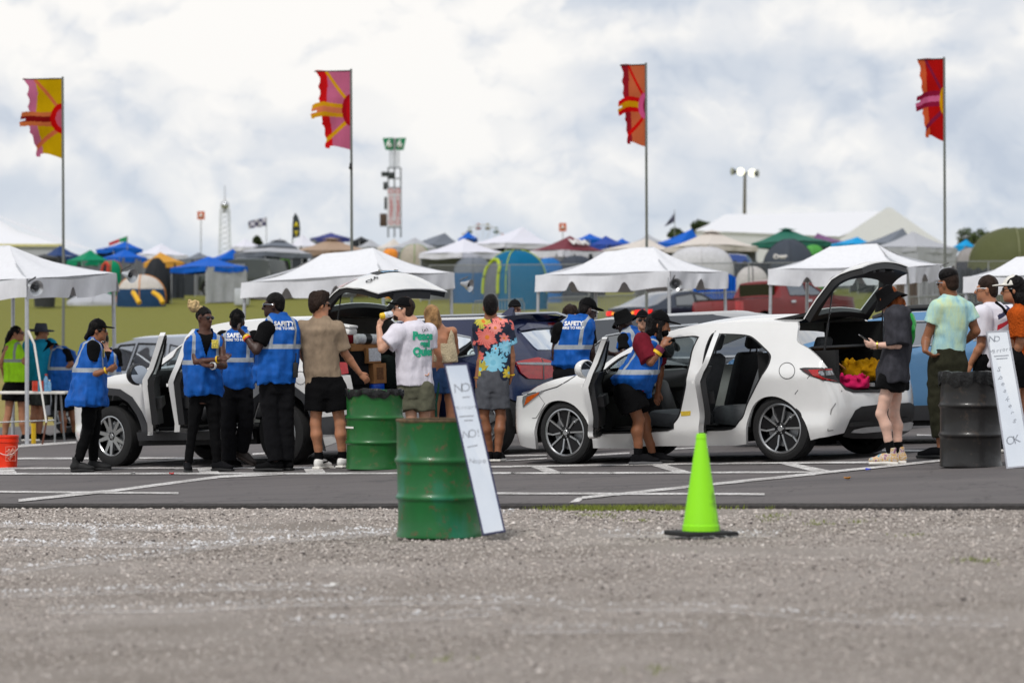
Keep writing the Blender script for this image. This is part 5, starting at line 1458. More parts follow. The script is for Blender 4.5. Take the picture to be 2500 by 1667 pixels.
  obj('mirror_glass', bm, MIRR, o)
  return o
 def gate(s, hinge, prof, half, mt, hole, crown=.1, nlens=None, plate=None):
  """raised tailgate: prof = (back, up) from the hinge; half widths; crown of each profile point"""
  h = Vector(hinge); L = [0]
  for a, b in zip(prof, prof[1:]): L.append(L[-1] + math.hypot(b[0] - a[0], b[1] - a[1]))
  pb, pu = [q[0] for q in prof], [q[1] for q in prof]; hv, cv = [q[0] for q in half], [q[1] for q in half]
  def f(u, v, off):
   b, z, w, c = (float(np.interp(u, L, q)) for q in (pb, pu, hv, cv))
   d = .01; db, dz = (float(np.interp(u + d, L, q) - np.interp(u - d, L, q)) for q in (pb, pu)); n = math.hypot(db, dz) or 1
   return s.M @ Vector((h.x - b + dz / n * off, v * w, h.z + z + c * (1 - v * v) + db / n * off))
  T = L[-1]; g = empty('tailgate', s.M @ h, None); g.parent = s.root; g.location = s.M @ h - wloc(s.root)
  e = .015; outl = [(0, -1), (T * .3, -1), (T * .62, -1), (T, -.93), (T, .93), (T * .62, 1), (T * .3, 1), (0, 1)]
  bm = bmesh.new(); hl = [(u * 1., v) for u, v in hole]
  sheet(bm, outl, f, [hl], .09, .012, 0, 1, 0); obj('outer_panel', bm, [mt, TRIM], g)
  big = [(u + (-.03 if u < .5 * (hole[0][0] + hole[2][0]) else .03), v * 1.06) for u, v in hole]
  bm = bmesh.new(); sheet(bm, [(.01, -.985), (T * .6, -.98), (T * .985, -.9), (T * .985, .9), (T * .6, .98), (.01, .985)], f, [hl], .09, .065, 0, 0, -.0125); obj('inner_trim', bm, TRIM, g)
  bm = bmesh.new(); sheet(bm, hl, f, [], .09, .0, 0, None, -.015); obj('window', bm, GLASSC, g)
  return g, f, T
def smo(l, n=3, closed=False):
 return [(v.x, v.y) for v in catmull([(a, b, 0) for a, b in l], n, closed)]
def cut_tri(p, q, t): return (p[0] + (q[0] - p[0]) * t, p[1] + (q[1] - p[1]) * t)
# ---- white hatchback with doors and tailgate open
def hatchback():
 c = Car('hatchback', 'white hatchback with both near doors and its tailgate open', (1381, 1133), (1906, 1127), .90, .8, .8,
   [(.15, .07), (.30, .008), (.36, .004), (.48, .020), (.60, .012), (.74, -.006), (.83, -.014), (.87, -.004), (.92, .03), (1.0, .075), (1.2, .16), (1.45, .27)], ([(.2, .04), (.45, 0), (.7, .05), (1., .3)], [(.2, .08), (.4, .0), (.62, .0), (.8, .06), (1.0, .14), (1.4, .4)]), fit=(1259, 2231))
 r = c.root; W = c.W; S_ = W.S
 up = c.tr(C4, [(404, 893), (430, 880), (500, 830), (560, 800), (640, 772), (720, 752), (800, 742), (880, 728), (960, 706)])
 ap = c.tr(C4, [(1030, 648), (1085, 608), (1150, 567), (1222, 526)])
 rf = c.tr(C5, [(200, 540), (300, 520), (400, 497), (500, 480), (620, 468), (760, 459), (900, 456), (1100, 456), (1245, 458)])
 hat = c.tr(C5, [(1252, 490), (1242, 560), (1246, 612), (1330, 662), (1405, 728), (1470, 800)]) + c.tr(C6, [(95, 782), (140, 842), (190, 893), (240, 911), (330, 911), (400, 908)])
 hat = [q for q in hat if q[0] > .02]; zs = hat[-1][1]
 front = [(S_, .2), (S_, .64)] + [cut_tri((S_, .66), up[0], t) for t in (.35, .7)]
 rear = [(0, zs), (0, .27)] + [(x, .26) for x in (.3, .6)] + c.tr(C6, [(0, 1245)])
 ra = c.tr(C5, [(1345, 1362), (1318, 1262), (1270, 1170), (1200, 1092), (1120, 1042), (1050, 1026), (970, 1042), (905, 1100), (865, 1200), (850, 1300), (852, 1392)])
 sill = c.tr(C5, [(780, 1402), (400, 1406), (80, 1408)]) + c.tr(C4, [(1240, 1300), (935, 1297)])
 fa = c.tr(C4, [(930, 1240), (908, 1150), (862, 1050), (790, 972), (715, 938), (640, 936), (575, 965), (522, 1040), (494, 1120), (489, 1220), (496, 1303)]) + c.tr(C4, [(420, 1290), (352, 1270)])
 body = front + up + ap + rf + smo(hat) + rear + smo(ra) + sill + smo(fa[:11]) + fa[11:]
 fd = c.tr(C4, [(985, 735), (960, 1060), (985, 1160), (1030, 1190)]) + c.tr(C5, [(250, 1292), (300, 1235), (340, 1180), (365, 1080), (385, 985), (395, 900), (440, 690), (482, 590), (490, 570), (440, 562), (330, 574), (260, 588)]) + c.tr(C4, [(1200, 575), (1100, 632), (1030, 690)])
 rd = c.tr(C5, [(505, 1285), (560, 1292), (740, 1282), (800, 1220), (832, 1180), (862, 1090), (930, 950), (1000, 832), (1040, 745), (1036, 700), (985, 645), (925, 590), (880, 562), (800, 550), (640, 545), (590, 548), (545, 640), (520, 760), (505, 900), (500, 1100)])
 fd, rd = smo(fd, 3, True), smo(rd, 3, True)
 bm = bmesh.new()
 sheet(bm, body, c.mp(), [fd, rd], .042, .035, 0, 1)
 win1 = [(u, z) for u, z in fd if z > .93]; 
 zb = .93
 def above(poly, z0): 
  out = []
  for i in range(len(poly)):
   a, b = poly[i], poly[(i + 1) % len(poly)]
   if a[1] >= z0: out.append(a)
   if (a[1] - z0) * (b[1] - z0) < 0: t = (z0 - a[1]) / (b[1] - a[1]); out.append(cut_tri(a, b, t))
  return out
 w1, w2 = above(fd, .95), above(rd, .97)
 sheet(bm, body, c.mp(True), [w1, w2], .09, .035, 0, 1)
 hood = [((S_ * .90 + .0, .66), .02, .0)]
 rows = [(q, .03, .42 * (1 - i / 9) ** 1.5) for i, q in enumerate(up)]
 c.loft(bm, rows, mi=0)
 c.loft(bm, [(q, .035 + .01 * min(i, 3), .10 * max(0, 1 - i / 3)) for i, q in enumerate(rf[1:])], mi=0); 
 c.liner(bm, c.wb / 2, .33, 2); c.liner(bm, -c.wb / 2, .33, 2)
 obj('body', bm, [PAINTW, SILL, INTB], r)
 bm = bmesh.new(); c.loft(bm, [(q, .01, .12) for q in [up[-1]] + ap + rf[:2]]); obj('windscreen', bm, GLASSC, r)
 c.under(.2, .34)
 for poly in (fd, rd):
  bm = bmesh.new(); inner = []
  n = len(poly); cx = sum(p[0] for p in poly) / n; cz = sum(p[1] for p in poly) / n
  sheet(bm, poly, c.mp(), [[(cx + (u - cx) * .962, cz + (z - cz) * .968) for u, z in poly]], .05, .04, 0, None, .004); obj('door_seal', bm, TRIM, r)
 def seam(C, pts, w=.005, mt=TRIM, name='shut_line', parent=r):
  q = c.tr(C, pts); bm = bmesh.new()
  rows = []
  for i, (u, z) in enumerate(q):
   a, b = q[max(i - 1, 0)], q[min(i + 1, len(q) - 1)]; dx, dz = b[0] - a[0], b[1] - a[1]; n = math.hypot(dx, dz) or 1
   rows.append([c.mp()(u - dz / n * w, z + dx / n * w, .003), c.mp()(u + dz / n * w, z - dx / n * w, .003)])
  grid_faces(bm, rows); return obj(name, bm, mt, parent)
 fc = [(1165 + 60 * math.cos(a), 830 + 62 * math.sin(a)) for a in [i * .2618 for i in range(25)]]
 seam(C5, fc, .003, name='fuel_flap')
 seam(C4, [(430, 884), (560, 858), (660, 828), (740, 782), (800, 744)]); seam(C4, [(522, 895), (565, 955), (500, 1065), (480, 1068), (345, 1066)], .003); seam(C5, [(1340, 865), (1225, 1010)], .003)
 seam(C6, [(160, 908), (110, 1010), (85, 1045), (60, 1195)], .006, SILL, 'bumper_crease'); seam(C6, [(60, 1195), (100, 1190)], .005, SILL, 'bumper_crease')
 hl = c.panel('headlight', c.tr(C4, [(400, 902), (440, 884), (500, 872), (560, 856), (545, 872), (470, 925), (400, 985), (396, 940)]), CLRL, off=.008, th=.012)
 c.panel('turn_signal', c.tr(C4, [(432, 905), (530, 868), (520, 885), (412, 972)]), AMB, off=.012, th=.004, parent=hl)
 tl = c.panel('tail_light', c.tr(C5, [(1262, 812), (1300, 806), (1506, 808), (1530, 870), (1566, 920), (1440, 905), (1340, 868), (1290, 838)]), TRIM, off=.010, th=.012)
 c.panel('brake_lens', c.tr(C5, [(1330, 822), (1500, 815), (1506, 825), (1405, 828), (1412, 860), (1450, 885), (1545, 912), (1440, 898), (1365, 868)]), REDL, off=.014, th=.004, parent=tl)
 c.panel('reverse_lens', c.tr(C5, [(1410, 832), (1502, 828), (1518, 862), (1430, 868)]), CLRL, off=.0145, th=.004, parent=tl); c.panel('side_lens', c.tr(C5, [(1285, 818), (1325, 822), (1360, 866), (1310, 842)]), REDD, off=.0135, th=.004, parent=tl)
 ins = c.tr(C6, [(165, 1235), (215, 1120), (255, 1050), (300, 1022), (420, 1008), (560, 1000), (640, 995), (668, 1010), (668, 1130), (640, 1190), (560, 1235), (400, 1250), (240, 1250)])
 c.panel('rear_diffuser', ins, TRIM, off=.006, th=.01)
 c.panel('exhaust_trim', c.tr(C6, [(222, 1208), (240, 1188), (310, 1172), (460, 1158), (640, 1132), (664, 1140), (660, 1180), (620, 1195), (440, 1200), (300, 1212)]), mat('satin_silver', S(204, 205, 206), .35, .2), off=.016, th=.01)
 c.panel('trunk_sill', c.tr(C6, [(130, 838), (190, 888), (245, 906), (420, 902), (560, 880), (575, 892), (430, 922), (240, 924), (180, 900)]), TRIM, off=.006, th=.02)
 for x, st in ((c.wb / 2, 'f'), (-c.wb / 2, 'r')):
  for sd in (1, -1): c.wheel(x, sd, .325, .243, 'y5')
 def door(poly, hinge_s, ang, zbelt, shrink=.012):
  hp = W.pt(hinge_s, .7)
  n = len(poly); cx = sum(p[0] for p in poly) / n; cz = sum(p[1] for p in poly) / n
  pl = [(u + .03 * (1 if u > cx else -1), z + (.02 if z > cz else -.03)) for u, z in poly]
  ca, sa = math.cos(R(ang)), math.sin(R(ang))
  def f(u, z, off):
   p = W.pt(u, z, off); dx, dy = p.x - hp.x, p.y - hp.y
   return c.M @ Vector((hp.x + dx * ca + dy * sa, hp.y - dx * sa + dy * ca + .02, p.z))
  d = empty('door', c.M @ hp, None); d.parent = r; d.location = c.M @ hp - wloc(r)
  wn = above([(cx + (u - cx) * .88, z - .035 if z > zbelt else z) for u, z in poly], zbelt)
  bm = bmesh.new(); sheet(bm, pl, f, [wn], .08, .05, 0, 1); obj('door_skin', bm, [PAINTW, PAINTW], d)
  low = [(cx + (u - cx) * .93, max(z, min(q[1] for q in poly) + .06)) for u, z in poly]
  fr = above(pl, zbelt + .02); bm = bmesh.new(); sheet(bm, [(cx + (u - cx) * .99, z) for u, z in fr], f, [wn], .06, .008, 0, None, .004); obj('window_frame', bm, TRIM, d)
  lo2 = [p for p in low if p[1] < zbelt]; 
  lo2 = sorted(lo2, key=lambda p: math.atan2(p[1] - (zbelt + .4) / 2, p[0] - cx))
  umin, umax = min(p[0] for p in lo2), max(p[0] for p in lo2)
  trim = [(umin + .03, .40), (umax - .04, .40), (umax, .6), (umax, zbelt - .01), (umin, zbelt - .01), (umin, .6)]
  bm = bmesh.new(); sheet(bm, trim, f, [], .1, .055, 0, None, -.051)
  arm = [(umin + .12, .60), (umax - .16, .62), (umax - .14, .72), (umin + .1, .70)]
  sheet(bm, arm, f, [], .1, .06, 0, None, -.106); obj('door_trim', bm, TRIM, d)
  rim = [(cx + (u - cx) * .985, z - .012) for u, z in poly]
  bm = bmesh.new(); sheet(bm, rim, f, [[(cx + (u - cx) * .93, cz + (z - cz) * .94) for u, z in poly]], .08, .02, 0, None, -.05); obj('door_seal', bm, TRIM, d)
  bm = bmesh.new(); sheet(bm, wn, f, [], .1, .0, 0, None, -.02); obj('window', bm, GLASS, d)
  bm = bmesh.new(); uh = min(u for u, z in poly) + .1
  sheet(bm, [(uh, .80), (uh + .17, .80), (uh + .17, .83), (uh, .83)], f, [], .05, .02, 0, None, .03); obj('handle', bm, PAINTW, d)
  return d, f
 sF = max(u for u, z in fd); sB = max(u for u, z in rd)
 d1, f1 = door(fd, sF, 58, .95); door(rd, sB, 57, .97)
 q = f1(sF - .14, .97, .12); c.mirror(c.Mi @ q, PAINTW, (.10, .21, .155))
 for y in (.38, -.38): c.seat(.18, y, SEATG if y > 0 else SEATD, .34)
 bm = bmesh.new(); c.bx(bm, (-.62, 0, .44), (.5, 1.28, .2), -5, bev=.06); c.bx(bm, (-.92, 0, .76), (.14, 1.28, .58), -24, bev=.06)
 for y in (.4, -.4): c.bx(bm, (-1.06, y, 1.12), (.09, .26, .17), -20, bev=.04)
 obj('rear_bench', bm, SEATG, r)
 bm = bmesh.new(); c.bx(bm, (.95, 0, .80), (.42, 1.42, .22), 8, bev=.07); c.bx(bm, (.72, 0, .55), (.3, .26, .5), 20, bev=.05); c.bx(bm, (1.2, 0, .6), (.1, 1.5, .5)); obj('dashboard', bm, TRIM, r)
 bm = bmesh.new(); c.bx(bm, (.76, -.02, .93), (.03, .24, .16), 12, bev=.01); obj('screen', bm, SHADE, r)
 bm = bmesh.new(); Ms = c.M.to_3x3() @ Matrix.Rotation(R(-66), 3, 'Y'); cc = c.M @ Vector((.62, .38, .84))
 tube(bm, [cc + Ms @ Vector((.18 * math.cos(a), .18 * math.sin(a), 0)) for a in [i * .2618 for i in range(25)]], .016, 8)
 for a in (0, 2.2, 4.1): tube(bm, [cc, cc + Ms @ Vector((.17 * math.cos(a), .17 * math.sin(a), 0))], .014, 6)
 obj('steering_wheel', bm, TRIM, r)
 bm = bmesh.new(); c.bx(bm, (.62, 0, 1.27), (.03, .24, .07), bev=.01); tube(bm, [c.M @ Vector((.64, 0, 1.3)), c.M @ Vector((.68, 0, 1.36))], .012); obj('rear_view_mirror', bm, TRIM, r)
 bm = bmesh.new(); c.bx(bm, (-1.45, 0, .60), (.9, 1.1, .03)); 
 for y in (.62, -.62): c.bx(bm, (-1.40, y, .82), (.9, .06, .5))
 c.bx(bm, (-1.3, -.64, .95), (.7, .05, .78)); c.bx(bm, (-1.45, -.60, .72), (.6, .05, .4)); c.bx(bm, (-1.25, 0, 1.40), (.5, 1.1, .03), 8); c.bx(bm, (-1.0, 0, .36), (.04, 1.3, .5)); c.bx(bm, (-.35, .0, .30), (2.3, 1.45, .03)); obj('cabin_floor', bm, INTB, r)
 bm = bmesh.new(); c.bx(bm, (-1.30, 0, 1.05), (.5, 1.1, .03), 12, bev=.01); obj('parcel_shelf', bm, TRIM, r)
 for s_, nm in ((1, 'h'), (-1, 'k')):
  pass
 c.panel('warning_sticker', c.tr(C5, [(352, 1142), (428, 1138), (426, 1172), (356, 1178)]), mat('sticker', S(216, 184, 60), .6, 0, .4, 90), off=.003, th=.002)
 hx = W.pt(*rf[-1]); g, f, T = c.gate((hx.x - .01, 0, hx.z + .03), [(0, 0), (.12, .15), (.34, .385), (.46, .44), (.62, .475)], [(.56, .05), (.57, .05), (.56, .10), (.54, .10), (.47, .06)], PAINTW,
                      [(.07, -.80), (.36, -.86), (.44, -.74), (.455, -.5), (.455, .5), (.44, .74), (.36, .86), (.07, .80)])
 bm = bmesh.new(); sheet(bm, [(.47, -1.0), (.53, -1.0), (.60, -.74), (.56, -.72)], f, [], .06, .0, 0, None, .006); sheet(bm, [(.47, 1.0), (.53, 1.0), (.60, .74), (.56, .72)], f, [], .06, .0, 0, None, .006); obj('tail_light', bm, REDD, g)
 bm = bmesh.new()
 for v in (-.35, .35): box(bm, f(.72, v, -.095), (.10, .05, .03), c.M.to_3x3(), bev=.01)
 box(bm, f(.71, 0, -.095), (.09, .12, .035), c.M.to_3x3(), bev=.01); obj('gate_latch', bm, CLAD, g)
 for y in (.5, -.5):
  bm = bmesh.new(); a = c.M @ Vector((hx.x - .22, y * 1.12, .98)); b = f(.36, y * 1.7, -.08); tube(bm, [a, a.lerp(b, .55)], .012); tube(bm, [a.lerp(b, .5), b], .007); obj('gas_strut', bm, TRIM, g)
 return c
# ---- white off-roader, doors and tailgate open
def white_suv():
 c = Car('suv', 'white suv with open near front door and raised tailgate', (273, 1139), (687, 1136), .92, .85, .95,
   [(.2, .06), (.38, .006), (.5, .02), (.64, .010), (.85, -.006), (.98, -.012), (1.03, .0), (1.1, .05), (1.3, .13), (1.65, .26)], ([(.2, .04), (.5, 0), (.8, .04), (1.1, .2)], [(.3, .06), (.5, 0), (.9, .02), (1.1, .1), (1.65, .42)]), fit=(183, None))
 r = c.root; W = c.W; S_ = W.S
 up = c.tr(C1, [(640, 860), (720, 800), (800, 762), (880, 740), (980, 724), (1085, 708)])
 ap = c.tr(C1, [(1200, 648), (1300, 570), (1400, 495)]) + c.tr(C2, [(60, 545)])[:0]
 rf = c.tr(C2, [(200, 432), (300, 378), (400, 350), (520, 336), (700, 326), (900, 322), (1050, 320), (1110, 322)])
 x_r = -c.wb / 2 - c.ov[1]
 uu = lambda x: W.u_of_x(x)
 hat = [(uu(x_r + .42), 1.45), (uu(x_r + .30), 1.22), (uu(x_r + .16), 1.0), (.62, .98), (.60, .70), (.0, .70)]
 rear = [(0, .34), (.5, .33)]
 ra = c.tr(C2, [(1185, 1300), (1150, 1150), (1110, 1020), (1060, 935), (990, 880)]) + [(uu(-c.wb / 2 + .12), .80), (uu(-c.wb / 2 + .3), .70), (uu(-c.wb / 2 + .42), .48), (uu(-c.wb / 2 + .45), .30)]
 sill = [(uu(-c.wb / 2 + .5), .33), (uu(c.wb / 2 - .5), .33)]
 fa = c.tr(C1, [(1098, 1210), (1085, 1130), (1050, 1040), (990, 950), (910, 898), (830, 890), (760, 920), (700, 980), (665, 1060), (655, 1150), (650, 1250)]) + c.tr(C1, [(590, 1240)])
 body = [(S_, .25), (S_, .92)] + up + ap + rf + hat + rear + smo(ra) + sill + smo(fa[:-1]) + fa[-1:]
 fd = c.tr(C1, [(1185, 690), (1180, 900), (1178, 1120), (1200, 1165), (1400, 1165)]) + c.tr(C2, [(130, 1160), (180, 1100), (215, 960), (240, 700), (330, 440), (310, 415), (220, 450), (100, 540)]) + c.tr(C1, [(1320, 600), (1230, 665)])
 x0 = uu(-c.wb / 2 + .52); 
 rd = [(x0, .45), (uu(-.02), .40), (uu(-.06), 1.0), (uu(-.22), 1.50), (uu(-.75), 1.54), (uu(-1.0), 1.44), (uu(-1.06), 1.05), (uu(-.98), .82)]
 bm = bmesh.new(); sheet(bm, body, c.mp(), [fd, rd], .045, .035, 0, 1)
 cx1 = uu(.45)
 w1 = [(uu(.85), 1.06), (uu(.1), 1.06), (uu(.0), 1.5), (uu(.2), 1.5)]; w2 = [(uu(-.1), 1.06), (uu(-.98), 1.1), (uu(-.95), 1.42), (uu(-.25), 1.52)]
 sheet(bm, body, c.mp(True), [w1, w2], .1, .035, 0, 1)
 c.loft(bm, [(q, .03, .35 * (1 - i / 5) ** 1.4) for i, q in enumerate(up)]); c.loft(bm, [(q, .04, .10 * max(0, 1 - i / 3)) for i, q in enumerate(rf)])
 c.liner(bm, c.wb / 2, .36, 2); c.liner(bm, -c.wb / 2, .36, 2); obj('body', bm, [PAINTW, SILL, INTB], r)
 bm = bmesh.new(); c.loft(bm, [(q, .01, .12) for q in [up[-1]] + ap + rf[:1]]); obj('windscreen', bm, GLASSC, r)
 c.under(.24, .42)
 def ring(arch, k):
  n = len(arch); cx = c.wb / 2 if arch is fa else -c.wb / 2; uc = uu(cx)
  return arch + [(uc + (u - uc) * k, .36 + (z - .36) * k) for u, z in arch[::-1]]
 for a in (fa[:-1], ra):
  cx = uu(c.wb / 2 if a[0][0] > uu(0) else -c.wb / 2)
  bm = bmesh.new(); sheet(bm, a + [(cx + (u - cx) * 1.17, .36 + (z - .36) * 1.17) for u, z in a[::-1]], c.mp(), [], .07, .02, 0, None, .012); obj('wheel_arch', bm, CLAD, r)
 c.panel('sill_cladding', [(uu(c.wb / 2 - .5), .30), (uu(-c.wb / 2 + .5), .30), (uu(-c.wb / 2 + .5), .40), (uu(c.wb / 2 - .5), .40)], CLAD, off=.014)
 c.panel('bumper_cladding', [(.02, .34), (.55, .33), (uu(-c.wb / 2 - .55), .34), (uu(-c.wb / 2 - .5), .52), (.5, .56), (.02, .56)], CLAD, off=.012)
 c.panel('tail_light', c.tr(C3, [(236, 640), (300, 640), (312, 725), (250, 735)]), REDL, off=.012, th=.012)
 for x in (c.wb / 2, -c.wb / 2):
  for sd in (1, -1): c.wheel(x, sd, .358, .235, 'ten')
 fc = [(1048 + 44 * math.cos(a), 760 + 52 * math.sin(a)) for a in [i * .2618 for i in range(25)]]
 q = c.tr(C2, fc); bm = bmesh.new(); n = len(q); mx, mz = sum(p[0] for p in q) / n, sum(p[1] for p in q) / n
 sheet(bm, q, c.mp(), [[(mx + (u - mx) * .93, mz + (z - mz) * .93) for u, z in q]], .05, 0, 0, None, .004); obj('fuel_flap', bm, CLAD, r)
 def door(poly, hs, ang, zb, nm='door'):
  hp = W.pt(hs, .7); n = len(poly); cx = sum(p[0] for p in poly) / n; cz = sum(p[1] for p in poly) / n; ca, sa = math.cos(R(ang)), math.sin(R(ang))
  def f(u, z, off):
   p = W.pt(u, z, off); dx, dy = p.x - hp.x, p.y - hp.y
   return c.M @ Vector((hp.x + dx * ca + dy * sa, hp.y - dx * sa + dy * ca + .02, p.z))
  d = empty('door', c.M @ hp, None); d.parent = r; d.location = c.M @ hp - wloc(r)
  pl = [(u + .02 * (1 if u > cx else -1), z + (.02 if z > cz else -.03)) for u, z in poly]; umin, umax = min(p[0] for p in pl), max(p[0] for p in pl)
  ztop = max(z for u, z in poly)
  top = sorted([p for p in poly if p[1] > zb], key=lambda p: p[0])
  wn = [(umin + .12, zb), (umax - .2, zb), (umin + (umax - umin) * .5, ztop - .07), (umin + .2, ztop - .06)]
  bm = bmesh.new(); sheet(bm, pl, f, [wn], .09, .06, 0, 0); obj('door_skin', bm, PAINTW, d)
  bm = bmesh.new(); sheet(bm, [(umin + .06, .5), (umax - .08, .5), (umax - .06, zb - .02), (umin + .03, zb - .02)], f, [], .1, .07, 0, None, -.061)
  sheet(bm, [(umin + .15, .68), (umax - .2, .72), (umax - .2, .82), (umin + .15, .8)], f, [], .1, .06, 0, None, -.13); obj('door_trim', bm, TRIM, d)
  bm = bmesh.new(); sheet(bm, [(cx + (u - cx) * .97, cz + (z - cz) * .975) for u, z in poly], f, [[(cx + (u - cx) * .91, cz + (z - cz) * .93) for u, z in poly]], .09, .022, 0, None, -.059); obj('door_seal', bm, TRIM, d)
  bm = bmesh.new(); sheet(bm, wn, f, [], .1, 0, 0, None, -.03); obj('window', bm, GLASS, d)
  bm = bmesh.new(); sheet(bm, [(umin + .08, .93), (umin + .26, .93), (umin + .26, .965), (umin + .08, .965)], f, [], .05, .02, 0, None, .032); obj('handle', bm, PAINTW, d)
  return f, umax
 f1, um = door(fd, max(u for u, z in fd), 48, 1.07); door(rd, max(u for u, z in rd), 55, 1.09)
 c.mirror(c.Mi @ f1(um - .16, 1.07, .15), TRIM, (.11, .24, .2))
 for y in (.4, -.4): c.seat(.12, y, SEATD, .5)
 bm = bmesh.new(); c.bx(bm, (-.72, 0, .62), (.5, 1.3, .2), bev=.06); c.bx(bm, (-1.02, 0, .98), (.14, 1.3, .62), -20, bev=.06); obj('rear_bench', bm, SEATD, r)
 bm = bmesh.new(); c.bx(bm, (.92, 0, .98), (.42, 1.46, .24), 8, bev=.07); c.bx(bm, (1.18, 0, .7), (.1, 1.5, .6)); obj('dashboard', bm, TRIM, r)
 bm = bmesh.new(); Ms = c.M.to_3x3() @ Matrix.Rotation(R(-66), 3, 'Y'); cc = c.M @ Vector((.58, .4, 1.02))
 tube(bm, [cc + Ms @ Vector((.18 * math.cos(a), .18 * math.sin(a), 0)) for a in [i * .2618 for i in range(25)]], .016, 8)
 for a in (0, 2.2, 4.1): tube(bm, [cc, cc + Ms @ Vector((.17 * math.cos(a), .17 * math.sin(a), 0))], .014, 6)
 obj('steering_wheel', bm, TRIM, r)
 bm = bmesh.new(); c.bx(bm, (-c.wb / 2 - .25, 0, .68), (1.1, 1.2, .03)); c.bx(bm, (-.2, 0, .42), (2.6, 1.5, .03))
 for y in (.66, -.66): c.bx(bm, (-c.wb / 2 - .2, y, 1.0), (1.0, .05, .7))
 obj('cabin_floor', bm, INTB, r)
 c.panel('aperture_frame', [(uu(x_r + .40), 1.50), (uu(x_r + .26), 1.2), (uu(x_r + .12), .98), (uu(x_r + .2), .98), (uu(x_r + .36), 1.22), (uu(x_r + .5), 1.5)], TRIM, off=.005)
 hx = W.pt(*rf[-1]); hz = hx.z + .03
 g, f, T = c.gate((hx.x - .01, 0, hz), [(0, 0), (.2, .17), (.42, .31), (.55, .33), (.78, .285), (.98, .23)], [(.6, .05), (.62, .08), (.64, .14), (.64, .17), (.64, .17), (.60, .05)], PAINTW, [(.14, -.8), (.46, -.84), (.5, -.6), (.5, .6), (.46, .84), (.14, .8)])
 c.gate_f, c.gate_T = f, T
 bm = bmesh.new(); sheet(bm, [(.52, -1.0), (.60, -1.0), (.66, -.7), (.60, -.66)], f, [], .06, .0, 0, None, .008); sheet(bm, [(.52, 1.0), (.60, 1.0), (.66, .7), (.60, .66)], f, [], .06, .0, 0, None, .008); obj('tail_light', bm, REDL, g)
 bm = bmesh.new(); sheet(bm, [(.68, -.42), (.80, -.42), (.80, .42), (.68, .42)], f, [], .08, .0, 0, None, .004); obj('plate_recess', bm, TRIM, g)
 bm = bmesh.new(); sheet(bm, [(.745, -.27), (.80, -.27), (.80, .27), (.745, .27)], f, [], .08, .0, 0, None, .012); obj('number_plate', bm, mat('plate', S(120, 160, 190), .5, 0, .6, 40), g)
 bm = bmesh.new()
 for v in (-.2, .2): box(bm, f(.71, v, .012), (.035, .035, .02), c.M.to_3x3())
 obj('plate_lamp', bm, CHROME, g)
 p0, p1, p2 = f(.86, .72, .006), f(.86, .5, .006), f(.80, .61, .006)
 text_on('lettering', 'CX-5', .085, f(.86, .66, .006), (p1 - p0), (p2 - f(.86, .61, .006)), CLAD, g, .002)
 bm = bmesh.new(); sheet(bm, [(T * .9, -.5), (T * .995, -.5), (T * .995, .5), (T * .9, .5)], f, [], .1, .07, 0, None, -.05); obj('gate_latch', bm, CLAD, g)
 for y in (.55, -.55):
  bm = bmesh.new(); a = c.M @ Vector((hx.x - .25, y * 1.1, 1.1)); b = f(.45, y * 1.6, -.08); tube(bm, [a, a.lerp(b, .55)], .013); tube(bm, [a.lerp(b, .5), b], .008); obj('gas_strut', bm, TRIM, g)
 return c
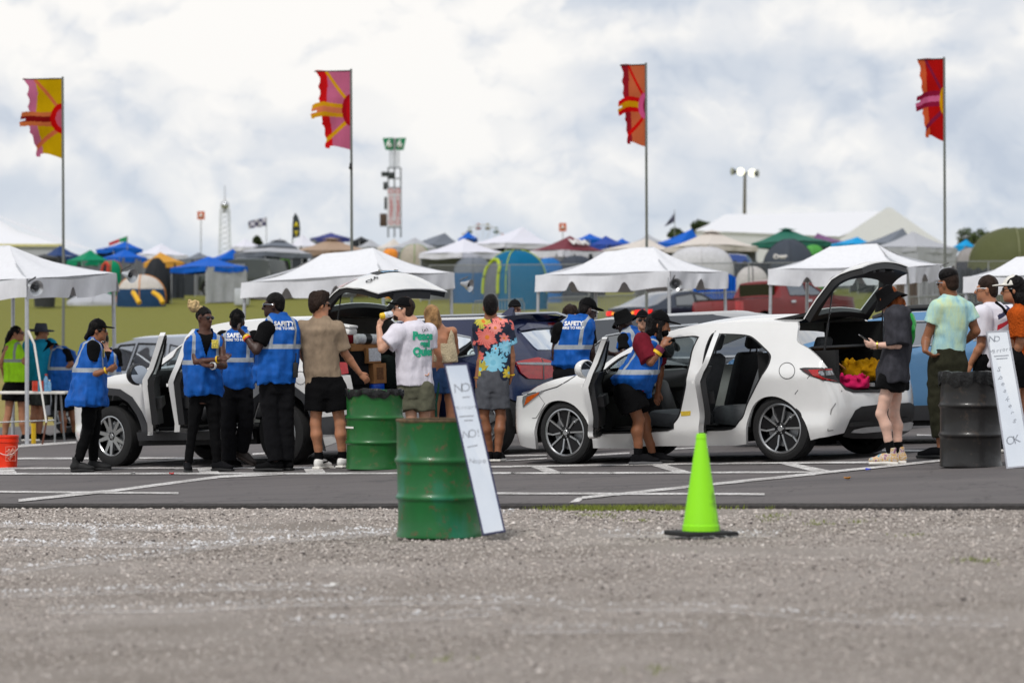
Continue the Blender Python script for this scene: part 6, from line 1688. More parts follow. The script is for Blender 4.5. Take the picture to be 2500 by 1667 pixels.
# ---- closed cars: side profile in metres from mid-wheelbase, front positive
def plain_car(name, label, pf, pr, hw, prof, wins, paint, Ro=.34, fit=None, cat='car', ov=(.85, .95), rearwin=None, rear_in=.45, lamps=(), trim=True, group=None, hz=1.0, glassm=GLASSD, rails=None, low=.26, clad=None, style='five', fin=False, hoodn=None, detail=True, rim=.22):
 top = max(z for x, z in prof)
 c = Car(name, label, pf, pr, hw, ov[0], ov[1], [(.2, .06), (.4, .01), (.7, 0), (hz - .02, .0), (hz + .06, .04), (top, .24 if top > 1.3 else .1)], ([(.2, .04), (.5, 0), (.8, .05), (1.2, .25)], [(.3, .05), (.5, 0), (hz - .15, .02), (hz + .05, .08), (top, rear_in)]), fit=fit, cat=cat, group=group)
 r = c.root; W = c.W; uu = W.u_of_x; f, b = c.wb / 2 + c.ov[0], c.wb / 2 + c.ov[1]
 k = lambda x: x if abs(x) < 9 else x
 con = [(uu(min(max(x, -b + .02), f - .05)), z) for x, z in prof]           # nose ... tail, upper edge
 arch = lambda cx: [(uu(cx + q * (Ro + .07) * math.cos(a)), max(low, Ro + (Ro + .07) * math.sin(a))) for q in (1,) for a in [i * math.pi / 10 for i in range(11)]]
 body = [(W.S, low)] + [(W.S, con[0][1])] + con + [(0, con[-1][1]), (0, low + .05)] + arch(-c.wb / 2)[::-1] + arch(c.wb / 2)[::-1]
 bm = bmesh.new(); mats = [paint, INTB]
 wh = [[(uu(x), z) for x, z in w] for w in wins]
 sheet(bm, body, c.mp(), wh, .075 if detail else .15, .03, 0, 1); sheet(bm, body, c.mp(True), wh, .1, .03, 0, 1)
 n = len(con); hoodn = hoodn or 3
 c.loft(bm, [(q, .04, .3 * max(0, 1 - i / max(1, hoodn)) ** 1.3) for i, q in enumerate(con)])
 c.liner(bm, c.wb / 2, Ro, 1); c.liner(bm, -c.wb / 2, Ro, 1)
 obj('body', bm, mats, r); c.under(.2, .45)
 for w in wins:
  pl = [(uu(x), z) for x, z in w]
  c.panel('window', pl, glassm, off=-.008, th=.005, step=.12)
  c.panel('window', [(-u, z) for u, z in pl], glassm, off=-.008, th=.005, step=.12)
  if trim:
   cx = sum(p[0] for p in pl) / len(pl); cz = sum(p[1] for p in pl) / len(pl)
   c.panel('window_trim', [(cx + (u - cx) * 1.05, cz + (z - cz) * 1.14) for u, z in pl], CHROME if trim == 'chrome' else TRIM, holes=[pl], off=.008, th=.02, step=.06)
 if rearwin: c.panel('rear_window', rearwin, glassm, off=.008, th=.006, step=.12)
 for nm, pl, mt in lamps: c.panel(nm, pl, mt, off=.012, th=.012, step=.1)
 for x in (c.wb / 2, -c.wb / 2):
  for sd in (1, -1): c.wheel(x, sd, Ro, rim, style, detail=detail)
 if rails:
  for sd in (1, -1):
   bm = bmesh.new(); pts = []
   for x in np.linspace(rails[0], rails[1], 9):
    z = np.interp(-x, [-q[0] for q in prof], [q[1] for q in prof]); p = W.pt(uu(x), z); pts.append(c.M @ Vector((p.x, (p.y - .05) * sd, p.z + .045 - (.04 if x in (rails[0], rails[1]) else 0))))
   tube(bm, pts, .018 if rails[2] is CHROME else .035, 8); obj('roof_rail', bm, rails[2], r)
 if clad:
  c.panel('sill_cladding', [(uu(-c.wb / 2 + .45), low), (uu(c.wb / 2 - .45), low), (uu(c.wb / 2 - .45), clad), (uu(-c.wb / 2 + .45), clad)], CLAD, off=.012)
  for q in (-1, 1):
   a = arch(q * c.wb / 2); uc = uu(q * c.wb / 2)
   c.panel('wheel_arch', a + [(uc + (u - uc) * 1.17, Ro + (z - Ro) * 1.17) for u, z in a[::-1]], CLAD, off=.012)
 if fin:
  bm = bmesh.new(); p = W.pt(uu(fin), np.interp(-fin, [-q[0] for q in prof], [q[1] for q in prof])); z = p.z + .05
  vs = [c.M @ Vector(q) for q in ((fin + .1, -.03, z - .02), (fin + .1, .03, z - .02), (fin - .1, .035, z - .02), (fin - .1, -.035, z - .02), (fin - .06, 0, z + .075), (fin - .11, 0, z + .07))]
  v = [bm.verts.new(q) for q in vs]
  for fc in ((0, 1, 4), (1, 2, 5, 4), (0, 4, 5, 3), (2, 3, 5), (0, 3, 2, 1)): bm.faces.new([v[i] for i in fc])
  obj('roof_antenna', bm, paint, r)
 return c
SUVP = lambda h, f, b: [(f - .1, .86), (f - .35, .98), (f - .75, 1.04), (f - 1.15, 1.10), (f - 1.55, h * .84), (f - 1.85, h * .945), (f - 2.3, h * .99), (.0, h), (-.6, h), (-b + .75, h * .99), (-b + .38, h * .96), (-b + .30, h * .90), (-b + .12, h * .70), (-b + .04, h * .58)]
def cars():
 CR = {'hatchback': hatchback(), 'suv': white_suv()}
 navy = mat('navy_paint', S(22, 33, 72), .25, .3, .06, 4, coat=.9)
 c = plain_car('suv', 'navy blue suv with red tail lights behind person in floral shirt', (712, 1117), (1177, 1112), .93, SUVP(1.56, 2.27, 2.30),
                  [[(.55, 1.08), (-.02, 1.08), (-.10, 1.42), (.25, 1.42)], [(-.12, 1.08), (-.82, 1.10), (-.78, 1.42), (-.18, 1.44)], [(-.92, 1.10), (-1.42, 1.16), (-1.30, 1.34), (-.88, 1.41)]], navy, .36, cat='suv', fit=(None, 1452), ov=(.87, .95), rear_in=.52, trim='chrome', rails=(.2, -1.7, CHROME), fin=-1.2, style='five', hz=1.05, rim=.245)
 r = c.root
 c.panel('rear_window', c.tr(C4, [(360, 400), (470, 385), (655, 368), (640, 545), (500, 545), (470, 520)]) + c.tr(C4, [(400, 440)])[:0], GLASSB, off=.022, th=.02, step=.05)
 c.panel('spoiler', c.tr(C4, [(345, 385), (420, 340), (690, 318), (690, 365), (480, 380), (360, 398)]), navy, off=.05, th=.05)
 c.panel('brake_light', c.tr(C4, [(562, 340), (660, 332), (655, 355), (562, 362)]), REDD, off=.054, th=.008)
 tl = c.panel('tail_light', c.tr(C4, [(332, 640), (380, 625), (500, 602), (520, 606), (640, 640), (640, 742), (560, 770), (430, 765), (370, 720)]), REDL, off=.026, th=.03, step=.05)
 c.panel('lens_strip', c.tr(C4, [(336, 642), (500, 640), (640, 645), (640, 662), (500, 660), (345, 655)]), CLRL, off=.031, th=.006, step=.05, parent=tl)
 c.panel('lens_gap', c.tr(C4, [(520, 604), (528, 604), (548, 768), (538, 768)]), REDD, off=.030, th=.006, step=.05, parent=tl)
 blue = mat('sky_blue_paint', S(92, 138, 180), .28, .3, .05, 4, coat=.9)
 B = ground_at(1985, 1092); A_ = B
 Xd = Vector((-math.cos(R(30)), math.sin(R(30)), 0))
 pf = ground_at(1893, 1092); pr = pf - Xd * 2.67; pr.z = sl(pr.x)
 plain_car('suv', 'light blue suv with black roof rack behind people at right edge', tuple(pf), tuple(pr), .93, SUVP(1.42, 2.2, 2.3),
              [[(.62, 1.06), (-.05, 1.06), (-.12, 1.31), (.12, 1.31)], [(-.16, 1.06), (-.95, 1.09), (-.90, 1.30), (-.24, 1.32)], [(-1.05, 1.1), (-1.6, 1.14), (-1.4, 1.25), (-1.0, 1.30)]], blue, .36, cat='suv', ov=(.87, .97), trim='chrome', rails=(.2, -1.6, TRIM), clad=.42, hz=1.03, glassm=GLASSB)
 sil = mat('silver_paint', S(168, 174, 184), .28, .4, .05, 4, coat=.8)
 pf = ground_at(165, 1062); pr = pf + Vector((math.cos(R(34)), -math.sin(R(34)), 0)) * 2.66; pr.z = sl(pr.x)
 plain_car('suv', 'silver suv with black roof rails parked behind white suv', tuple(pf), tuple(pr), .9, SUVP(1.58, 2.2, 2.28), [[(.6, 1.08), (-.02, 1.08), (-.10, 1.47), (.22, 1.46)], [(-.10, 1.08), (-.82, 1.12), (-.78, 1.45), (-.18, 1.48)], [(-.92, 1.12), (-1.5, 1.22), (-1.3, 1.36), (-.88, 1.44)]], sil, .35, cat='suv', fin=-1.3, hz=1.04)
 gry = mat('dark_grey_paint', S(74, 78, 84), .25, .5, .05, 4, coat=.8)
 q = P(1490, 900, 41.5); pr = Vector((q.x, q.y, sl(q.x))); pf = pr + Vector((math.cos(R(28)), -math.sin(R(28)), 0)) * 2.8; pf.z = sl(pf.x)
 plain_car('estate_car', 'dark grey estate car facing right behind roof of white hatchback', tuple(pf), tuple(pr), .92, SUVP(1.52, 2.35, 2.4), [[(.75, 1.0), (.0, 1.0), (-.06, 1.37), (.35, 1.36)], [(-.14, 1.0), (-.92, 1.02), (-.88, 1.37), (-.2, 1.39)], [(-1.02, 1.03), (-1.7, 1.12), (-1.45, 1.30), (-.98, 1.36)]], gry, .34, ov=(.95, 1.0), trim='chrome', rear_in=.6, hz=.98, glassm=GLASSB)
 def far(px, D, L, ang, gap=0):
  q = P(px, 800, D); a = Vector((q.x, q.y, gz(q.x, q.y))); b = a + Vector((math.cos(R(ang)), math.sin(R(ang)), 0)) * L; b.z = gz(b.x, b.y)
  return tuple(b), tuple(a)
 dk = mat('slate_blue_paint', S(34, 46, 66), .25, .4, .05, 4, coat=.8)
 pf, pr = far(1632, 98, 2.75, 40)
 c = plain_car('sedan', 'dark slate sedan with lit red tail lights seen from behind', pf, pr, .92, [(2.15, .62), (1.9, .78), (1.2, .92), (.85, .98), (.2, 1.35), (-.2, 1.44), (-.7, 1.42), (-1.1, 1.32), (-1.75, 1.08), (-2.2, 1.0), (-2.3, .85)],
                  [[(.62, 1.0), (-.1, 1.0), (-.1, 1.33), (.22, 1.28)], [(-.18, 1.0), (-1.0, 1.02), (-.9, 1.28), (-.18, 1.34)]], dk, .33, ov=(.9, 1.05), hz=.98, glassm=GLASSB, detail=False, rear_in=.2)
 lit = emit('lit_red_lamp', S(225, 24, 16), .9); am = emit('lit_amber_lamp', S(240, 150, 50), .9); W = c.W
 c.panel('tail_light', [(.52, .80), (W.u_of_x(-2.05), .80), (W.u_of_x(-2.0), .93), (.52, .93)], lit, off=.02, th=.015); c.panel('tail_light', [(-.52, .80), (-W.u_of_x(-2.05), .80), (-W.u_of_x(-2.0), .93), (-.52, .93)], lit, off=.02, th=.015)
 for q in (-1, 1): c.panel('turn_signal', [(q * .40, .82), (q * .49, .82), (q * .49, .90), (q * .40, .90)], am, off=.02, th=.015)
 c.panel('number_plate', [(-.26, .62), (.26, .62), (.26, .75), (-.26, .75)], mat('plate', S(120, 160, 190), .5), off=.01); c.panel('tail_panel', [(-.7, .55), (.7, .55), (.7, .98), (-.7, .98)], TRIM, off=.006)
 red = mat('dark_red_paint', S(116, 13, 15), .35, .0, .06, 4, coat=.35)
 pf, pr = far(1868, 96, 3.5, 43)
 c = plain_car('pickup_truck', 'dark red crew cab pickup truck seen from behind', pf, pr, 1.0, [(2.7, 1.0), (2.3, 1.13), (1.5, 1.2), (1.15, 1.24), (.55, 1.60), (.2, 1.71), (-.5, 1.73), (-.85, 1.69), (-.98, 1.30), (-1.02, 1.22), (-1.6, 1.22), (-2.4, 1.22), (-2.9, 1.21)],
                  [[(.9, 1.26), (.25, 1.26), (.22, 1.58), (.5, 1.53)], [(.15, 1.26), (-.6, 1.28), (-.6, 1.58), (.15, 1.6)]], red, .40, cat='truck', ov=(.95, 1.2), hz=1.22, glassm=GLASSB, low=.42, detail=False, rear_in=.02, rim=.25)
 W = c.W
 bm = bmesh.new(); c.bx(bm, (-.98, 0, 1.47), (.03, 1.4, .36)); obj('rear_window', bm, SHADE, c.root)
 bm = bmesh.new(); c.bx(bm, (-2.0, 0, 1.24), (1.7, 1.6, .04)); obj('bed_cover', bm, TRIM, c.root)
 bm = bmesh.new(); c.bx(bm, (-c.wb / 2 - c.ov[1] - .06, 0, .60), (.16, 1.9, .2), bev=.04); obj('bumper', bm, CHROME, c.root)
 for q in (-1, 1): c.panel('tail_light', [(q * .86, .86), (q * 1.12, .86), (q * 1.12, 1.16), (q * .86, 1.16)], REDL, off=.014, th=.015)
 for x in (.1, -.62): c.panel('handle', [(W.u_of_x(x), 1.06), (W.u_of_x(x + .2), 1.06), (W.u_of_x(x + .2), 1.12), (W.u_of_x(x), 1.12)], CHROME, off=.03, th=.02)
 c.mirror(Vector((1.0, 1.12, 1.32)), TRIM, (.1, .22, .24))
 return CR
# ------------------------------------------------------------------ event canopies, camp, street things
def rnd(seed): return random.Random(seed)
TENTW = cloth('white_vinyl', S(222, 223, 227), .05, .45, .55, 5)
POLEM = mat('pole_metal', S(190, 192, 196), .4, .5, .12, 20); POLED = mat('flag_pole_metal', S(118, 122, 120), .45, .4, .15, 20)
def valance(bm, a, b, drop, seed, notch=(), out=None, wav=.05, mi=0):
 """hanging edge cloth from a to b with bell cut-outs and sag"""
 rs = rnd(seed); n = 72; a, b = Vector(a), Vector(b)
 o = Vector(out).normalized(); ph = [rs.random() * 6 for _ in range(5)]
 rows = [[], [], [], []]
 for i in range(n + 1):
  t = i / n; p = a.lerp(b, t)
  sag = -.05 * math.sin(math.pi * t) ** 2 * (b - a).length / 3
  d = drop * (1 + .05 * math.sin(9 * t + ph[0]))
  for nt in notch:
   q = abs(t - nt) * (b - a).length
   d -= drop * .62 * math.exp(-(q / .11) ** 4) * (1 - q / .3 if q < .3 else 0) if q < .3 else 0
  w = lambda k: o * (wav * (math.sin(14 * t + ph[1] + k) * .5 + math.sin(31 * t + ph[2] + 2 * k) * .3 + math.sin(5 * t + ph[3]) * .6) * k)
  for j, k in enumerate((0, .33, .66, 1.0)):
   rows[j].append(p + Vector((0, 0, sag - d * k)) + o * .012 + w(k * .9))
 grid_faces(bm, rows, mi)
def frame_tent(label, left, front, right, ridge, De, hw, leg_rear=True, seed=1, pole=None, notchL=(.34, .68), notchR=(.5,), back=True):
 """hip-roofed event canopy: photo points of the left, nearest and right eave corners and both ridge ends"""
 (lx, ly, lD), (fx, fy, fD), (rx, ry, rD) = left, front, right
 L, Fv, Rv = P(lx, ly, lD), P(fx, fy, fD), P(rx, ry, rD)
 z = (L.z + Fv.z + Rv.z) / 3
 Bk = L + Rv - Fv
 t = empty('event_canopy', G(Fv.x, Fv.y), label, 'canopy', 'white event canopies along the lot')
 c = (L + Rv) / 2
 (ax, ay), (bx, by) = ridge
 Dm = c.y; A, B = P(ax, ay, Dm), P(bx, by, Dm)
 dr = (Fv - L).normalized(); m = (A + B) / 2; hl = (B - A).length / 2; hl = max(.2, hl)
 A, B = m - dr * hl + Vector((0, 0, A.z - m.z)), m + dr * hl + Vector((0, 0, B.z - m.z))
 bm = bmesh.new()
 def face(p, q, r_, s_, n=10):
  rows = []
  for i in range(n + 1):
   u = i / n; e0, e1 = Vector(p).lerp(r_, u), Vector(q).lerp(s_, u); row = []
   for j in range(13):
    v = j / 12; x = e0.lerp(e1, v); x = x + Vector((0, 0, -.10 * math.sin(math.pi * u) - .02 * math.sin(3 * math.pi * v + seed) * math.sin(math.pi * u) + .012 * noise.noise(x * 2.2))); row.append(x)
   rows.append(row)
  grid_faces(bm, rows)
 face(L, Fv, A, B); face(Fv, Rv, B, B); face(Rv, Bk, B, A); face(Bk, L, A, A)
 bmesh.ops.remove_doubles(bm, verts=bm.verts, dist=.002)
 obj('roof', bm, TENTW, t, smooth=.35)
 bm = bmesh.new(); up = Vector((0, 0, 1)); dv = .30
 for p, q, nt in ((L, Fv, notchL), (Fv, Rv, notchR), (Rv, Bk, notchL), (Bk, L, notchR)):
  n = (Vector(q) - Vector(p)).cross(up); n = n if n.dot((Vector(p) + Vector(q)) / 2 - c) > 0 else -n
  valance(bm, p, q, dv, seed + int(p.x * 10), nt, n)
 obj('valance', bm, TENTW, t, smooth=1.2)
 for k, p in enumerate((L, Fv, Rv, Bk)):
  if k == 3 and not back: continue
  g = G(p.x, p.y); bm = bmesh.new(); q = p.lerp(c, .03); tube(bm, [g, Vector((q.x, q.y, q.z - .02))], .032, 10)
  box(bm, g + Vector((0, 0, .006)), (.16, .16, .012)); obj('leg', bm, POLEM, t)
 bm = bmesh.new()
 for p, q in ((L, Fv), (Fv, Rv), (Rv, Bk), (Bk, L)): tube(bm, [Vector(p).lerp(c, .03) - up * .03, Vector(q).lerp(c, .03) - up * .03], .022, 8)
 tube(bm, [A - up * .03, B - up * .03], .022, 8)
 for p, q in ((L, A), (Bk, A), (Fv, B), (Rv, B)): tube(bm, [Vector(p).lerp(c, .03) - up * .03, q - up * .14], .02, 8)
 obj('frame', bm, POLEM, t)
 return t, (L, Fv, Rv, Bk)
def work_light(x, y, D, yaw, label):
 p = P(x, y, D); r, f, u = axes(yaw, 12); M = Matrix((Vector(r), Vector(u), Vector(f))).transposed()
 e = empty('work_lamp', p, label, 'lamp', 'clamp lamps on the canopies')
 bm = bmesh.new(); lathe(bm, [(.03, -.16), (.045, -.10), (.06, -.06), (.115, .05), (.12, .055), (.11, .05), (.05, -.05), (.0, -.06)], p, 28, M); obj('reflector', bm, mat('spun_aluminium', S(206, 208, 210), .3, .8), e)
 bm = bmesh.new(); bmesh.ops.create_uvsphere(bm, u_segments=14, v_segments=10, radius=.04, matrix=Matrix.Translation(p + M @ Vector((0, 0, .0)))); obj('bulb', bm, mat('bulb_glass', S(60, 62, 66), .2), e)
 bm = bmesh.new(); tube(bm, [p + M @ Vector((0, 0, -.15)), p + M @ Vector((0, .05, -.2)), p + Vector((0, .1, .16))], .012, 6); obj('clamp', bm, TRIM, e)
def drum(label, x, y, r, h, paint, bag=None, dents=1, rim=None):
 g = ground_at(x, y); dz = -.035 if y > 1229 else .004
 c = Vector((g.x, g.y + r, sl(g.x) + dz)); e = empty('oil_drum', c, label, 'drum')
 bm = bmesh.new(); pr = [(0, .02), (r - .012, .02), (r - .004, 0), (r + .004, .004), (r + .002, .03), (r - .004, .05)]
 for zz in (h * .34, h * .655): pr += [(r - .004, zz - .035), (r + .001, zz - .018), (r + .011, zz - .006), (r + .011, zz + .006), (r + .001, zz + .018), (r - .004, zz + .035)]
 pr += [(r - .004, h - .03), (r + .002, h - .012)]
 ring = lathe(bm, pr, c, 64)
 for rg in ring[4:]:
  for v in rg:
   d = (v.co - c); k = noise.noise((d.x * 4, d.y * 4 + x, d.z * 3)) * .012 * dents; d2 = Vector((d.x, d.y, 0)).normalized(); v.co += d2 * k
 lathe(bm, [(r - .012, h - .012), (r - .012, .03)], c, 64)
 obj('barrel', bm, paint, e)
 bm = bmesh.new(); lathe(bm, [(r - .016, h - .02), (r + .004, h - .016), (r + .008, h - .004), (r + .004, h + .006), (r - .006, h + .008), (r - .016, h)], c, 64); obj('rim', bm, rim or paint, e)
 if bag:
  bm = bmesh.new(); rows = []; rs = rnd(int(x)); ph = [rs.random() * 6 for _ in range(6)]
  for j, (dr, z) in enumerate(((-.1, h - .25), (-.02, h + .01), (.010, h + .014), (.013, h - .015), (.012, h - bag * .6), (.009, h - bag))):
   row = []
   for k in range(81):
    a = 2 * math.pi * k / 80; w = .004 * math.sin(17 * a + ph[0] + j) + .004 * math.sin(29 * a + ph[1]); zz = (.02 * math.sin(5 * a + ph[2]) + .012 * math.sin(13 * a + ph[3])) * (1 if j >= 4 else .3)
    row.append(c + Vector(((r + dr + w) * math.cos(a), (r + dr + w) * math.sin(a), z + zz)))
   rows.append(row)
  grid_faces(bm, rows); obj('bin_liner', bm, mat('black_plastic_film', S(9, 9, 10), .28, 0, .3, 20, .6, 40), e)
 return e, c
def drum_paint(name, col, rust, stain=None):
 m, t, b = base_mat(name); pos = t.geom()
 n1 = t.noise(t.mapv(pos, (1, 1, .5)), 5, 5, .6); n2 = t.noise(pos, 11, 6, .7); n3 = t.noise(t.mapv(pos, (1, 1, .4)), 3.0, 3)
 c = t.mix(t.ramp(n1, [(.3, 0), (.7, 1)]), tuple(q * .75 for q in col), tuple(min(1, q * 1.1) for q in col))
 if stain: c = t.mix(t.math('MULTIPLY', t.ramp(n3, [(.50, 0), (.58, 1)]), .75), c, stain)
 c = t.mix(t.ramp(n2, [(.57, 0), (.66, .8)]), c, rust)
 t.link(c, b.inputs['Base Color']); b.inputs['Roughness'].default_value = .42; b.inputs['Coat Weight'].default_value = .15
 bn = t.new('ShaderNodeBump'); bn.inputs['Strength'].default_value = .2; bn.inputs['Distance'].default_value = .01; t.link(n2, bn.inputs['Height']); t.link(bn.outputs[0], b.inputs['Normal'])
 return m
def board(name, label, TL, TR, BR, BL, Db, lean, fr, frm, face, texts):
 """leaning framed mirror given by its four photo corners; base at depth Db, top `lean` farther"""
 tl, tr, br, bl = P(*TL, Db + lean), P(*TR, Db + lean), P(*BR, Db), P(*BL, Db)
 e = empty(name, (bl + br) / 2, label, 'mirror')
 n = (tr - bl).cross(tl - br).normalized(); n = n if n.y < 0 else -n
 ux = ((br - bl) + (tr - tl)).normalized(); uy = ((tl - bl) + (tr - br)).normalized()
 def inn(k):
  a, b, c_, d = tl + (ux - uy) * k, tr + (-ux - uy) * k, br + (-ux + uy) * k, bl + (ux + uy) * k
  return a, b, c_, d
 bm = bmesh.new(); o = (tl, tr, br, bl); i = inn(fr); vs = {}
 for nm, q in (('o', o), ('i', i)):
  for dn, k in (('f', .012), ('b', -.012)): vs[nm + dn] = [bm.verts.new(p + n * k) for p in q]
 for k in range(4):
  j = (k + 1) % 4
  for a, b in (('of', 'if'), ('ob', 'of'), ('if', 'ib'), ('ib', 'ob')): bm.faces.new((vs[a][k], vs[a][j], vs[b][j], vs[b][k]))
 bmesh.ops.recalc_face_normals(bm, faces=bm.faces); obj('frame', bm, frm, e)
 bm = bmesh.new(); a = [bm.verts.new(p + n * .004) for p in i]; b = [bm.verts.new(p - n * .008) for p in i]
 bm.faces.new(a); bm.faces.new(b[::-1])
 for k in range(4): bm.faces.new((a[k], b[k], b[(k + 1) % 4], a[(k + 1) % 4]))
 bmesh.ops.recalc_face_normals(bm, faces=bm.faces); f = obj('mirror_face', bm, face, e, flat=True)
 ink = mat('marker_ink', S(156, 162, 172), .6, 0, .3, 60)
 W = ((tr - tl).length + (br - bl).length) / 2; H = ((tl - bl).length + (tr - br).length) / 2
 for s_, u, v, sz, rot in texts:
  ctr = tl.lerp(tr, u).lerp(bl.lerp(br, u), v) + n * .006
  if s_ == '_':
   bm = bmesh.new(); p0, p1 = ctr - ux * sz / 2, ctr + ux * sz / 2 + uy * rot; w = uy * .0045; grid_faces(bm, [[p0 - w, p0 + w], [p1 - w, p1 + w]]); obj('underline', bm, ink, f); continue
  n_ = len(s_); jr = rnd(int(v * 1e3) + n_); hand = [(c_, (i_ - (n_ - 1) / 2) * sz * .56) for i_, c_ in enumerate(s_)]
  for c_, dx in hand: text_on('lettering', c_, sz * jr.uniform(.92, 1.12), ctr + ux * dx + uy * (jr.uniform(-.06, .06) * sz + rot * dx), ux, uy, ink, f, 0, .0015, rot=rot + jr.uniform(-.1, .1), shear=.18)
 return e
def pbox(name, C, x0, y0, x1, y1, D, dep, mt, parent=None, label=None, cat=None, bev=0):
 a, b = P(*cp(C, x0, y0), D), P(*cp(C, x1, y1), D)
 bm = bmesh.new(); box(bm, ((a.x + b.x) / 2, D + dep / 2, (a.z + b.z) / 2), (abs(b.x - a.x), dep, abs(a.z - b.z)), bev=bev)
 o = obj(name, bm, mt, parent)
 if label: tag(o, label, cat)
 return o
DARKW = cloth('dark_mesh_wall', S(58, 62, 68), .2); GREYW = cloth('grey_fabric_wall', S(120, 122, 128), .15)
# ---- pop-up shade canopies and tents of the camp
def sag_roof(bm, cs, apex, sag, n=8, cap=0, mi=0):
 for k in range(4):
  p, q = cs[k], cs[(k + 1) % 4]; rows = []
  for i in range(n + 1):
   u = i / n * (1 - cap)
   a, b = p.lerp(apex, u), q.lerp(apex, u); rows.append([a.lerp(b, j / 6) + Vector((0, 0, -sag * math.sin(math.pi * min(1, u)) + .03 * noise.noise(a.lerp(b, j / 6) * 1.3))) for j in range(7)])
  grid_faces(bm, rows, mi)
 bmesh.ops.remove_doubles(bm, verts=bm.verts, dist=.004)
def popup(label, C, xl, xr, yp, ye, D, mt, xp=None, yaw=38, val=.22, vm=None, cap=None, walls=None, group='pop-up canopies in the camp', sag=None, legs=True, logo=None, top2=None):
 (pl, py_e), (pr, _), (pp, py_p) = cp(C, xl, ye), cp(C, xr, ye), cp(C, xp if xp is not None else (xl + xr) / 2, yp)
 w = (pr - pl) * D / F; y = R(yaw); a = w / (abs(math.cos(y)) + abs(math.sin(y)))
 e0 = P((pl + pr) / 2, py_e, D); ap = P(pp, py_p, D)
 g = G(e0.x, D); t = empty('pop_up_canopy', g, label, 'canopy', group)
 cs = [e0 + Vector(((sx * math.cos(y) - sy * math.sin(y)) * a / 2, (sx * math.sin(y) + sy * math.cos(y)) * a / 2, 0)) for sx, sy in ((-1, -1), (1, -1), (1, 1), (-1, 1))]
 rs = rnd(int(xl + xr)); dr = [rs.uniform(-.06, .06) * a / 3 for _ in range(4)]
 cs = [c + Vector((0, 0, q)) for c, q in zip(cs, dr)]
 bm = bmesh.new(); hgt = ap.z - e0.z
 sag_roof(bm, cs, ap, hgt * .10 if sag is None else sag, cap=.0); obj('roof', bm, mt, t, smooth=.3)
 if cap:
  bm = bmesh.new(); sag_roof(bm, [c.lerp(ap, .74) + Vector((0, 0, .10)) for c in cs], ap + Vector((0, 0, .02)), .0); obj('vent_cap', bm, cap, t, smooth=.3)
 if top2:
  bm = bmesh.new(); sag_roof(bm, [c.lerp(ap, .38) + Vector((0, 0, .03)) for c in cs], ap + Vector((0, 0, .05)), hgt * .06); obj('upper_roof', bm, top2, t, smooth=.3)
 bm = bmesh.new()
 for k in range(4):
  p, q = cs[k], cs[(k + 1) % 4]; n_ = ((p + q) / 2 - e0); n_.z = 0
  valance(bm, p, q, val, k + int(xl), (), n_, .03)
 obj('valance', bm, vm or mt, t, smooth=1.2)
 if legs:
  for c in cs:
   q = c.lerp(Vector((e0.x, e0.y, c.z)), .03); bm = bmesh.new(); gg = G(q.x, q.y, -.1); box(bm, ((q.x + gg.x) / 2, q.y, (q.z + gg.z) / 2), (.04, .04, q.z - gg.z)); obj('leg', bm, POLEM, t)
 if walls is None and D > 139:
  walls = {(0, 2)[rs.random() < .35]: (DARKW if rs.random() < .6 else GREYW), (1, 3)[rs.random() < .35]: (GREYW if rs.random() < .5 else DARKW)}
 for k, wm in (walls or {}).items():
  p, q = cs[k].lerp(e0, .02), cs[(k + 1) % 4].lerp(e0, .02); bm = bmesh.new(); rows = []
  n_ = ((p + q) / 2 - e0); n_.z = 0; n_.normalize()
  for i in range(9):
   row = []
   for j in range(25):
    x = p.lerp(q, j / 24); b = gz(x.x, x.y) - .05; zt = x.z - .02
    row.append(Vector((x.x, x.y, zt + (b - zt) * i / 8)) + n_ * (.05 * math.sin(j * 1.3 + k * 2 + i * .4) * noise.noise((j * .4, i * .5, k)) + .03 * math.sin(j * .9 + k) * i / 8))
   rows.append(row)
  grid_faces(bm, rows); solid(bm, .02); obj('side_wall', bm, wm, t, smooth=1.2)
 if logo:
  for s_, (u, v, sz, wm) in logo.items():
   p = cs[0].lerp(cs[1], u); p2 = p.lerp(ap, v); ux = (cs[1] - cs[0]).normalized(); uy = (ap - (cs[0] + cs[1]) / 2).normalized(); nn = ux.cross(uy)
   for s0 in (s_,):
    text_on('lettering', s0.strip(), sz, p2 - nn * .0 + nn * .12, ux, uy, wm, t, .03, .01)
 return t
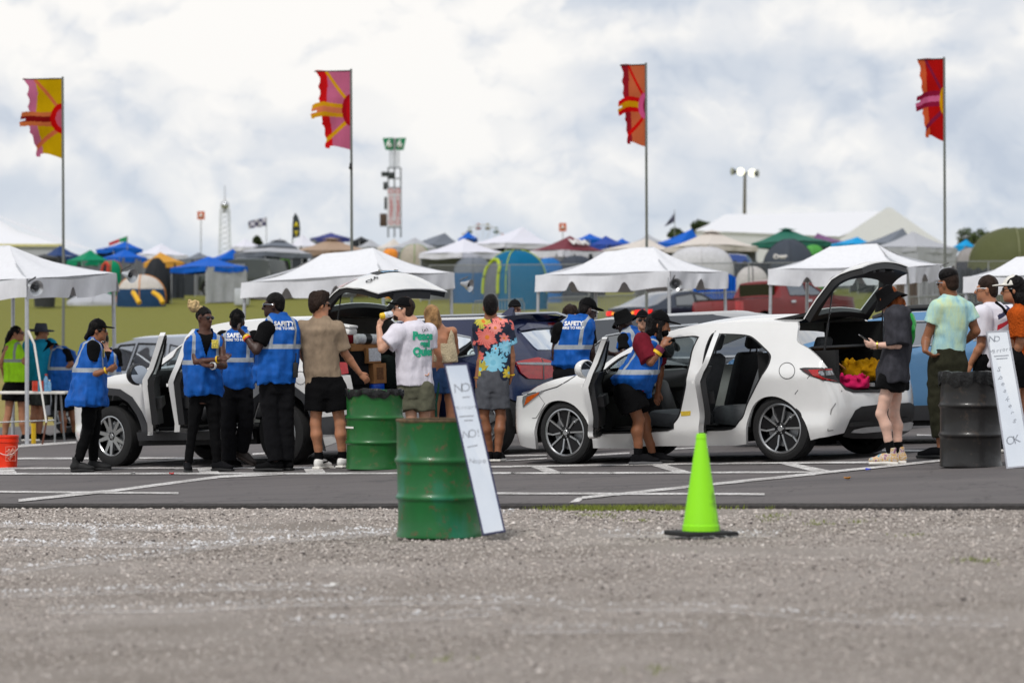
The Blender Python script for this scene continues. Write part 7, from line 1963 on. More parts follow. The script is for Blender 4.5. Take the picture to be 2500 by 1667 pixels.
def dome(label, C, xl, xr, yt, yb, D, mt, panel=None, door=None, seam=None, yaw=0, group='dome tents in the camp', k=2.3, ribs=4, ratio=.8, base=None, cat='tent', name='dome_tent'):
 (pl, pb), (pr, _), (_, pt) = cp(C, xl, yb), cp(C, xr, yb), cp(C, 0, yt)
 c = P((pl + pr) / 2, pb, D); h = P(0, pt, D).z - c.z; w = (pr - pl) * D / F / 2; d = w * ratio
 g = Vector((c.x, D, c.z)); t = empty(name, g, label, cat, group)
 y0 = R(yaw); bm = bmesh.new(); n, m = 48, 14; rows = []
 floor = min(c.z, gz(c.x, D)) - .2
 for i in range(m + 1):
  a = math.pi / 2 * i / m; r = math.cos(a) ** (2 / k); z = math.sin(a) ** (2 / k) * h; row = []
  for j in range(n + 1):
   b = 2 * math.pi * j / n; rb = 1 + .05 * math.cos(ribs * b) * math.sin(2 * a)
   row.append(g + Vector((math.cos(b + y0) * w * r * rb, math.sin(b + y0) * d * r * rb, z + .02 * noise.noise((b * 3, a * 3, w)))))
  rows.append(row)
 rows.insert(0, [Vector((p.x, p.y, floor)) for p in rows[0]])
 def mi(i, j):
  if door and 27 <= j <= 33 and i <= m * .5: return 2
  if panel and i < 5: return 1
  return 0
 grid_faces(bm, rows, mif=mi); obj('fly_sheet', bm, [mt, panel or mt, door or mt], t, smooth=.9)
 bm = bmesh.new()
 for j in range(0, n, n // ribs): tube(bm, [rows[i][j] + (rows[i][j] - g) * .012 for i in range(1, m + 1)], .022, 6)
 obj('tent_pole', bm, seam or mt, t)
 if door:
  bm = bmesh.new(); pts = [rows[i][27] for i in range(1, 7)] + [rows[8][j] for j in range(29, 33)] + [rows[i][34] for i in range(6, 0, -1)]
  tube(bm, [p + (p - g) * .03 for p in catmull(pts, 3)], .07, 6); obj('door_piping', bm, seam or mt, t)
 return t
def barrier(p, q, i, label=None):
 e = empty('crowd_barrier', G(p[0], p[1]), label or 'galvanised crowd barrier standing on the grass behind the cars', 'barrier', 'crowd barriers on the grass')
 a, b = G(*p), G(*q); up = Vector((0, 0, 1)); bm = bmesh.new(); h = 1.1
 x0, x1 = a.lerp(b, .02), a.lerp(b, .98)
 tube(bm, [x0, x0 + up * (h - .15), x0.lerp(x1, .04) + up * h, x0.lerp(x1, .96) + up * h, x1 + up * (h - .15), x1], .024, 6); tube(bm, [x0 + up * .2, x1 + up * .2], .02, 6); obj('frame', bm, STEEL, e)
 bm = bmesh.new()
 for k in range(1, 16): tube(bm, [x0.lerp(x1, k / 16) + up * .2, x0.lerp(x1, k / 16) + up * h], .015, 5)
 obj('bars', bm, STEEL, e)
 bm = bmesh.new()
 for x in (x0.lerp(x1, .1), x0.lerp(x1, .9)): tube(bm, [x + Vector((0, -.3, .02)), x + up * .12, x + Vector((0, .3, .02))], .018, 6)
 obj('foot', bm, STEEL, e)
def tree(label, C, xl, xr, yt, yb, D, seed, dense=1.0, group='trees behind the camp'):
 (pl, pb), (pr, pt) = cp(C, xl, yb), cp(C, xr, yt)
 c = P((pl + pr) / 2, pb, D); w = (pr - pl) * D / F / 2; h = (pb - pt) * D / F; rs = rnd(seed)
 t = empty('tree', G(c.x, D), label, 'tree', group); bm = bmesh.new(); g = G(c.x, D, -.3)
 top = Vector((c.x, D, c.z + h * .5)); tube(bm, [g, g.lerp(top, .5), top], [w * .07 + .12, w * .05 + .08, .04], 8)
 cl = []
 for i in range(int(16 * dense) + 6):
  a = rs.random() * 6.28; r = w * rs.uniform(.1, .92); p = Vector((c.x + math.cos(a) * r, D + math.sin(a) * r * .8, c.z + h * (.15 + .85 * rs.random()) * (1 - .35 * (r / w) ** 2)))
  cl.append(p); tube(bm, [g.lerp(top, .75), g.lerp(top, .8).lerp(p, .6), p], [.07, .05, .02], 5)
 obj('trunk', bm, mat('bark', S(84, 70, 58), .9, 0, .3), t)
 v, f = [], []
 for p in cl:
  R0 = w * rs.uniform(.16, .32)
  for _ in range(int(70 * dense)):
   q = p + Vector((rs.gauss(0, 1), rs.gauss(0, 1), rs.gauss(0, .7))) * R0 * .55; s_ = .16 * rs.uniform(.6, 1.4); a = Vector((rs.gauss(0, 1), rs.gauss(0, 1), rs.gauss(0, 1))).normalized() * s_; b = Vector((rs.gauss(0, 1), rs.gauss(0, 1), rs.gauss(0, 1))).normalized() * s_ * .6
   k = len(v); v += [q - a, q + b, q + a, q - b]; f.append((k, k + 1, k + 2, k + 3))
 mesh_np('crown', np.array([tuple(x) for x in v]), f, mat('foliage', S(70, 84, 46), .8, 0, .4, .8), t, smooth=False)
# ---- flags
def flag(label, px, pt, pb, wpx, D, cols7, disc=(.30, .19), inner=(.17, .12), narrow=1.0, seed=0):
 """banner on a pole, sewn from stripes, with a sun half-disc at the pole and loose streamers"""
 base, band, ray, ring, core, st1, st2 = cols7
 e = empty('festival_flag', G(*(P(px, 800, D)[:2])), label, 'flag', 'festival flags on tall poles')
 top = P(px, pt, D); x = top.x; g = G(x, D); bm = bmesh.new(); tube(bm, [g, Vector((x + .02, D, g.z + 2.5)), Vector((x, D, top.z + .04))], [.036, .034, .026], 8)
 bm2 = bmesh.new(); tube(bm2, [Vector((x, D, top.z)), P(px - wpx, pt + 2, D)], .014, 6)
 obj('pole', bm, POLED, e); obj('cross_bar', bm2, TRIM, e)
 H = (pb - pt) * D / F; Wd = wpx * D / F; nu, nv = 66, 130
 Lp = [(0, .99), (.03, .96), (.10, .86), (.15, .86), (.20, .91), (.25, .85), (.29, .84), (.35, .89), (.40, .83), (.60, .82), (.67, .84), (.71, .77), (.80, .77), (.86, .71), (.93, .75), (1, .70)]
 Bi = [(0, .70), (.17, .64), (.42, .65), (.6, .60), (1, .50)]
 ms = [cloth_flag('flag_' + '_'.join(str(int(q)) for q in c), S(*c)) for c in (base, band, ray, ring, core, st1, st2)]
 def reg(u, v):
  L = np.interp(v, [q[0] for q in Lp], [q[1] for q in Lp])
  s_ = .405 + .02 * math.sin(u * 4 + seed); t_ = .585 + .02 * math.sin(u * 3 + seed + 1)
  if math.hypot(u / inner[0], (v - .5) / inner[1]) < 1: return 4
  if math.hypot(u / disc[0], (v - .5) / disc[1]) < 1: return 3
  lim = 1.12 - .5 * abs(v - .52)
  if s_ < v < t_ and u < lim and not (u > .95 and abs(v - .49) < .012): return 6 if abs(v - (s_ + t_) / 2) < .035 else 5
  if u > L or v > 1 - .065 * min(1, u / .45) + (.03 if u > .6 else 0): return -1
  for y0, y1 in ((.03, .34), (.84, .66)):
   yy = y0 + (y1 - y0) * (1 - (u - .16) / .5)
   if .1 < u < .72 and abs(v - yy) < .032: return 2
  return 1 if u > np.interp(v, [q[0] for q in Bi], [q[1] for q in Bi]) else 0
 v, f, mi = [], [], []
 for j in range(nv + 1):
  for i in range(nu + 1):
   u, w = i / nu * 1.16, j / nv * 1.02
   k = min(1, u * 1.5); curl = Wd * (.16 * math.sin(5.5 * u + 3.2 * w + seed) + .07 * math.sin(11 * w - 3 * u + seed)) * k * min(1, w * 3)
   dr = -.10 * H * max(0, u - .75) * (1 if .38 < w < .62 else 0)
   v.append((x - u * Wd * (1 - .05 * w * k) + .02 * math.sin(9 * w + seed) * k * Wd, D + curl, top.z - w * H + dr + .012 * math.sin(7 * u + seed)))
 for j in range(nv):
  for i in range(nu):
   r = reg((i + .5) / nu * 1.16, (j + .5) / nv * 1.02)
   if r < 0: continue
   a = j * (nu + 1) + i; f.append((a, a + 1, a + nu + 2, a + nu + 1)); mi.append(r)
 mesh_np('cloth', np.array(v), f, ms, e, mi=mi)
def cloth_flag(name, col):
 if name in MATS: return MATS[name]
 m = bpy.data.materials.new(name); m.use_nodes = True; t = NT(m.node_tree); t.n.clear()
 out = t.new('ShaderNodeOutputMaterial'); d = t.new('ShaderNodeBsdfDiffuse'); tr = t.new('ShaderNodeBsdfTranslucent'); mx = t.new('ShaderNodeMixShader'); mx.inputs[0].default_value = .42
 c = t.mix(t.noise(t.mapv(t.geom(), (3, 1, 1)), 3, 4), tuple(q * .82 for q in col), col)
 t.link(c, d.inputs[0]); t.link(c, tr.inputs[0]); t.link(d.outputs[0], mx.inputs[1]); t.link(tr.outputs[0], mx.inputs[2]); t.link(mx.outputs[0], out.inputs[0])
 MATS[name] = m; return m
def props():
 GP = drum_paint('green_drum_paint', S(10, 98, 42), S(96, 70, 44), S(10, 112, 84)); GP2 = drum_paint('green_drum_clean', S(7, 94, 30), S(70, 90, 40)); BP = drum_paint('black_drum_paint', S(24, 22, 21), S(56, 46, 38))
 RUST = mat('rusty_rim', S(92, 74, 48), .8, 0, .5, 30)
 drum('rust-stained green oil drum on gravel with mirror leaning on it', 1069, 1303, .288, .80, GP, rim=RUST)
 e, c = drum('clean green oil drum with black liner on asphalt', 911, 1148, .295, .82, GP2, bag=.06)
 bm = bmesh.new()
 for k in range(9):
  a = math.pi + .55 + k * .06; 
 rows = [[c + Vector((.301 * math.cos(a), .301 * math.sin(a), z)) for z in (.428, .448)] for a in [3.25 + i * .07 for i in range(11)]]
 grid_faces(bm, rows); obj('tape_strip', bm, WSOLE, e)
 drum('black oil drum with black liner at right', 2381, 1142, .275, .83, BP, bag=.10)
 NAVY = mat('navy_frame', S(34, 38, 78), .5); GREYF = mat('silver_frame', S(178, 180, 188), .4, .3)
 MIRF = mat('dusty_mirror', S(236, 241, 248), .05, .95, .03, 6, dirt=.04)
 g = ground_at(1206, 1303)
 board('leaning_mirror', 'narrow mirror in navy frame with marker writing leaning on green drum', (1083, 889), (1142, 886), (1235, 1298), (1178, 1307), g.y, .22, .012, NAVY, MIRF,
          [('NO', .5, .145, .085, -.05), ('_', .62, .20, .05, .0), ('Mirrors', .5, .26, .038, -.02), ('_', .45, .31, .1, -.004), ('_', .5, .335, .06, -.004), ('NO!', .5, .415, .074, .0), ('_', .42, .49, .07, .006), ('Nope', .5, .575, .05, -.1)])
 g = ground_at(2489, 1142)
 board('leaning_mirror', 'mirror in pale frame with marker writing leaning on black drum', (2407, 809), (2462, 806), (2521, 1138), (2457, 1144), g.y, .2, .014, GREYF, MIRF,
          [('NO', .3, .06, .075, -.1), ('Mirrors', .5, .145, .05, .1), ('_', .5, .185, .13, .0), ('_', .5, .205, .1, .0), ('S', .3, .28, .07, -.3), ('p', .33, .34, .06, -.5), ('e', .37, .39, .06, -.5), ('a', .41, .44, .06, -.5), ('k', .46, .50, .06, -.5), ('e', .52, .55, .06, -.5), ('r', .56, .60, .06, -.5), ('s', .6, .66, .07, -.3), ('OK', .42, .80, .10, .2)])
 g = ground_at(1715, 1298); gz_ = sl(g.x) - .035; c = Vector((g.x, g.y + .15, gz_)); e = empty('traffic_cone', c, 'neon lime traffic cone on black base standing on gravel', 'cone')
 m, t, b = base_mat('neon_cone'); pos = t.geom(); n2 = t.noise(t.mapv(pos, (1, 1, .3)), 7, 6, .75)
 t.link(t.mix(t.ramp(n2, [(.55, 0), (.67, .75)]), S(146, 232, 8), S(60, 84, 24)), b.inputs['Base Color']); b.inputs['Roughness'].default_value = .5
 bm = bmesh.new(); lathe(bm, [(.124, .035), (.122, .07), (.117, .075), (.034, .63), (.036, .634), (.031, .665), (.024, .668), (.022, .63)], c, 48); obj('cone_body', bm, m, e)
 bm = bmesh.new(); M = Matrix.Rotation(R(24), 3, 'Z'); box(bm, c + Vector((0, 0, .018)), (.37, .37, .032), M, bev=.012); obj('base', bm, SOLEB, e)
 g = ground_at(10, 1143); c = Vector((g.x, g.y + .15, sl(g.x) + .004)); e = empty('bucket', c, 'bright orange plastic bucket standing on asphalt at left edge', 'bucket')
 OR = mat('orange_plastic', S(236, 52, 12), .4, 0, .08, 8); bm = bmesh.new(); lathe(bm, [(0, .01), (.128, .01), (.132, .0), (.146, .30), (.154, .305), (.154, .33), (.148, .332), (.15, .36), (.156, .364), (.156, .385), (.148, .387), (.138, .3), (.13, .02)], c, 48); obj('pail', bm, OR, e)
 bm = bmesh.new(); tube(bm, catmull([c + Vector((-.15, 0, .31)), c + Vector((-.12, -.10, .22)), c + Vector((0.0, -.17, .16)), c + Vector((.1, -.13, .17)), c + Vector((.155, -.02, .24))], 6), .004, 6); obj('handle', bm, WSOLE, e)
 a = -.52; n = Vector((math.sin(-a) * 1, -math.cos(a), 0)); ux = Vector((math.cos(a), math.sin(-a) * 1, 0)); ux = Vector((-n.y, n.x, 0)); o = c + n * .151 + Vector((0, 0, .17)); pm = mat('faded_white_print', S(236, 170, 150), .6)
 uu, vv = (ux + UPV * 1).normalized(), (UPV - ux).normalized()
 for s_, dz, sz in (('THE', .045, .034), ('HOME', .008, .048), ('DEPOT', -.032, .042)): text_on('lettering', s_, sz, o + vv * dz, uu, vv, pm, e, .002, .002)
 bm = bmesh.new(); q = [o + ux * sx * .062 + UPV * sz * .085 + n * .001 for sx, sz in ((-1, -1), (1, -1), (1, 1), (-1, 1))]
 for i in range(4): tube(bm, [q[i], q[(i + 1) % 4]], .0022, 4)
 obj('printed_border', bm, pm, e)
 D = 50.6; zt = P(0, 955, D).z; xs_ = (P(-60, 0, D).x, P(166, 0, D).x); e = empty('folding_table', G((xs_[0] + xs_[1]) / 2, D), 'white folding table with drinks under left canopy', 'table'); bm = bmesh.new(); box(bm, ((xs_[0] + xs_[1]) / 2, D, zt - .02), (xs_[1] - xs_[0], .7, .04), bev=.012); obj('table_top', bm, WSOLE, e)
 for x in (xs_[0] + .1, xs_[1] - .15):
  for d in (-.25, .25):
   bm = bmesh.new(); tube(bm, [G(x + (.06 if d > 0 else -.02), D + d), Vector((x, D + d, zt - .04))], .016, 8); obj('leg', bm, STEEL, e)
 bm = bmesh.new(); tube(bm, [G(xs_[1] - .15, D - .25, .3), G(xs_[1] - .15, D + .25, .3)], .014); tube(bm, [G(xs_[0] + .1, D - .25, .35), G(xs_[1] - .15, D - .25, .35)], .012); obj('leg_brace', bm, STEEL, e)
 def bottle(cx, lab, r, h, mt, capm, cat='bottle', nm='bottle'):
  p = P(*cp(C1, cx, 855), D - .15); p.z = zt; e_ = empty(nm, p, lab, cat, 'drinks on the folding table'); bm = bmesh.new()
  if nm == 'bottle': lathe(bm, [(0, 0), (r, .005), (r, h * .65), (r * .9, h * .72), (r * .4, h * .86), (r * .38, h * .92)], p, 18); obj('body', bm, mt, e_); bm = bmesh.new(); lathe(bm, [(r * .45, h * .9), (r * .45, h), (0, h)], p, 14); obj('cap', bm, capm, e_)
  else: lathe(bm, [(0, 0), (r * .85, 0), (r, .01), (r, h - .012), (r * .85, h), (0, h - .004)], p, 18); obj('body', bm, mt, e_)
 LB = mat('blue_drink', S(110, 160, 200), .2, 0, .3, 30); RC = mat('red_can', S(190, 60, 40), .3, .3, .3, 30); CCN = mat('cyan_can', S(70, 150, 180), .3, .3, .3, 30)
 bottle(352, 'clear blue drink bottle with red cap, tallest on the folding table', .036, .27, LB, RC); bottle(378, 'small clear bottle beside the tallest bottle on the table', .03, .18, LB, WSOLE)
 for x, m_, l_ in ((262, RC, 'red can left of tent pole on the folding table'), (282, RC, 'red can between tent pole and cyan can on table'), (302, CCN, 'cyan can on the folding table beside red can'), (322, RC, 'red can just left of the tall bottle on table')): bottle(x, l_, .032, .16, m_, RC, 'can', 'drink_can')
UPV = Vector((0, 0, 1))
def trunk_loads():
 """bags and boxes lying in the two open cars"""
 def at_x(c, x, px, py):
  O = c.Mi @ Vector((0, 0, CH)); d = c.Mi.to_3x3() @ Vector(((px - CX) / F, 1, -(py - HY) / F)); t = (x - O.x) / d.x
  return O + d * t
 def load(c, name, label, cat, C, x0, y0, x1, y1, x, dep, mt, bev=.02, rz=0):
  a, b = at_x(c, x, *cp(C, x0, y0)), at_x(c, x, *cp(C, x1, y1)); bm = bmesh.new()
  c.bx(bm, (x + dep / 2, (a.y + b.y) / 2, (a.z + b.z) / 2), (dep, abs(a.y - b.y), abs(a.z - b.z)), rz, 0, bev, 'Z')
  o = obj(name, bm, mt); tag(o, label, cat); return o, a, b
 s = CARS['suv']; x = -s.wb / 2 - .50
 CARD = mat('cardboard', S(168, 118, 72), .85, 0, .2, 12); CANV = cloth('black_canvas', S(24, 24, 27)); LABW = mat('label_paper', S(214, 216, 222), .6, 0, .25, 50)
 o, a, b = load(s, 'suitcase', 'black fabric suitcase upright in trunk of white suv', 'suitcase', C8, 300, 980, 590, 1490, x, .3, CANV, .05)
 bm = bmesh.new(); s.bx(bm, (x - .012, (a.y + b.y) / 2, a.z + (b.z - a.z) * .62), (.03, abs(a.y - b.y) * .7, abs(a.z - b.z) * .45), bev=.012); obj('front_pocket', bm, CANV, o)
 bm = bmesh.new(); tube(bm, [s.M @ Vector((x + .1, a.y * .6 + b.y * .4, a.z)), s.M @ Vector((x + .1, a.y * .6 + b.y * .4, a.z + .03)), s.M @ Vector((x + .1, a.y * .35 + b.y * .65, a.z + .03)), s.M @ Vector((x + .1, a.y * .35 + b.y * .65, a.z))], .01); obj('handle', bm, TRIM, o)
 o, a, b = load(s, 'cardboard_box', 'brown cardboard box with printed marks above blue bag in suv trunk', 'box', C8, 612, 1150, 782, 1390, x - .05, .3, CARD, .006)
 bm = bmesh.new(); s.bx(bm, (x - .052, (a.y + b.y) / 2, (a.z + b.z) / 2), (.004, abs(a.y - b.y) * .5, abs(a.z - b.z) * .6)); obj('printed_mark', bm, mat('brown_print', S(120, 80, 46), .8, 0, .5, 60), o)
 o, a, b = load(s, 'cardboard_box', 'cardboard box with white shipping label in suv trunk', 'box', C8, 548, 960, 712, 1142, x - .06, .3, CARD, .006)
 bm = bmesh.new(); s.bx(bm, (x - .064, (a.y + b.y) / 2, (a.z + b.z) / 2 + .01), (.006, abs(a.y - b.y) * .92, abs(a.z - b.z) * .86)); obj('label', bm, LABW, o)
 load(s, 'cardboard_box', 'long flat cardboard box on top of suitcase in suv trunk', 'box', C8, 340, 905, 690, 985, x, .35, CARD, .006)
 load(s, 'duffel_bag', 'dark green bag at right side of suv trunk', 'bag', C8, 770, 1040, 960, 1480, x + .02, .3, cloth('dark_green_nylon', S(26, 34, 32)), .09)
 load(s, 'plastic_bag', 'bright blue bag under cardboard box in suv trunk', 'bag', C8, 618, 1390, 765, 1495, x - .04, .2, mat('blue_plastic', S(10, 80, 200), .4, 0, .2, 20), .025)
 load(s, 'cooler_bag', 'dark red bag beside wrapped roll in suv trunk', 'bag', C8, 300, 772, 392, 908, x + .02, .25, cloth('dark_red_nylon', S(110, 16, 28)), .04)
 a, b = at_x(s, x, *cp(C8, 392, 845)), at_x(s, x, *cp(C8, 660, 850)); e = empty('wrapped_roll', s.M @ a, 'plastic wrapped white roll with black label on boxes in suv trunk', 'roll'); bm = bmesh.new(); A, B = s.M @ a, s.M @ b; tube(bm, [A, A.lerp(B, .02), A.lerp(B, .98), B], [.04, .058, .058, .04], 20); obj('wrap', bm, mat('film_white', S(208, 210, 214), .25, 0, .25, 40, .5, 60), e)
 bm = bmesh.new(); tube(bm, [A.lerp(B, .35), A.lerp(B, .62)], .0595, 20); obj('label', bm, TRIM, e)
 p = P(*cp(C8, 270, 745), 36.3); bm = bmesh.new(); M = Matrix.Rotation(R(-24), 3, 'Z') @ Matrix.Rotation(R(8), 3, 'Y'); box(bm, p, (.2, .2, .07), M, bev=.02); box(bm, p + Vector((0, 0, .055)), (.215, .215, .03), M, bev=.012)
 tag(obj('foam_takeout_box', bm, mat('white_foam', S(232, 232, 230), .7)), 'white foam takeout box held in front of person in tan shirt', 'box')
 h = CARS['hatchback']; x = -h.wb / 2 - .42
 def pile(name, label, px, py, size, mt, seed, xx):
  c = np.array(h.M @ at_x(h, xx, px, py)); F_ = Field(c - np.array(size) - .12, c + np.array(size) + .12, .008); rs = np.random.RandomState(seed)
  for _ in range(34):
   a = rs.rand() * 6.28; b = rs.rand() * 1.3; o = np.array([math.cos(a) * math.cos(b), math.sin(a) * math.cos(b), math.sin(b)]) * np.array(size) * np.array([1, 1, .8]); d = np.cross(o / size[0], rs.rand(3) - .5) * .16; F_.cone(c + o - d, c + o + d, .014, .02, .016)
  F_.ell(c - np.array([0, 0, size[2] * .3]), size, None, .03); F_.rough(.014, (9, 9, 5), seed); F_.rough(.005, (4, 4, 4), seed + 1)
  v, q = F_.mesh(); tag(mesh_np(name, v, q, mt), label, 'clothing')
 pile('blanket', 'crumpled mustard yellow blanket in hatchback trunk', 2105, 902, [.21, .14, .10], cloth('mustard_cloth', S(206, 148, 12), .25), 3, x + .1)
 pile('clothing', 'crumpled magenta clothing at front of hatchback trunk', 2083, 934, [.16, .1, .055], cloth('magenta_cloth', S(188, 26, 84), .25), 8, x - .12)
 o, a, b = load(h, 'cardboard_box', 'open cardboard box behind yellow blanket in hatchback trunk', 'box', C7, 440, 1150, 600, 1330, x + .1, .3, CARD, .004, 18)
 bm = bmesh.new(); p0, p1 = h.M @ at_x(h, x + .08, *cp(C7, 470, 1140)), h.M @ at_x(h, x + .02, *cp(C7, 670, 1305)); grid_faces(bm, [[p0, p0 + Vector((.0, .18, .02))], [p1, p1 + Vector((0, .18, .02))]]); solid(bm, .006); obj('flap', bm, CARD, o)
 bm = bmesh.new(); q = h.M @ at_x(h, x - .15, *cp(C7, 962, 1490)); lathe(bm, [(0, 0), (.03, 0), (.03, .03), (.024, .034), (0, .034)], q, 18); tag(obj('tin_can', bm, STEEL), 'small metal tin beside magenta clothing in hatchback trunk', 'tin')
def camp():
 W_ = cloth('canopy_white', S(214, 214, 224), .06, .6, .4, 4); BLU = cloth('canopy_blue', S(18, 92, 190), .1, .6, .4, 4); RBL = cloth('canopy_royal', S(46, 74, 156), .1, .6, .4, 4); NVY = cloth('canopy_navy', S(44, 66, 112), .1, .6, .4, 4)
 GRN = cloth('canopy_green', S(12, 130, 92), .1, .6, .4, 4); DGR = cloth('canopy_dark_green', S(44, 104, 88), .1, .6, .4, 4); ORG = cloth('canopy_tan_orange', S(206, 150, 62), .1, .6, .4, 4); GRY = cloth('canopy_grey', S(112, 118, 128), .1, .6, .4, 4); LGR = cloth('canopy_light_grey', S(172, 174, 180), .1, .6, .4, 4)
 TAN = cloth('canopy_tan', S(164, 140, 120), .1, .6, .4, 4); MRN = cloth('canopy_maroon', S(112, 50, 60), .1, .6, .4, 4); BGE = cloth('canopy_beige', S(206, 198, 190), .08, .6, .4, 4); BKC = cloth('canopy_black', S(44, 46, 50), .1, .6, .4, 4); CYN = cloth('canopy_cyan', S(22, 150, 210), .1, .6, .4, 4); PUR = cloth('canopy_purple', S(120, 84, 124), .1, .6, .4, 4); TEA = cloth('tent_teal', S(10, 98, 138), .14, .6, .5, 6)
 LIM = mat('lime_trim', S(170, 190, 40), .7); OLV = cloth('tent_olive', S(86, 90, 58), .1, .6, .5, 5); SLT = cloth('tent_slate', S(66, 72, 82), .1, .6, .5, 5); BROWN = cloth('brown_wall', S(112, 90, 74), .15); INDG = cloth('canopy_indigo', S(62, 68, 128), .1, .6, .4, 4)
 t1, c1 = frame_tent('large white event canopy at left edge over the drinks table', (-190, 690, 52.2), (66, 680, 50), (283, 667, 52.8), ((-120, 600), (62, 601)), 0, 0, seed=1, notchL=(.3, .7), notchR=(.52,))
 bm = bmesh.new(); g = ground_at(82, 1084); tube(bm, [g, g + UPV * .32], .036, 10); obj('leg_sleeve', bm, YEL, t1)
 frame_tent('white event canopy behind raised tailgate of white suv', (590, 690, 61.5), (938, 668, 60), (1108, 666, 61.8), ((776, 616), (921, 609)), 0, 0, seed=2, notchL=(.32, .66), notchR=(.5,))
 frame_tent('white event canopy above dark sedan in the middle', (1308, 672, 61.4), (1636, 662, 60), (1776, 664, 61.4), ((1470, 612), (1602, 603)), 0, 0, seed=3, notchL=(.28, .66), notchR=(.5,))
 frame_tent('white event canopy behind raised tailgate of white hatchback', (1876, 657, 61.6), (2215, 652, 60.2), (2300, 645, 61.8), ((2020, 601), (2145, 596)), 0, 0, seed=4, notchL=(.28, .66), notchR=(.5,))
 frame_tent('white event canopy at right edge behind person in white cap', (2352, 676, 58), (2700, 668, 57), (2900, 664, 59), ((2480, 625), (2640, 620)), 0, 0, seed=5)
 work_light(85, 702, 49.8, 40, 'metal clamp lamp at front corner of left canopy'); work_light(318, 672, 52.5, 55, 'metal clamp lamp at right corner of left canopy'); work_light(1143, 696, 61.5, 60, 'metal clamp lamp right of canopy behind white suv'); work_light(1648, 694, 59.6, 10, 'metal clamp lamp on canopy above dark sedan'); work_light(2318, 662, 61, 60, 'metal clamp lamp beside flat-top hair of person in tie-dye')
 bm = bmesh.new(); tube(bm, [P(*cp(C1, 215, 400), 49.9), P(*cp(C1, 262, 500), 49.85), P(*cp(C1, 355, 1100), 49.6)], [.022, .018, .014], 8); tag(obj('guy_strap', bm, WSOLE), 'white guy strap tied to front leg of left canopy', 'strap')
 bm = bmesh.new(); a = P(*cp(C1, 362, 1060), 49.7); b = P(*cp(C1, 322, 1282), 49.6); tube(bm, [a, b], .014, 8); tag(obj('ground_stake', bm, mat('rusty_stake', S(92, 52, 36), .8)), 'rusty ground stake beside front leg of left canopy', 'stake')
 popup('navy pop-up canopy right of the left flag pole', B1, 480, 930, 558, 680, 165, NVY, 690)
 popup('green pop-up canopy behind left event canopy', B1, 760, 1250, 610, 735, 150, GRN, 1040)
 popup('blue pop-up canopy under the red and green flag', B1, 1100, 1640, 515, 600, 175, BLU, 1440)
 popup('blue pop-up canopy in front of the one with red and green flag', B1, 1165, 1690, 600, 700, 155, BLU, 1440)
 popup('white pop-up canopy between two blue canopies at left', B1, 1550, 2160, 540, 665, 165, W_, 1850)
 popup('orange tan pop-up canopy behind black shade tent', B1, 1640, 2120, 636, 755, 150, ORG, 1840)
 popup('small grey pop-up canopy below the left orange sign', B2, 190, 620, 640, 720, 160, GRY, 400)
 popup('blue pop-up canopy with pale and dark side walls on the grass', B2, 75, 960, 690, 815, 142, BLU, 515, walls={0: LGR, 1: cloth('wall_dark_grey', S(104, 112, 124), .12)}, yaw=46)
 popup('blue pop-up canopy behind the walled blue canopy', B2, 480, 900, 600, 720, 152, BLU, 800)
 popup('grey and white pop-up canopy with vent cap', B2, 800, 1700, 490, 650, 150, LGR, 1335, cap=LGR, top2=GRY, vm=GRY)
 popup('white pop-up canopy right of dark feather flag', B2, 1440, 1800, 430, 570, 175, W_, 1590); popup('white pop-up canopy below checkered flag', B2, 770, 1120, 480, 580, 185, W_, 930)
 popup('indigo pop-up canopy left of second flag pole', B2, 1680, 2140, 412, 470, 185, INDG, 1920)
 popup('tan pop-up canopy with brown wall behind suv canopy', B2, 1450, 2380, 475, 630, 152, TAN, 1930, walls={0: BROWN}, cap=TAN)
 popup('black pop-up canopy right of second flag pole', B3, 270, 500, 455, 510, 190, BKC); popup('pale grey pop-up canopy below green numbered tower', B3, 330, 660, 490, 580, 178, LGR)
 popup('cream pop-up canopy right of numbered tower base', B3, 560, 900, 478, 590, 170, BGE, 760); popup('long grey pop-up canopy right of numbered tower', B3, 860, 1560, 415, 560, 172, GRY, 1345); popup('grey pop-up canopy between cream and long grey canopies', B3, 700, 1250, 470, 590, 165, LGR, 1000)
 popup('white pop-up canopy beside large teal tent', B3, 1050, 2050, 478, 655, 142, W_, 1560, walls={2: cloth('wall_grey', S(150, 152, 162), .1)}, yaw=45)
 popup('small blue pop-up canopy left of ferris wheel', B3, 1500, 1720, 400, 480, 185, BLU, 1610); popup('tall white pop-up canopy right of ferris wheel', B4, -260, 700, 345, 540, 160, W_, 360, vm=W_)
 wm = mat('logo_white', S(226, 222, 220), .7)
 popup('maroon pop-up canopy with white logos', B4, 440, 1310, 450, 620, 148, MRN, 900, vm=W_, val=.30, logo={'M ': (.66, .40, .62, wm), 'M': (.30, .40, .62, wm)})
 popup('teal blue pop-up canopy behind maroon canopy', B4, 960, 1330, 422, 500, 180, CYN if False else BLU, 1130); popup('royal blue pop-up canopy right of maroon canopy', B4, 1120, 1560, 448, 560, 170, RBL, 1310); popup('small bright blue pop-up canopy left of third flag pole', B4, 1400, 1600, 474, 530, 190, BLU)
 popup('beige pop-up canopy behind third flag pole', B4, 1240, 2120, 478, 620, 150, BGE, 1780); popup('grey pop-up canopy peak right of third flag pole', B4, 1640, 1960, 435, 520, 185, LGR)
 popup('bright blue slanted canopy below dark pennant', B5, 10, 560, 368, 540, 165, BLU, 420); popup('beige vented pop-up canopy in front of white structure', B5, 110, 1170, 388, 572, 148, BGE, 650, cap=BGE)
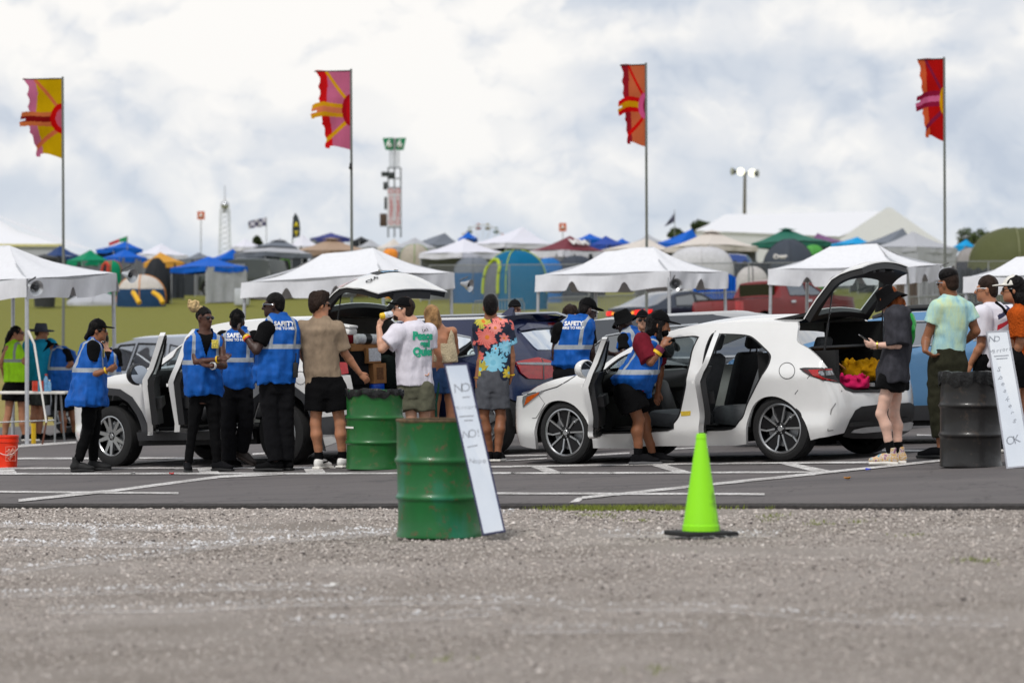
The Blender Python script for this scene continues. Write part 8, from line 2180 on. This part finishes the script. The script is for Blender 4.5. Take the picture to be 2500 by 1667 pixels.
 popup('dark green pop-up canopy in front of white structure', B5, 1105, 2010, 365, 528, 150, DGR, 1500, cap=DGR); popup('purple pop-up canopy right of dark green canopy', B5, 1760, 2240, 420, 530, 172, PUR, 1860)
 popup('cyan pop-up canopy right of purple canopy', B6, 90, 620, 462, 550, 160, CYN, 440); popup('grey pop-up canopy below the white structure gable', B6, 440, 1120, 362, 545, 155, GRY, 960)
 popup('silver tarp canopy with draped walls behind right canopy', B6, 640, 1580, 402, 590, 146, LGR, 1075, walls={0: LGR, 1: cloth('silver_tarp', S(140, 144, 152), .2, .45), 3: LGR}, yaw=40)
 popup('small sky blue canopy beside olive dome tent', B6, 1535, 1800, 490, 575, 165, CYN, 1690)
 dome('white dome tent with orange edging and yellow feet at left', B1, 1340, 1900, 900, 1215, 138, cloth('tent_cream', S(196, 190, 184)), cloth('tent_navy', S(38, 66, 98)), None, mat('orange_piping', S(206, 130, 40), .7), ratio=.7)
 q = bpy.data.objects
 for x0, x1, x2 in ((1530, 1560, 1600), (1760, 1830, 1870)):
  bm = bmesh.new(); tube(bm, catmull([P(*cp(B1, x0, 1100), 133), P(*cp(B1, x1, 1150), 132.6), P(*cp(B1, x2, 1222), 132.3)], 4), .10, 8); tag(obj('tent_awning_leg', bm, mat('yellow_nylon', S(222, 170, 30), .7)), 'yellow padded foot %s of orange edged dome tent' % ('at left' if x0 < 1600 else 'at right'), 'tent foot')
 dome('low grey tarp tent under left event canopy', B1, 770, 1420, 1085, 1220, 140, LGR, k=1.3); dome('green dome tent with red edging', B1, 1170, 1390, 730, 880, 146, GRN, None, BKC, mat('red_piping', S(190, 60, 40), .7))
 dome('black mesh shade tent behind orange edged dome', B1, 1640, 1950, 705, 1180, 141, BKC, k=2.0)
 dome('green tent below grey and white canopy', B2, 750, 1440, 640, 860, 153, cloth('tent_lime', S(110, 170, 60)), BKC, k=3.2, group='tents in the camp')
 dome('beige dome tent with green edging behind suv canopy', B3, 830, 1170, 545, 760, 148, cloth('tent_beige', S(172, 164, 152)), None, None, mat('green_piping', S(120, 150, 90), .7)); dome('orange dome tent top behind suv canopy', B3, 640, 800, 598, 680, 150, mat('tent_orange', S(230, 140, 40), .7))
 dome('large teal dome tent with lime trimmed door', B3, 1790, 2530, 618, 1115, 132, TEA, None, cloth('tent_door_grey', S(104, 108, 118)), LIM, k=2.4, ribs=4, ratio=.7, yaw=-18)
 dome('small blue dome tent right of large teal tent', B4, 500, 810, 705, 900, 140, cloth('tent_blue', S(46, 110, 176))); dome('dark grey dome tent below maroon canopy', B4, 760, 1180, 680, 900, 143, SLT)
 dome('grey and blue tent behind legs of white canopy', B3, 1440, 1900, 700, 1120, 140, GRY, cloth('tent_blue2', S(52, 96, 140)), k=3)
 dome('pale grey cabin tent left of small cream dome', B5, 150, 890, 580, 1000, 130, cloth('tent_pale', S(196, 196, 200)), k=3.0, ratio=.6); dome('cream dome tent above red pickup', B5, 920, 1300, 800, 1060, 120, cloth('tent_cream2', S(196, 192, 190)), None, None, TRIM)
 d = dome('slate grey dome tent with pale lettering', B5, 1230, 1840, 488, 900, 138, SLT, k=1.9)
 c = P(*cp(C := B5, 1435, 690), 138 - 2.2); text_on('lettering', 'Camp', .24, c, (1, 0, .05), UPV, wm, d, .02, .02)
 dome('bright green round tent behind slate tent', B5, 1700, 1930, 555, 700, 142, mat('tent_green', S(70, 150, 60), .7)); dome('large olive dome tent at right edge', B6, 1720, 2760, 360, 900, 128, OLV, None, None, mat('olive_pole', S(128, 130, 96), .7), k=2.2)
 dome('grey cabin tent with dark base left of olive dome', B6, 1570, 1990, 590, 980, 134, cloth('tent_warm_grey', S(150, 146, 146)), cloth('tent_dark_base', S(70, 72, 82)), k=3.2, ratio=.6)
 def tarp(name, label, C, x0, y0, x1, y1, D, mt):
  a, b = P(*cp(C, x0, y0), D), P(*cp(C, x1, y1), D); bm = bmesh.new(); n = 40
  grid_faces(bm, [[Vector((a.x + (b.x - a.x) * j / n, D + .10 * math.sin(j * .9) * noise.noise((j * .3, i * .4, D)) + .06 * math.sin(j * 1.7), a.z + (min(b.z, gz(a.x, D)) - a.z) * i / 6 + .05 * math.sin(j * .6))) for j in range(n + 1)] for i in range(7)]); solid(bm, .02)
  tag(obj(name, bm, mt, smooth=1.2), label, 'tarp')
 tarp('tarp_wall', 'blue tarp wall left of red pickup', B5, 430, 905, 925, 1110, 116, BLU); tarp('tarp_wall', 'dark tarp wall behind cream dome tent', B5, 880, 750, 1330, 960, 134, SLT); tarp('tarp_wall', 'brown tarp wall behind raised hatchback tailgate', B6, 880, 790, 1140, 1030, 126, BROWN); tarp('tarp_wall', 'grey tarp sheet hanging beside brown tarp wall', B6, 1130, 790, 1370, 1000, 124, LGR); tarp('tarp_wall', 'dark grey tarp wall below grey cabin tent', B6, 1590, 830, 1990, 1020, 126, SLT)
 e = empty('marquee', G(P(2050, 0, 235).x, 235), 'huge white gabled marquee on the skyline at right', 'marquee'); bm = bmesh.new()
 Rr, Rl = P(2173, 515, 238), P(1770, 523.5, 285); f0, f1 = P(2051, 578, 230), P(2308, 595, 222); b0 = P(1696, 563, 279); b1 = b0 + (f1 - f0)
 grid_faces(bm, [[b0.lerp(f0, i / 12) for i in range(13)], [(b0.lerp(f0, i / 12)).lerp(Rl.lerp(Rr, i / 12), .5) - UPV * .1 for i in range(13)], [Rl.lerp(Rr, i / 12) for i in range(13)], [b1.lerp(f1, i / 12) for i in range(13)]]); obj('roof', bm, TENTW, e)
 bm = bmesh.new(); n = 24; top = []
 for i in range(n + 1):
  t = i / n; p = f0.lerp(f1, t); z = f0.z + (Rr.z - f0.z) * t / .475 if t < .475 else Rr.z + (f1.z - Rr.z) * (t - .475) / .525; top.append(Vector((p.x, p.y + .15 + .02 * (i % 2), z - .12)))
 grid_faces(bm, [top, [Vector((p.x, p.y, gz(p.x, p.y) - .3)) for p in top]]); a0 = [f0 + Vector((.1, .2, 0)), b0 + Vector((.1, .2, 0))]; grid_faces(bm, [a0, [Vector((p.x, p.y, gz(p.x, p.y) - .3)) for p in a0]]); obj('gable_wall', bm, cloth('marquee_wall', S(226, 227, 230), .06, .6, .5, 3), e)
 bm = bmesh.new(); tube(bm, [Rr + Vector((0, -.1, .1)), G(Rr.x, f0.y, 0) + Vector((0, -.4, 0))], .07, 6); obj('king_pole', bm, STEEL, e)
 e = empty('marquee', G(-30, 200), 'white marquee with yellow eave band on the skyline at left', 'marquee'); bm = bmesh.new(); a, b, c_, d_ = P(-220, 598, 200), P(152, 598, 200), P(-60, 505, 206), P(-420, 505, 206)
 grid_faces(bm, [[Vector(a).lerp(b, i / 10) for i in range(11)], [Vector(d_).lerp(c_, i / 10).lerp(Vector(a).lerp(b, i / 10), .5) - UPV * .35 for i in range(11)], [Vector(d_).lerp(c_, i / 10) for i in range(11)]]); bk = b + Vector((.5, 12, 0)); grid_faces(bm, [[b, b.lerp(bk, .5), bk], [c_, c_, c_]]); obj('roof', bm, TENTW, e)
 bm = bmesh.new(); box(bm, ((a.x + b.x) / 2, 199.9, a.z - .02), (b.x - a.x, .1, .14)); obj('eave_band', bm, mat('yellow_band', S(206, 196, 120), .7), e); bm = bmesh.new(); grid_faces(bm, [[a - UPV * .1, b - UPV * .1], [Vector((a.x, 200, gz(a.x, 200) - .2)), Vector((b.x, 200, gz(b.x, 200) - .2))]]); obj('side_wall', bm, LGR, e)
 Z = (900, 320, .16575); D = 260; e = empty('numbered_tower', G(P(962, 0, D).x, D), 'lattice tower with green numbered signs and white banners', 'tower'); GS = mat('sign_green', S(0, 122, 78), .5)
 for x0, x1, x2, x3, xt in ((205, 368, 366, 250, 300), (402, 552, 512, 400, 458)):
  bm = bmesh.new(); sheet(bm, [cp(Z, x0, 105), cp(Z, x1, 100), cp(Z, x2, 284), cp(Z, x3, 280)], lambda u, v, o: P(u, v, D) + Vector((0, -o, 0)), [], 30, .12); q = obj('number_sign', bm, GS, e); text_on('lettering', '6', .85, P(*cp(Z, xt, 194), D - .05), (1, 0, 0), UPV, WHT_T, q, .02, .03)
 bm = bmesh.new(); box(bm, P(*cp(Z, 384, 195), D + .1), (.25, .2, .95), mi=0); obj('sign_post', bm, STEEL, e)
 bm = bmesh.new()
 for x in (312, 372, 398, 448): tube(bm, [P(*cp(Z, x, 285), D + .3), P(*cp(Z, x, 545), D + .3)], .03, 5)
 for y in range(300, 540, 36):
  tube(bm, [P(*cp(Z, 312, y), D + .3), P(*cp(Z, 448, y), D + .3)], .02, 4); tube(bm, [P(*cp(Z, 312, y), D + .3), P(*cp(Z, 448, y + 36), D + .3)], .015, 4)
 obj('lattice', bm, mat('pale_truss', S(170, 174, 180), .4, .5), e)
 bm = bmesh.new(); DKM = mat('dark_steel', S(46, 52, 54), .6)
 for x in (288, 380, 474): tube(bm, [P(*cp(Z, x, 540), D + .2), P(*cp(Z, x, 1568), D + .2)], .06, 6)
 for y in (545, 700, 835, 1420): tube(bm, [P(*cp(Z, 288, y), D + .2), P(*cp(Z, 474, y), D + .2)], .05, 6)
 obj('mast_frame', bm, DKM, e)
 for q in ((185, 600, 285, 668), (285, 605, 382, 690), (215, 750, 272, 862), (230, 970, 268, 1155)): pbox('loudspeaker', Z, *q, D, .5, DKM, e, bev=.04)
 pbox('control_box', Z, 165, 1215, 268, 1402, D, .5, mat('brown_box', S(74, 56, 46), .7), e, bev=.03); RP = mat('red_letters', S(200, 60, 62), .7)
 for x0, x1 in ((276, 380), (386, 470)):
  q = pbox('banner', Z, x0, 842, x1, 1412, D - .1, .06, mat('banner_white', S(206, 206, 214), .7), e); xc = (x0 + x1) / 2
  for s_, y, sz, rt in (('O', 890, .55, 0), ('O', 1345, .55, 0), ('CAMPING', 1118, .40, -math.pi / 2)): text_on('lettering', s_, sz, P(*cp(Z, xc, y), D - .11), (1, 0, 0), UPV, RP, q, .0, .02, rot=rt)
 D = 420; e = empty('radio_tower', G(P(549, 0, D).x, D), 'distant lattice radio tower topped by a silver ball', 'tower'); bm = bmesh.new(); g0 = P(549, 640, D).z
 lv = [(y, 14 * (1 - .25 * (640 - y) / 130)) for y in range(640, 505, -13)]
 for sx, sy in ((-1, -1), (1, -1), (1, 1), (-1, 1)):
  tube(bm, [P(549 + sx * w, y, D) + Vector((0, sy * w * D / F, 0)) for y, w in lv], .05, 5)
 for (y0, w0), (y1, w1) in zip(lv, lv[1:]):
  for s1 in (-1, 1):
   tube(bm, [P(549 - w0, y0, D) + Vector((0, s1 * w0 * D / F, 0)), P(549 + w1, y1, D) + Vector((0, s1 * w1 * D / F, 0))], .03, 4); tube(bm, [P(549 + w0, y0, D) + Vector((0, s1 * w0 * D / F, 0)), P(549 - w1, y1, D) + Vector((0, s1 * w1 * D / F, 0))], .03, 4)
 obj('lattice', bm, mat('pale_lattice', S(196, 200, 206), .6), e); bm = bmesh.new(); bmesh.ops.create_uvsphere(bm, u_segments=24, v_segments=16, radius=.56, matrix=Matrix.Translation(P(549, 501, D))); obj('ball', bm, mat('silver_ball', S(190, 192, 196), .3, .8), e); bm = bmesh.new(); tube(bm, [P(549, 495, D), P(549, 452, D)], [.06, .03], 5); tube(bm, [P(549, 512, D), P(549, 520, D)], .35, 8); obj('antenna', bm, STEEL, e)
 D = 430; cx_, cy_, r_ = 1179, 606, 57 * D / F; e = empty('ferris_wheel', G(P(cx_, 0, D).x, D), 'distant ferris wheel rising behind the camp', 'ferris wheel'); cc = P(cx_, cy_, D); bm = bmesh.new()
 for dy in (-.5, .5):
  tube(bm, [cc + Vector((r_ * math.cos(a), dy, r_ * math.sin(a))) for a in [i * math.pi / 24 for i in range(49)]], .05, 5)
  for k in range(16): a = k * math.pi / 8; tube(bm, [cc + Vector((0, dy, 0)), cc + Vector((r_ * math.cos(a), dy, r_ * math.sin(a)))], .022, 4)
 obj('wheel_frame', bm, mat('white_steel', S(214, 214, 216), .5), e)
 bm = bmesh.new()
 for s_ in (-1, 1): tube(bm, [cc + Vector((0, .7 * s_, 0)), G(cc.x - 2, D + .7 * s_)], .1, 5); tube(bm, [cc + Vector((0, .7 * s_, 0)), G(cc.x + 2, D + .7 * s_)], .1, 5)
 obj('support', bm, STEEL, e)
 for k in range(16):
  a = k * math.pi / 8 + .19; p = cc + Vector((r_ * math.cos(a), 0, r_ * math.sin(a) - .3))
  bm = bmesh.new(); lathe(bm, [(0, -.3), (.3, -.28), (.36, 0), (.3, .02)], p, 10); lathe(bm, [(.36, .38), (.05, .55), (0, .56)], p, 10); tube(bm, [p + UPV * -.1, p + UPV * .4], .03, 4); obj('gondola', bm, mat('gondola' + 'abc'[k % 3], (S(120, 110, 50), S(150, 80, 60), S(70, 100, 80))[k % 3], .6), e)
 for C, x0, y0, x1, y1, yb, D, l_ in ((B2, 385, 170, 468, 262, 720, 230, 'square orange sign on pole left of radio tower'), (B4, 775, 305, 860, 398, 560, 235, 'square orange sign on pole above maroon canopy')):
  xc = (x0 + x1) / 2; a = P(*cp(C, xc, y1), D); e = empty('sign_post', G(a.x, D), l_, 'sign', 'orange square signs over the camp'); bm = bmesh.new(); tube(bm, [G(a.x, D), a + UPV * .2], .035, 6); obj('pole', bm, STEEL, e); q = pbox('sign_panel', C, x0, y0, x1, y1, D - .06, .06, mat('sign_orange', S(196, 84, 20), .6), e)
  text_on('lettering', 'A', .42, P(*cp(C, xc, (y0 + y1) / 2), D - .08), (1, 0, 0), UPV, WHT_T, q, .02, .02)
 def cloth_quad(name, C, pts, D, mt, parent, wave=.08):
  q = [P(*cp(C, *p), D) for p in pts]; bm = bmesh.new(); n = 14
  grid_faces(bm, [[q[0].lerp(q[1], i / n).lerp(q[3].lerp(q[2], i / n), j / 8) + Vector((0, wave * math.sin(i * .8 + j * .3), 0)) for i in range(n + 1)] for j in range(9)]); return obj(name, bm, mt, parent)
 m, t, b = base_mat('checkered'); ck = t.new('ShaderNodeTexChecker'); ck.inputs['Scale'].default_value = 4.2; ck.inputs[1].default_value = (*S(60, 58, 90), 1); ck.inputs[2].default_value = (*S(196, 194, 206), 1); t.link(t.mapv(t.geom(), (1, .001, 1)), ck.inputs['Vector']); t.link(ck.outputs[0], b.inputs['Base Color'])
 D = 200; a = P(*cp(B2, 1178, 235), D); e = empty('checkered_flag', G(a.x, D), 'small checkered flag flying left of dark feather flag', 'flag'); bm = bmesh.new(); tube(bm, [G(a.x, D), a], .025, 6); obj('pole', bm, STEEL, e); cloth_quad('cloth', B2, [(1176, 240), (970, 282), (972, 372), (1176, 338)], D, m, e)
 a = P(*cp(B4, 2103, 150), D); e = empty('pennant', G(a.x, D), 'dark pennant drooping from thin pole above blue canopy', 'flag'); bm = bmesh.new(); tube(bm, [G(a.x, D), a], .025, 6); obj('pole', bm, STEEL, e); cloth_quad('cloth', B4, [(2100, 190), (2040, 270), (1980, 350), (2100, 292)], D, mat('pennant_cloth', S(84, 84, 108), .8, 0, .3, 3), e)
 D = 176; q = [cp(B2, *p) for p in ((1478, 480), (1474, 400), (1478, 300), (1490, 235), (1512, 190), (1538, 225), (1560, 290), (1568, 380), (1560, 460))]; a = P(*q[0], D); e = empty('feather_flag', G(a.x, D), 'dark feather flag with yellow letters above the camp', 'flag'); bm = bmesh.new(); sheet(bm, q, lambda u, v, o: P(u, v, D) + Vector((0, -o, 0)), [], 6, .03); f = obj('sail', bm, mat('feather_cloth', S(54, 62, 66), .8), e)
 bm = bmesh.new(); tube(bm, [G(a.x, D), a, P(*q[3], D), P(*q[4], D)], .03, 6); obj('pole', bm, TRIM, e)
 for s_, y in (('A', 325), ('T', 430)): text_on('lettering', s_, .34, P(*cp(B2, 1522, y), D - .06), (1, 0, 0), UPV, mat('yellow_letters', S(222, 200, 20), .7), f, .02, .02)
 D = 172; e = empty('two_tone_flag', G(P(300, 0, D).x, D), 'red and green flag on top of blue canopy at left', 'flag'); cloth_quad('cloth_red', B1, [(1370, 485), (1250, 530), (1250, 570), (1370, 525)], D, mat('flag_red', S(186, 40, 50), .8), e, .03); cloth_quad('cloth_green', B1, [(1455, 455), (1372, 485), (1372, 525), (1460, 515)], D, mat('flag_green', S(0, 140, 84), .8), e, .03)
 bm = bmesh.new(); a = P(*cp(B1, 1461, 450), D); tube(bm, [G(a.x, D), a], .025, 6); obj('pole', bm, STEEL, e)
 Z5 = (1480, 140, .2551); D = 300; a = P(*cp(Z5, 1328, 1098), D); e = empty('flood_light', G(a.x, D), 'wooden light pole with lit round flood lamps above white marquee', 'lamp'); bm = bmesh.new(); tube(bm, [G(a.x - .1, D), a], [.2, .13], 8); obj('pole', bm, mat('pole_wood', S(96, 92, 76), .8), e); bm = bmesh.new(); tube(bm, [P(*cp(Z5, 1190, 1100), D), P(*cp(Z5, 1465, 1112), D)], .07, 6); obj('cross_arm', bm, mat('dark_steel', S(46, 52, 54), .6), e)
 LIT = emit('lit_flood_lamp', S(255, 252, 226), 1.1)
 for x, y, yw, lit in ((1288, 1095, 0, 1), (1397, 1106, 0, 1), (1205, 1094, -70, 0), (1452, 1112, 70, 0)):
  p = P(*cp(Z5, x, y), D - .1); r, f, u = axes(yw); M = Matrix((Vector(r), Vector(u), Vector(f))).transposed(); bm = bmesh.new(); lathe(bm, [(0, -.4), (.15, -.38), (.36, 0), (.36, .02)], p, 24, M); q = obj('lamp_housing', bm, mat('dark_steel', S(46, 52, 54), .6), e); bm = bmesh.new(); lathe(bm, [(.35, .015), (0, .03)], p, 24, M); obj('lamp_lens', bm, LIT if lit else mat('lamp_glass', S(170, 172, 150), .2), q)
 tree('sparse tree on the skyline beside olive dome tent', B6, 1520, 1960, 375, 570, 300, 4, .8); tree('dense green tree tip left of white marquee roof', B5, 370, 620, 290, 420, 300, 5, 1.4); tree('low green tree left of bright blue slanted canopy', B5, 150, 320, 385, 470, 300, 6, 1.4); tree('small dark shrubby tree below the checkered flag', B2, 1040, 1110, 480, 560, 190, 7, 1.2)
 flag('yellow festival flag with pink edge on leftmost tall pole', 153, 192, 388, 98, 75, ((205, 165, 14), (200, 112, 150), (212, 112, 72), (200, 18, 18), (196, 92, 116), (204, 112, 66), (130, 22, 24)), seed=0)
 flag('pink festival flag with red edge and yellow streamers', 857, 173, 368, 90, 75, ((205, 108, 146), (216, 28, 32), (226, 166, 28), (176, 22, 34), (206, 24, 34), (224, 164, 30), (226, 130, 90)), (.24, .2), (.13, .17), seed=1.3)
 flag('orange festival flag with dark red edge, third tall pole', 1577, 158, 360, 64, 75, ((206, 106, 70), (160, 32, 46), (214, 22, 20), (222, 90, 150), (130, 20, 50), (216, 20, 24), (220, 160, 20)), (.30, .16), (.10, .10), seed=2.4)
 flag('red festival flag with orange edge on rightmost tall pole', 2305, 144, 345, 66, 75, ((186, 24, 24), (218, 98, 58), (140, 34, 70), (222, 160, 14), (186, 60, 10), (150, 30, 66), (222, 110, 160)), (.17, .17), (.06, .15), seed=3.7)
 e = [o for o in bpy.data.objects if o.get('label', '').startswith('pink festival')][0]; bm = bmesh.new(); p = P(856, 402, 74.9); box(bm, p, (.05, .08, .08), bev=.015); bmesh.ops.create_uvsphere(bm, u_segments=12, v_segments=8, radius=.045, matrix=Matrix.Translation(p - UPV * .07)); o = obj('security_camera', bm, TRIM); tag(o, 'small dark camera mounted on second flag pole', 'camera')
 bm = bmesh.new(); p = P(*cp(B1, 512, 1268), 136); lathe(bm, [(.0, 0), (.42, 0), (.56, 1.9), (.6, 1.92), (.6, 2.05), (0, 2.2)], p - UPV * .0, 20); tag(obj('waste_bin', bm, mat('bin_plastic', S(44, 46, 48), .6)), 'black waste bin on grass below left event canopy', 'bin')
 pbox('cooler_box', B2, 808, 1055, 960, 1245, 136, 1.2, mat('cooler_white', S(182, 186, 192), .6), None, 'white plastic tote behind left leg of suv canopy', 'tote', .05)
 e = empty('chain_link_fence', G(12, 119), 'chain-link fence along the camp behind the parked sedan', 'fence'); xs_ = [-3 + 2.9 * i for i in range(9)]
 for x in xs_: bm = bmesh.new(); tube(bm, [G(x, 119, -.2), G(x, 119, 1.95)], .03, 6); obj('post', bm, STEEL, e)
 bm = bmesh.new(); tube(bm, [G(-3 + i * .8, 119, 1.93) for i in range(30)], .02, 5); obj('top_rail', bm, STEEL, e)
 v, f = [], []; x0, x1 = xs_[0], xs_[-1]; h = 1.9; st = .085
 for s_ in (-1, 1):
  for k in range(int((x1 - x0 + h) / st)):
   xa = x0 - (h if s_ > 0 else 0) + k * st; a, b = (xa, xa + h) if s_ > 0 else (xa, xa - h); za, zb = 0.0, h
   if a < x0: za += (x0 - a) if s_ > 0 else 0; a = max(a, x0)
   if b > x1: zb -= b - x1; b = x1
   if a > x1: za += a - x1; a = x1
   if b < x0: zb -= x0 - b; b = x0
   if zb - za < .05: continue
   w = .0035; k0 = len(v); v += [(a - w, 119 + .004 * s_, gz(a, 119) + za), (a + w, 119 + .004 * s_, gz(a, 119) + za), (b + w, 119 + .004 * s_, gz(b, 119) + zb), (b - w, 119 + .004 * s_, gz(b, 119) + zb)]; f.append((k0, k0 + 1, k0 + 2, k0 + 3))
 mesh_np('wire_mesh', np.array(v), f, STEEL, e, smooth=False)
 for i, (xa, xb, D, l_) in enumerate(((1152, 1282, 104, 'crowd barrier below large teal tent'), (1335, 1440, 106, 'crowd barrier left under the middle white canopy'), (1450, 1560, 107, 'crowd barrier between middle canopy legs'), (1566, 1690, 108, 'crowd barrier behind roof of dark sedan'), (1700, 1800, 109, 'crowd barrier before blue tarp wall'), (2195, 2300, 98, 'crowd barrier left of flat-top hair person'), (2268, 2380, 100, 'crowd barrier seen between two heads at right'), (2385, 2500, 101, 'crowd barrier at right edge behind white cap'))):
  a, b = P(xa, 0, D), P(xb, 0, D + 1.2); barrier((a.x, a.y), (b.x, b.y), i, l_ + ' on grass')
 dk = mat('camp_car_dark', S(52, 58, 54), .35, .3, .06, 4, coat=.6); bl = mat('camp_truck_blue', S(22, 60, 130), .35, .3, .06, 4, coat=.6)
 def far(px, D, L, ang):
  q = P(px, 800, D); a = Vector((q.x, q.y, gz(q.x, q.y))); b = a + Vector((math.cos(R(ang)), math.sin(R(ang)), 0)) * L; b.z = gz(b.x, b.y); return tuple(b), tuple(a)
 pf, pr = far(625, 147, 2.6, 150); plain_car('suv', 'dark camper suv under the grey and white canopy', pf, pr, .9, SUVP(1.75, 2.2, 2.25), [[(.6, 1.1), (-.8, 1.1), (-.7, 1.55), (.2, 1.55)]], dk, .36, detail=False)
 pf, pr = far(1800, 141, 3.0, 170); plain_car('pickup_truck', 'blue camper pickup between beige canopy and slate tent', pf, pr, .95, SUVP(1.9, 2.3, 2.3), [[(.6, 1.2), (-.1, 1.2), (-.1, 1.7), (.2, 1.7)], [(-.2, 1.2), (-1.0, 1.2), (-.9, 1.68), (-.2, 1.7)]], bl, .40, cat='truck', detail=False)
setup(); ground(); CARS = cars(); props(); trunk_loads(); camp(); folks()
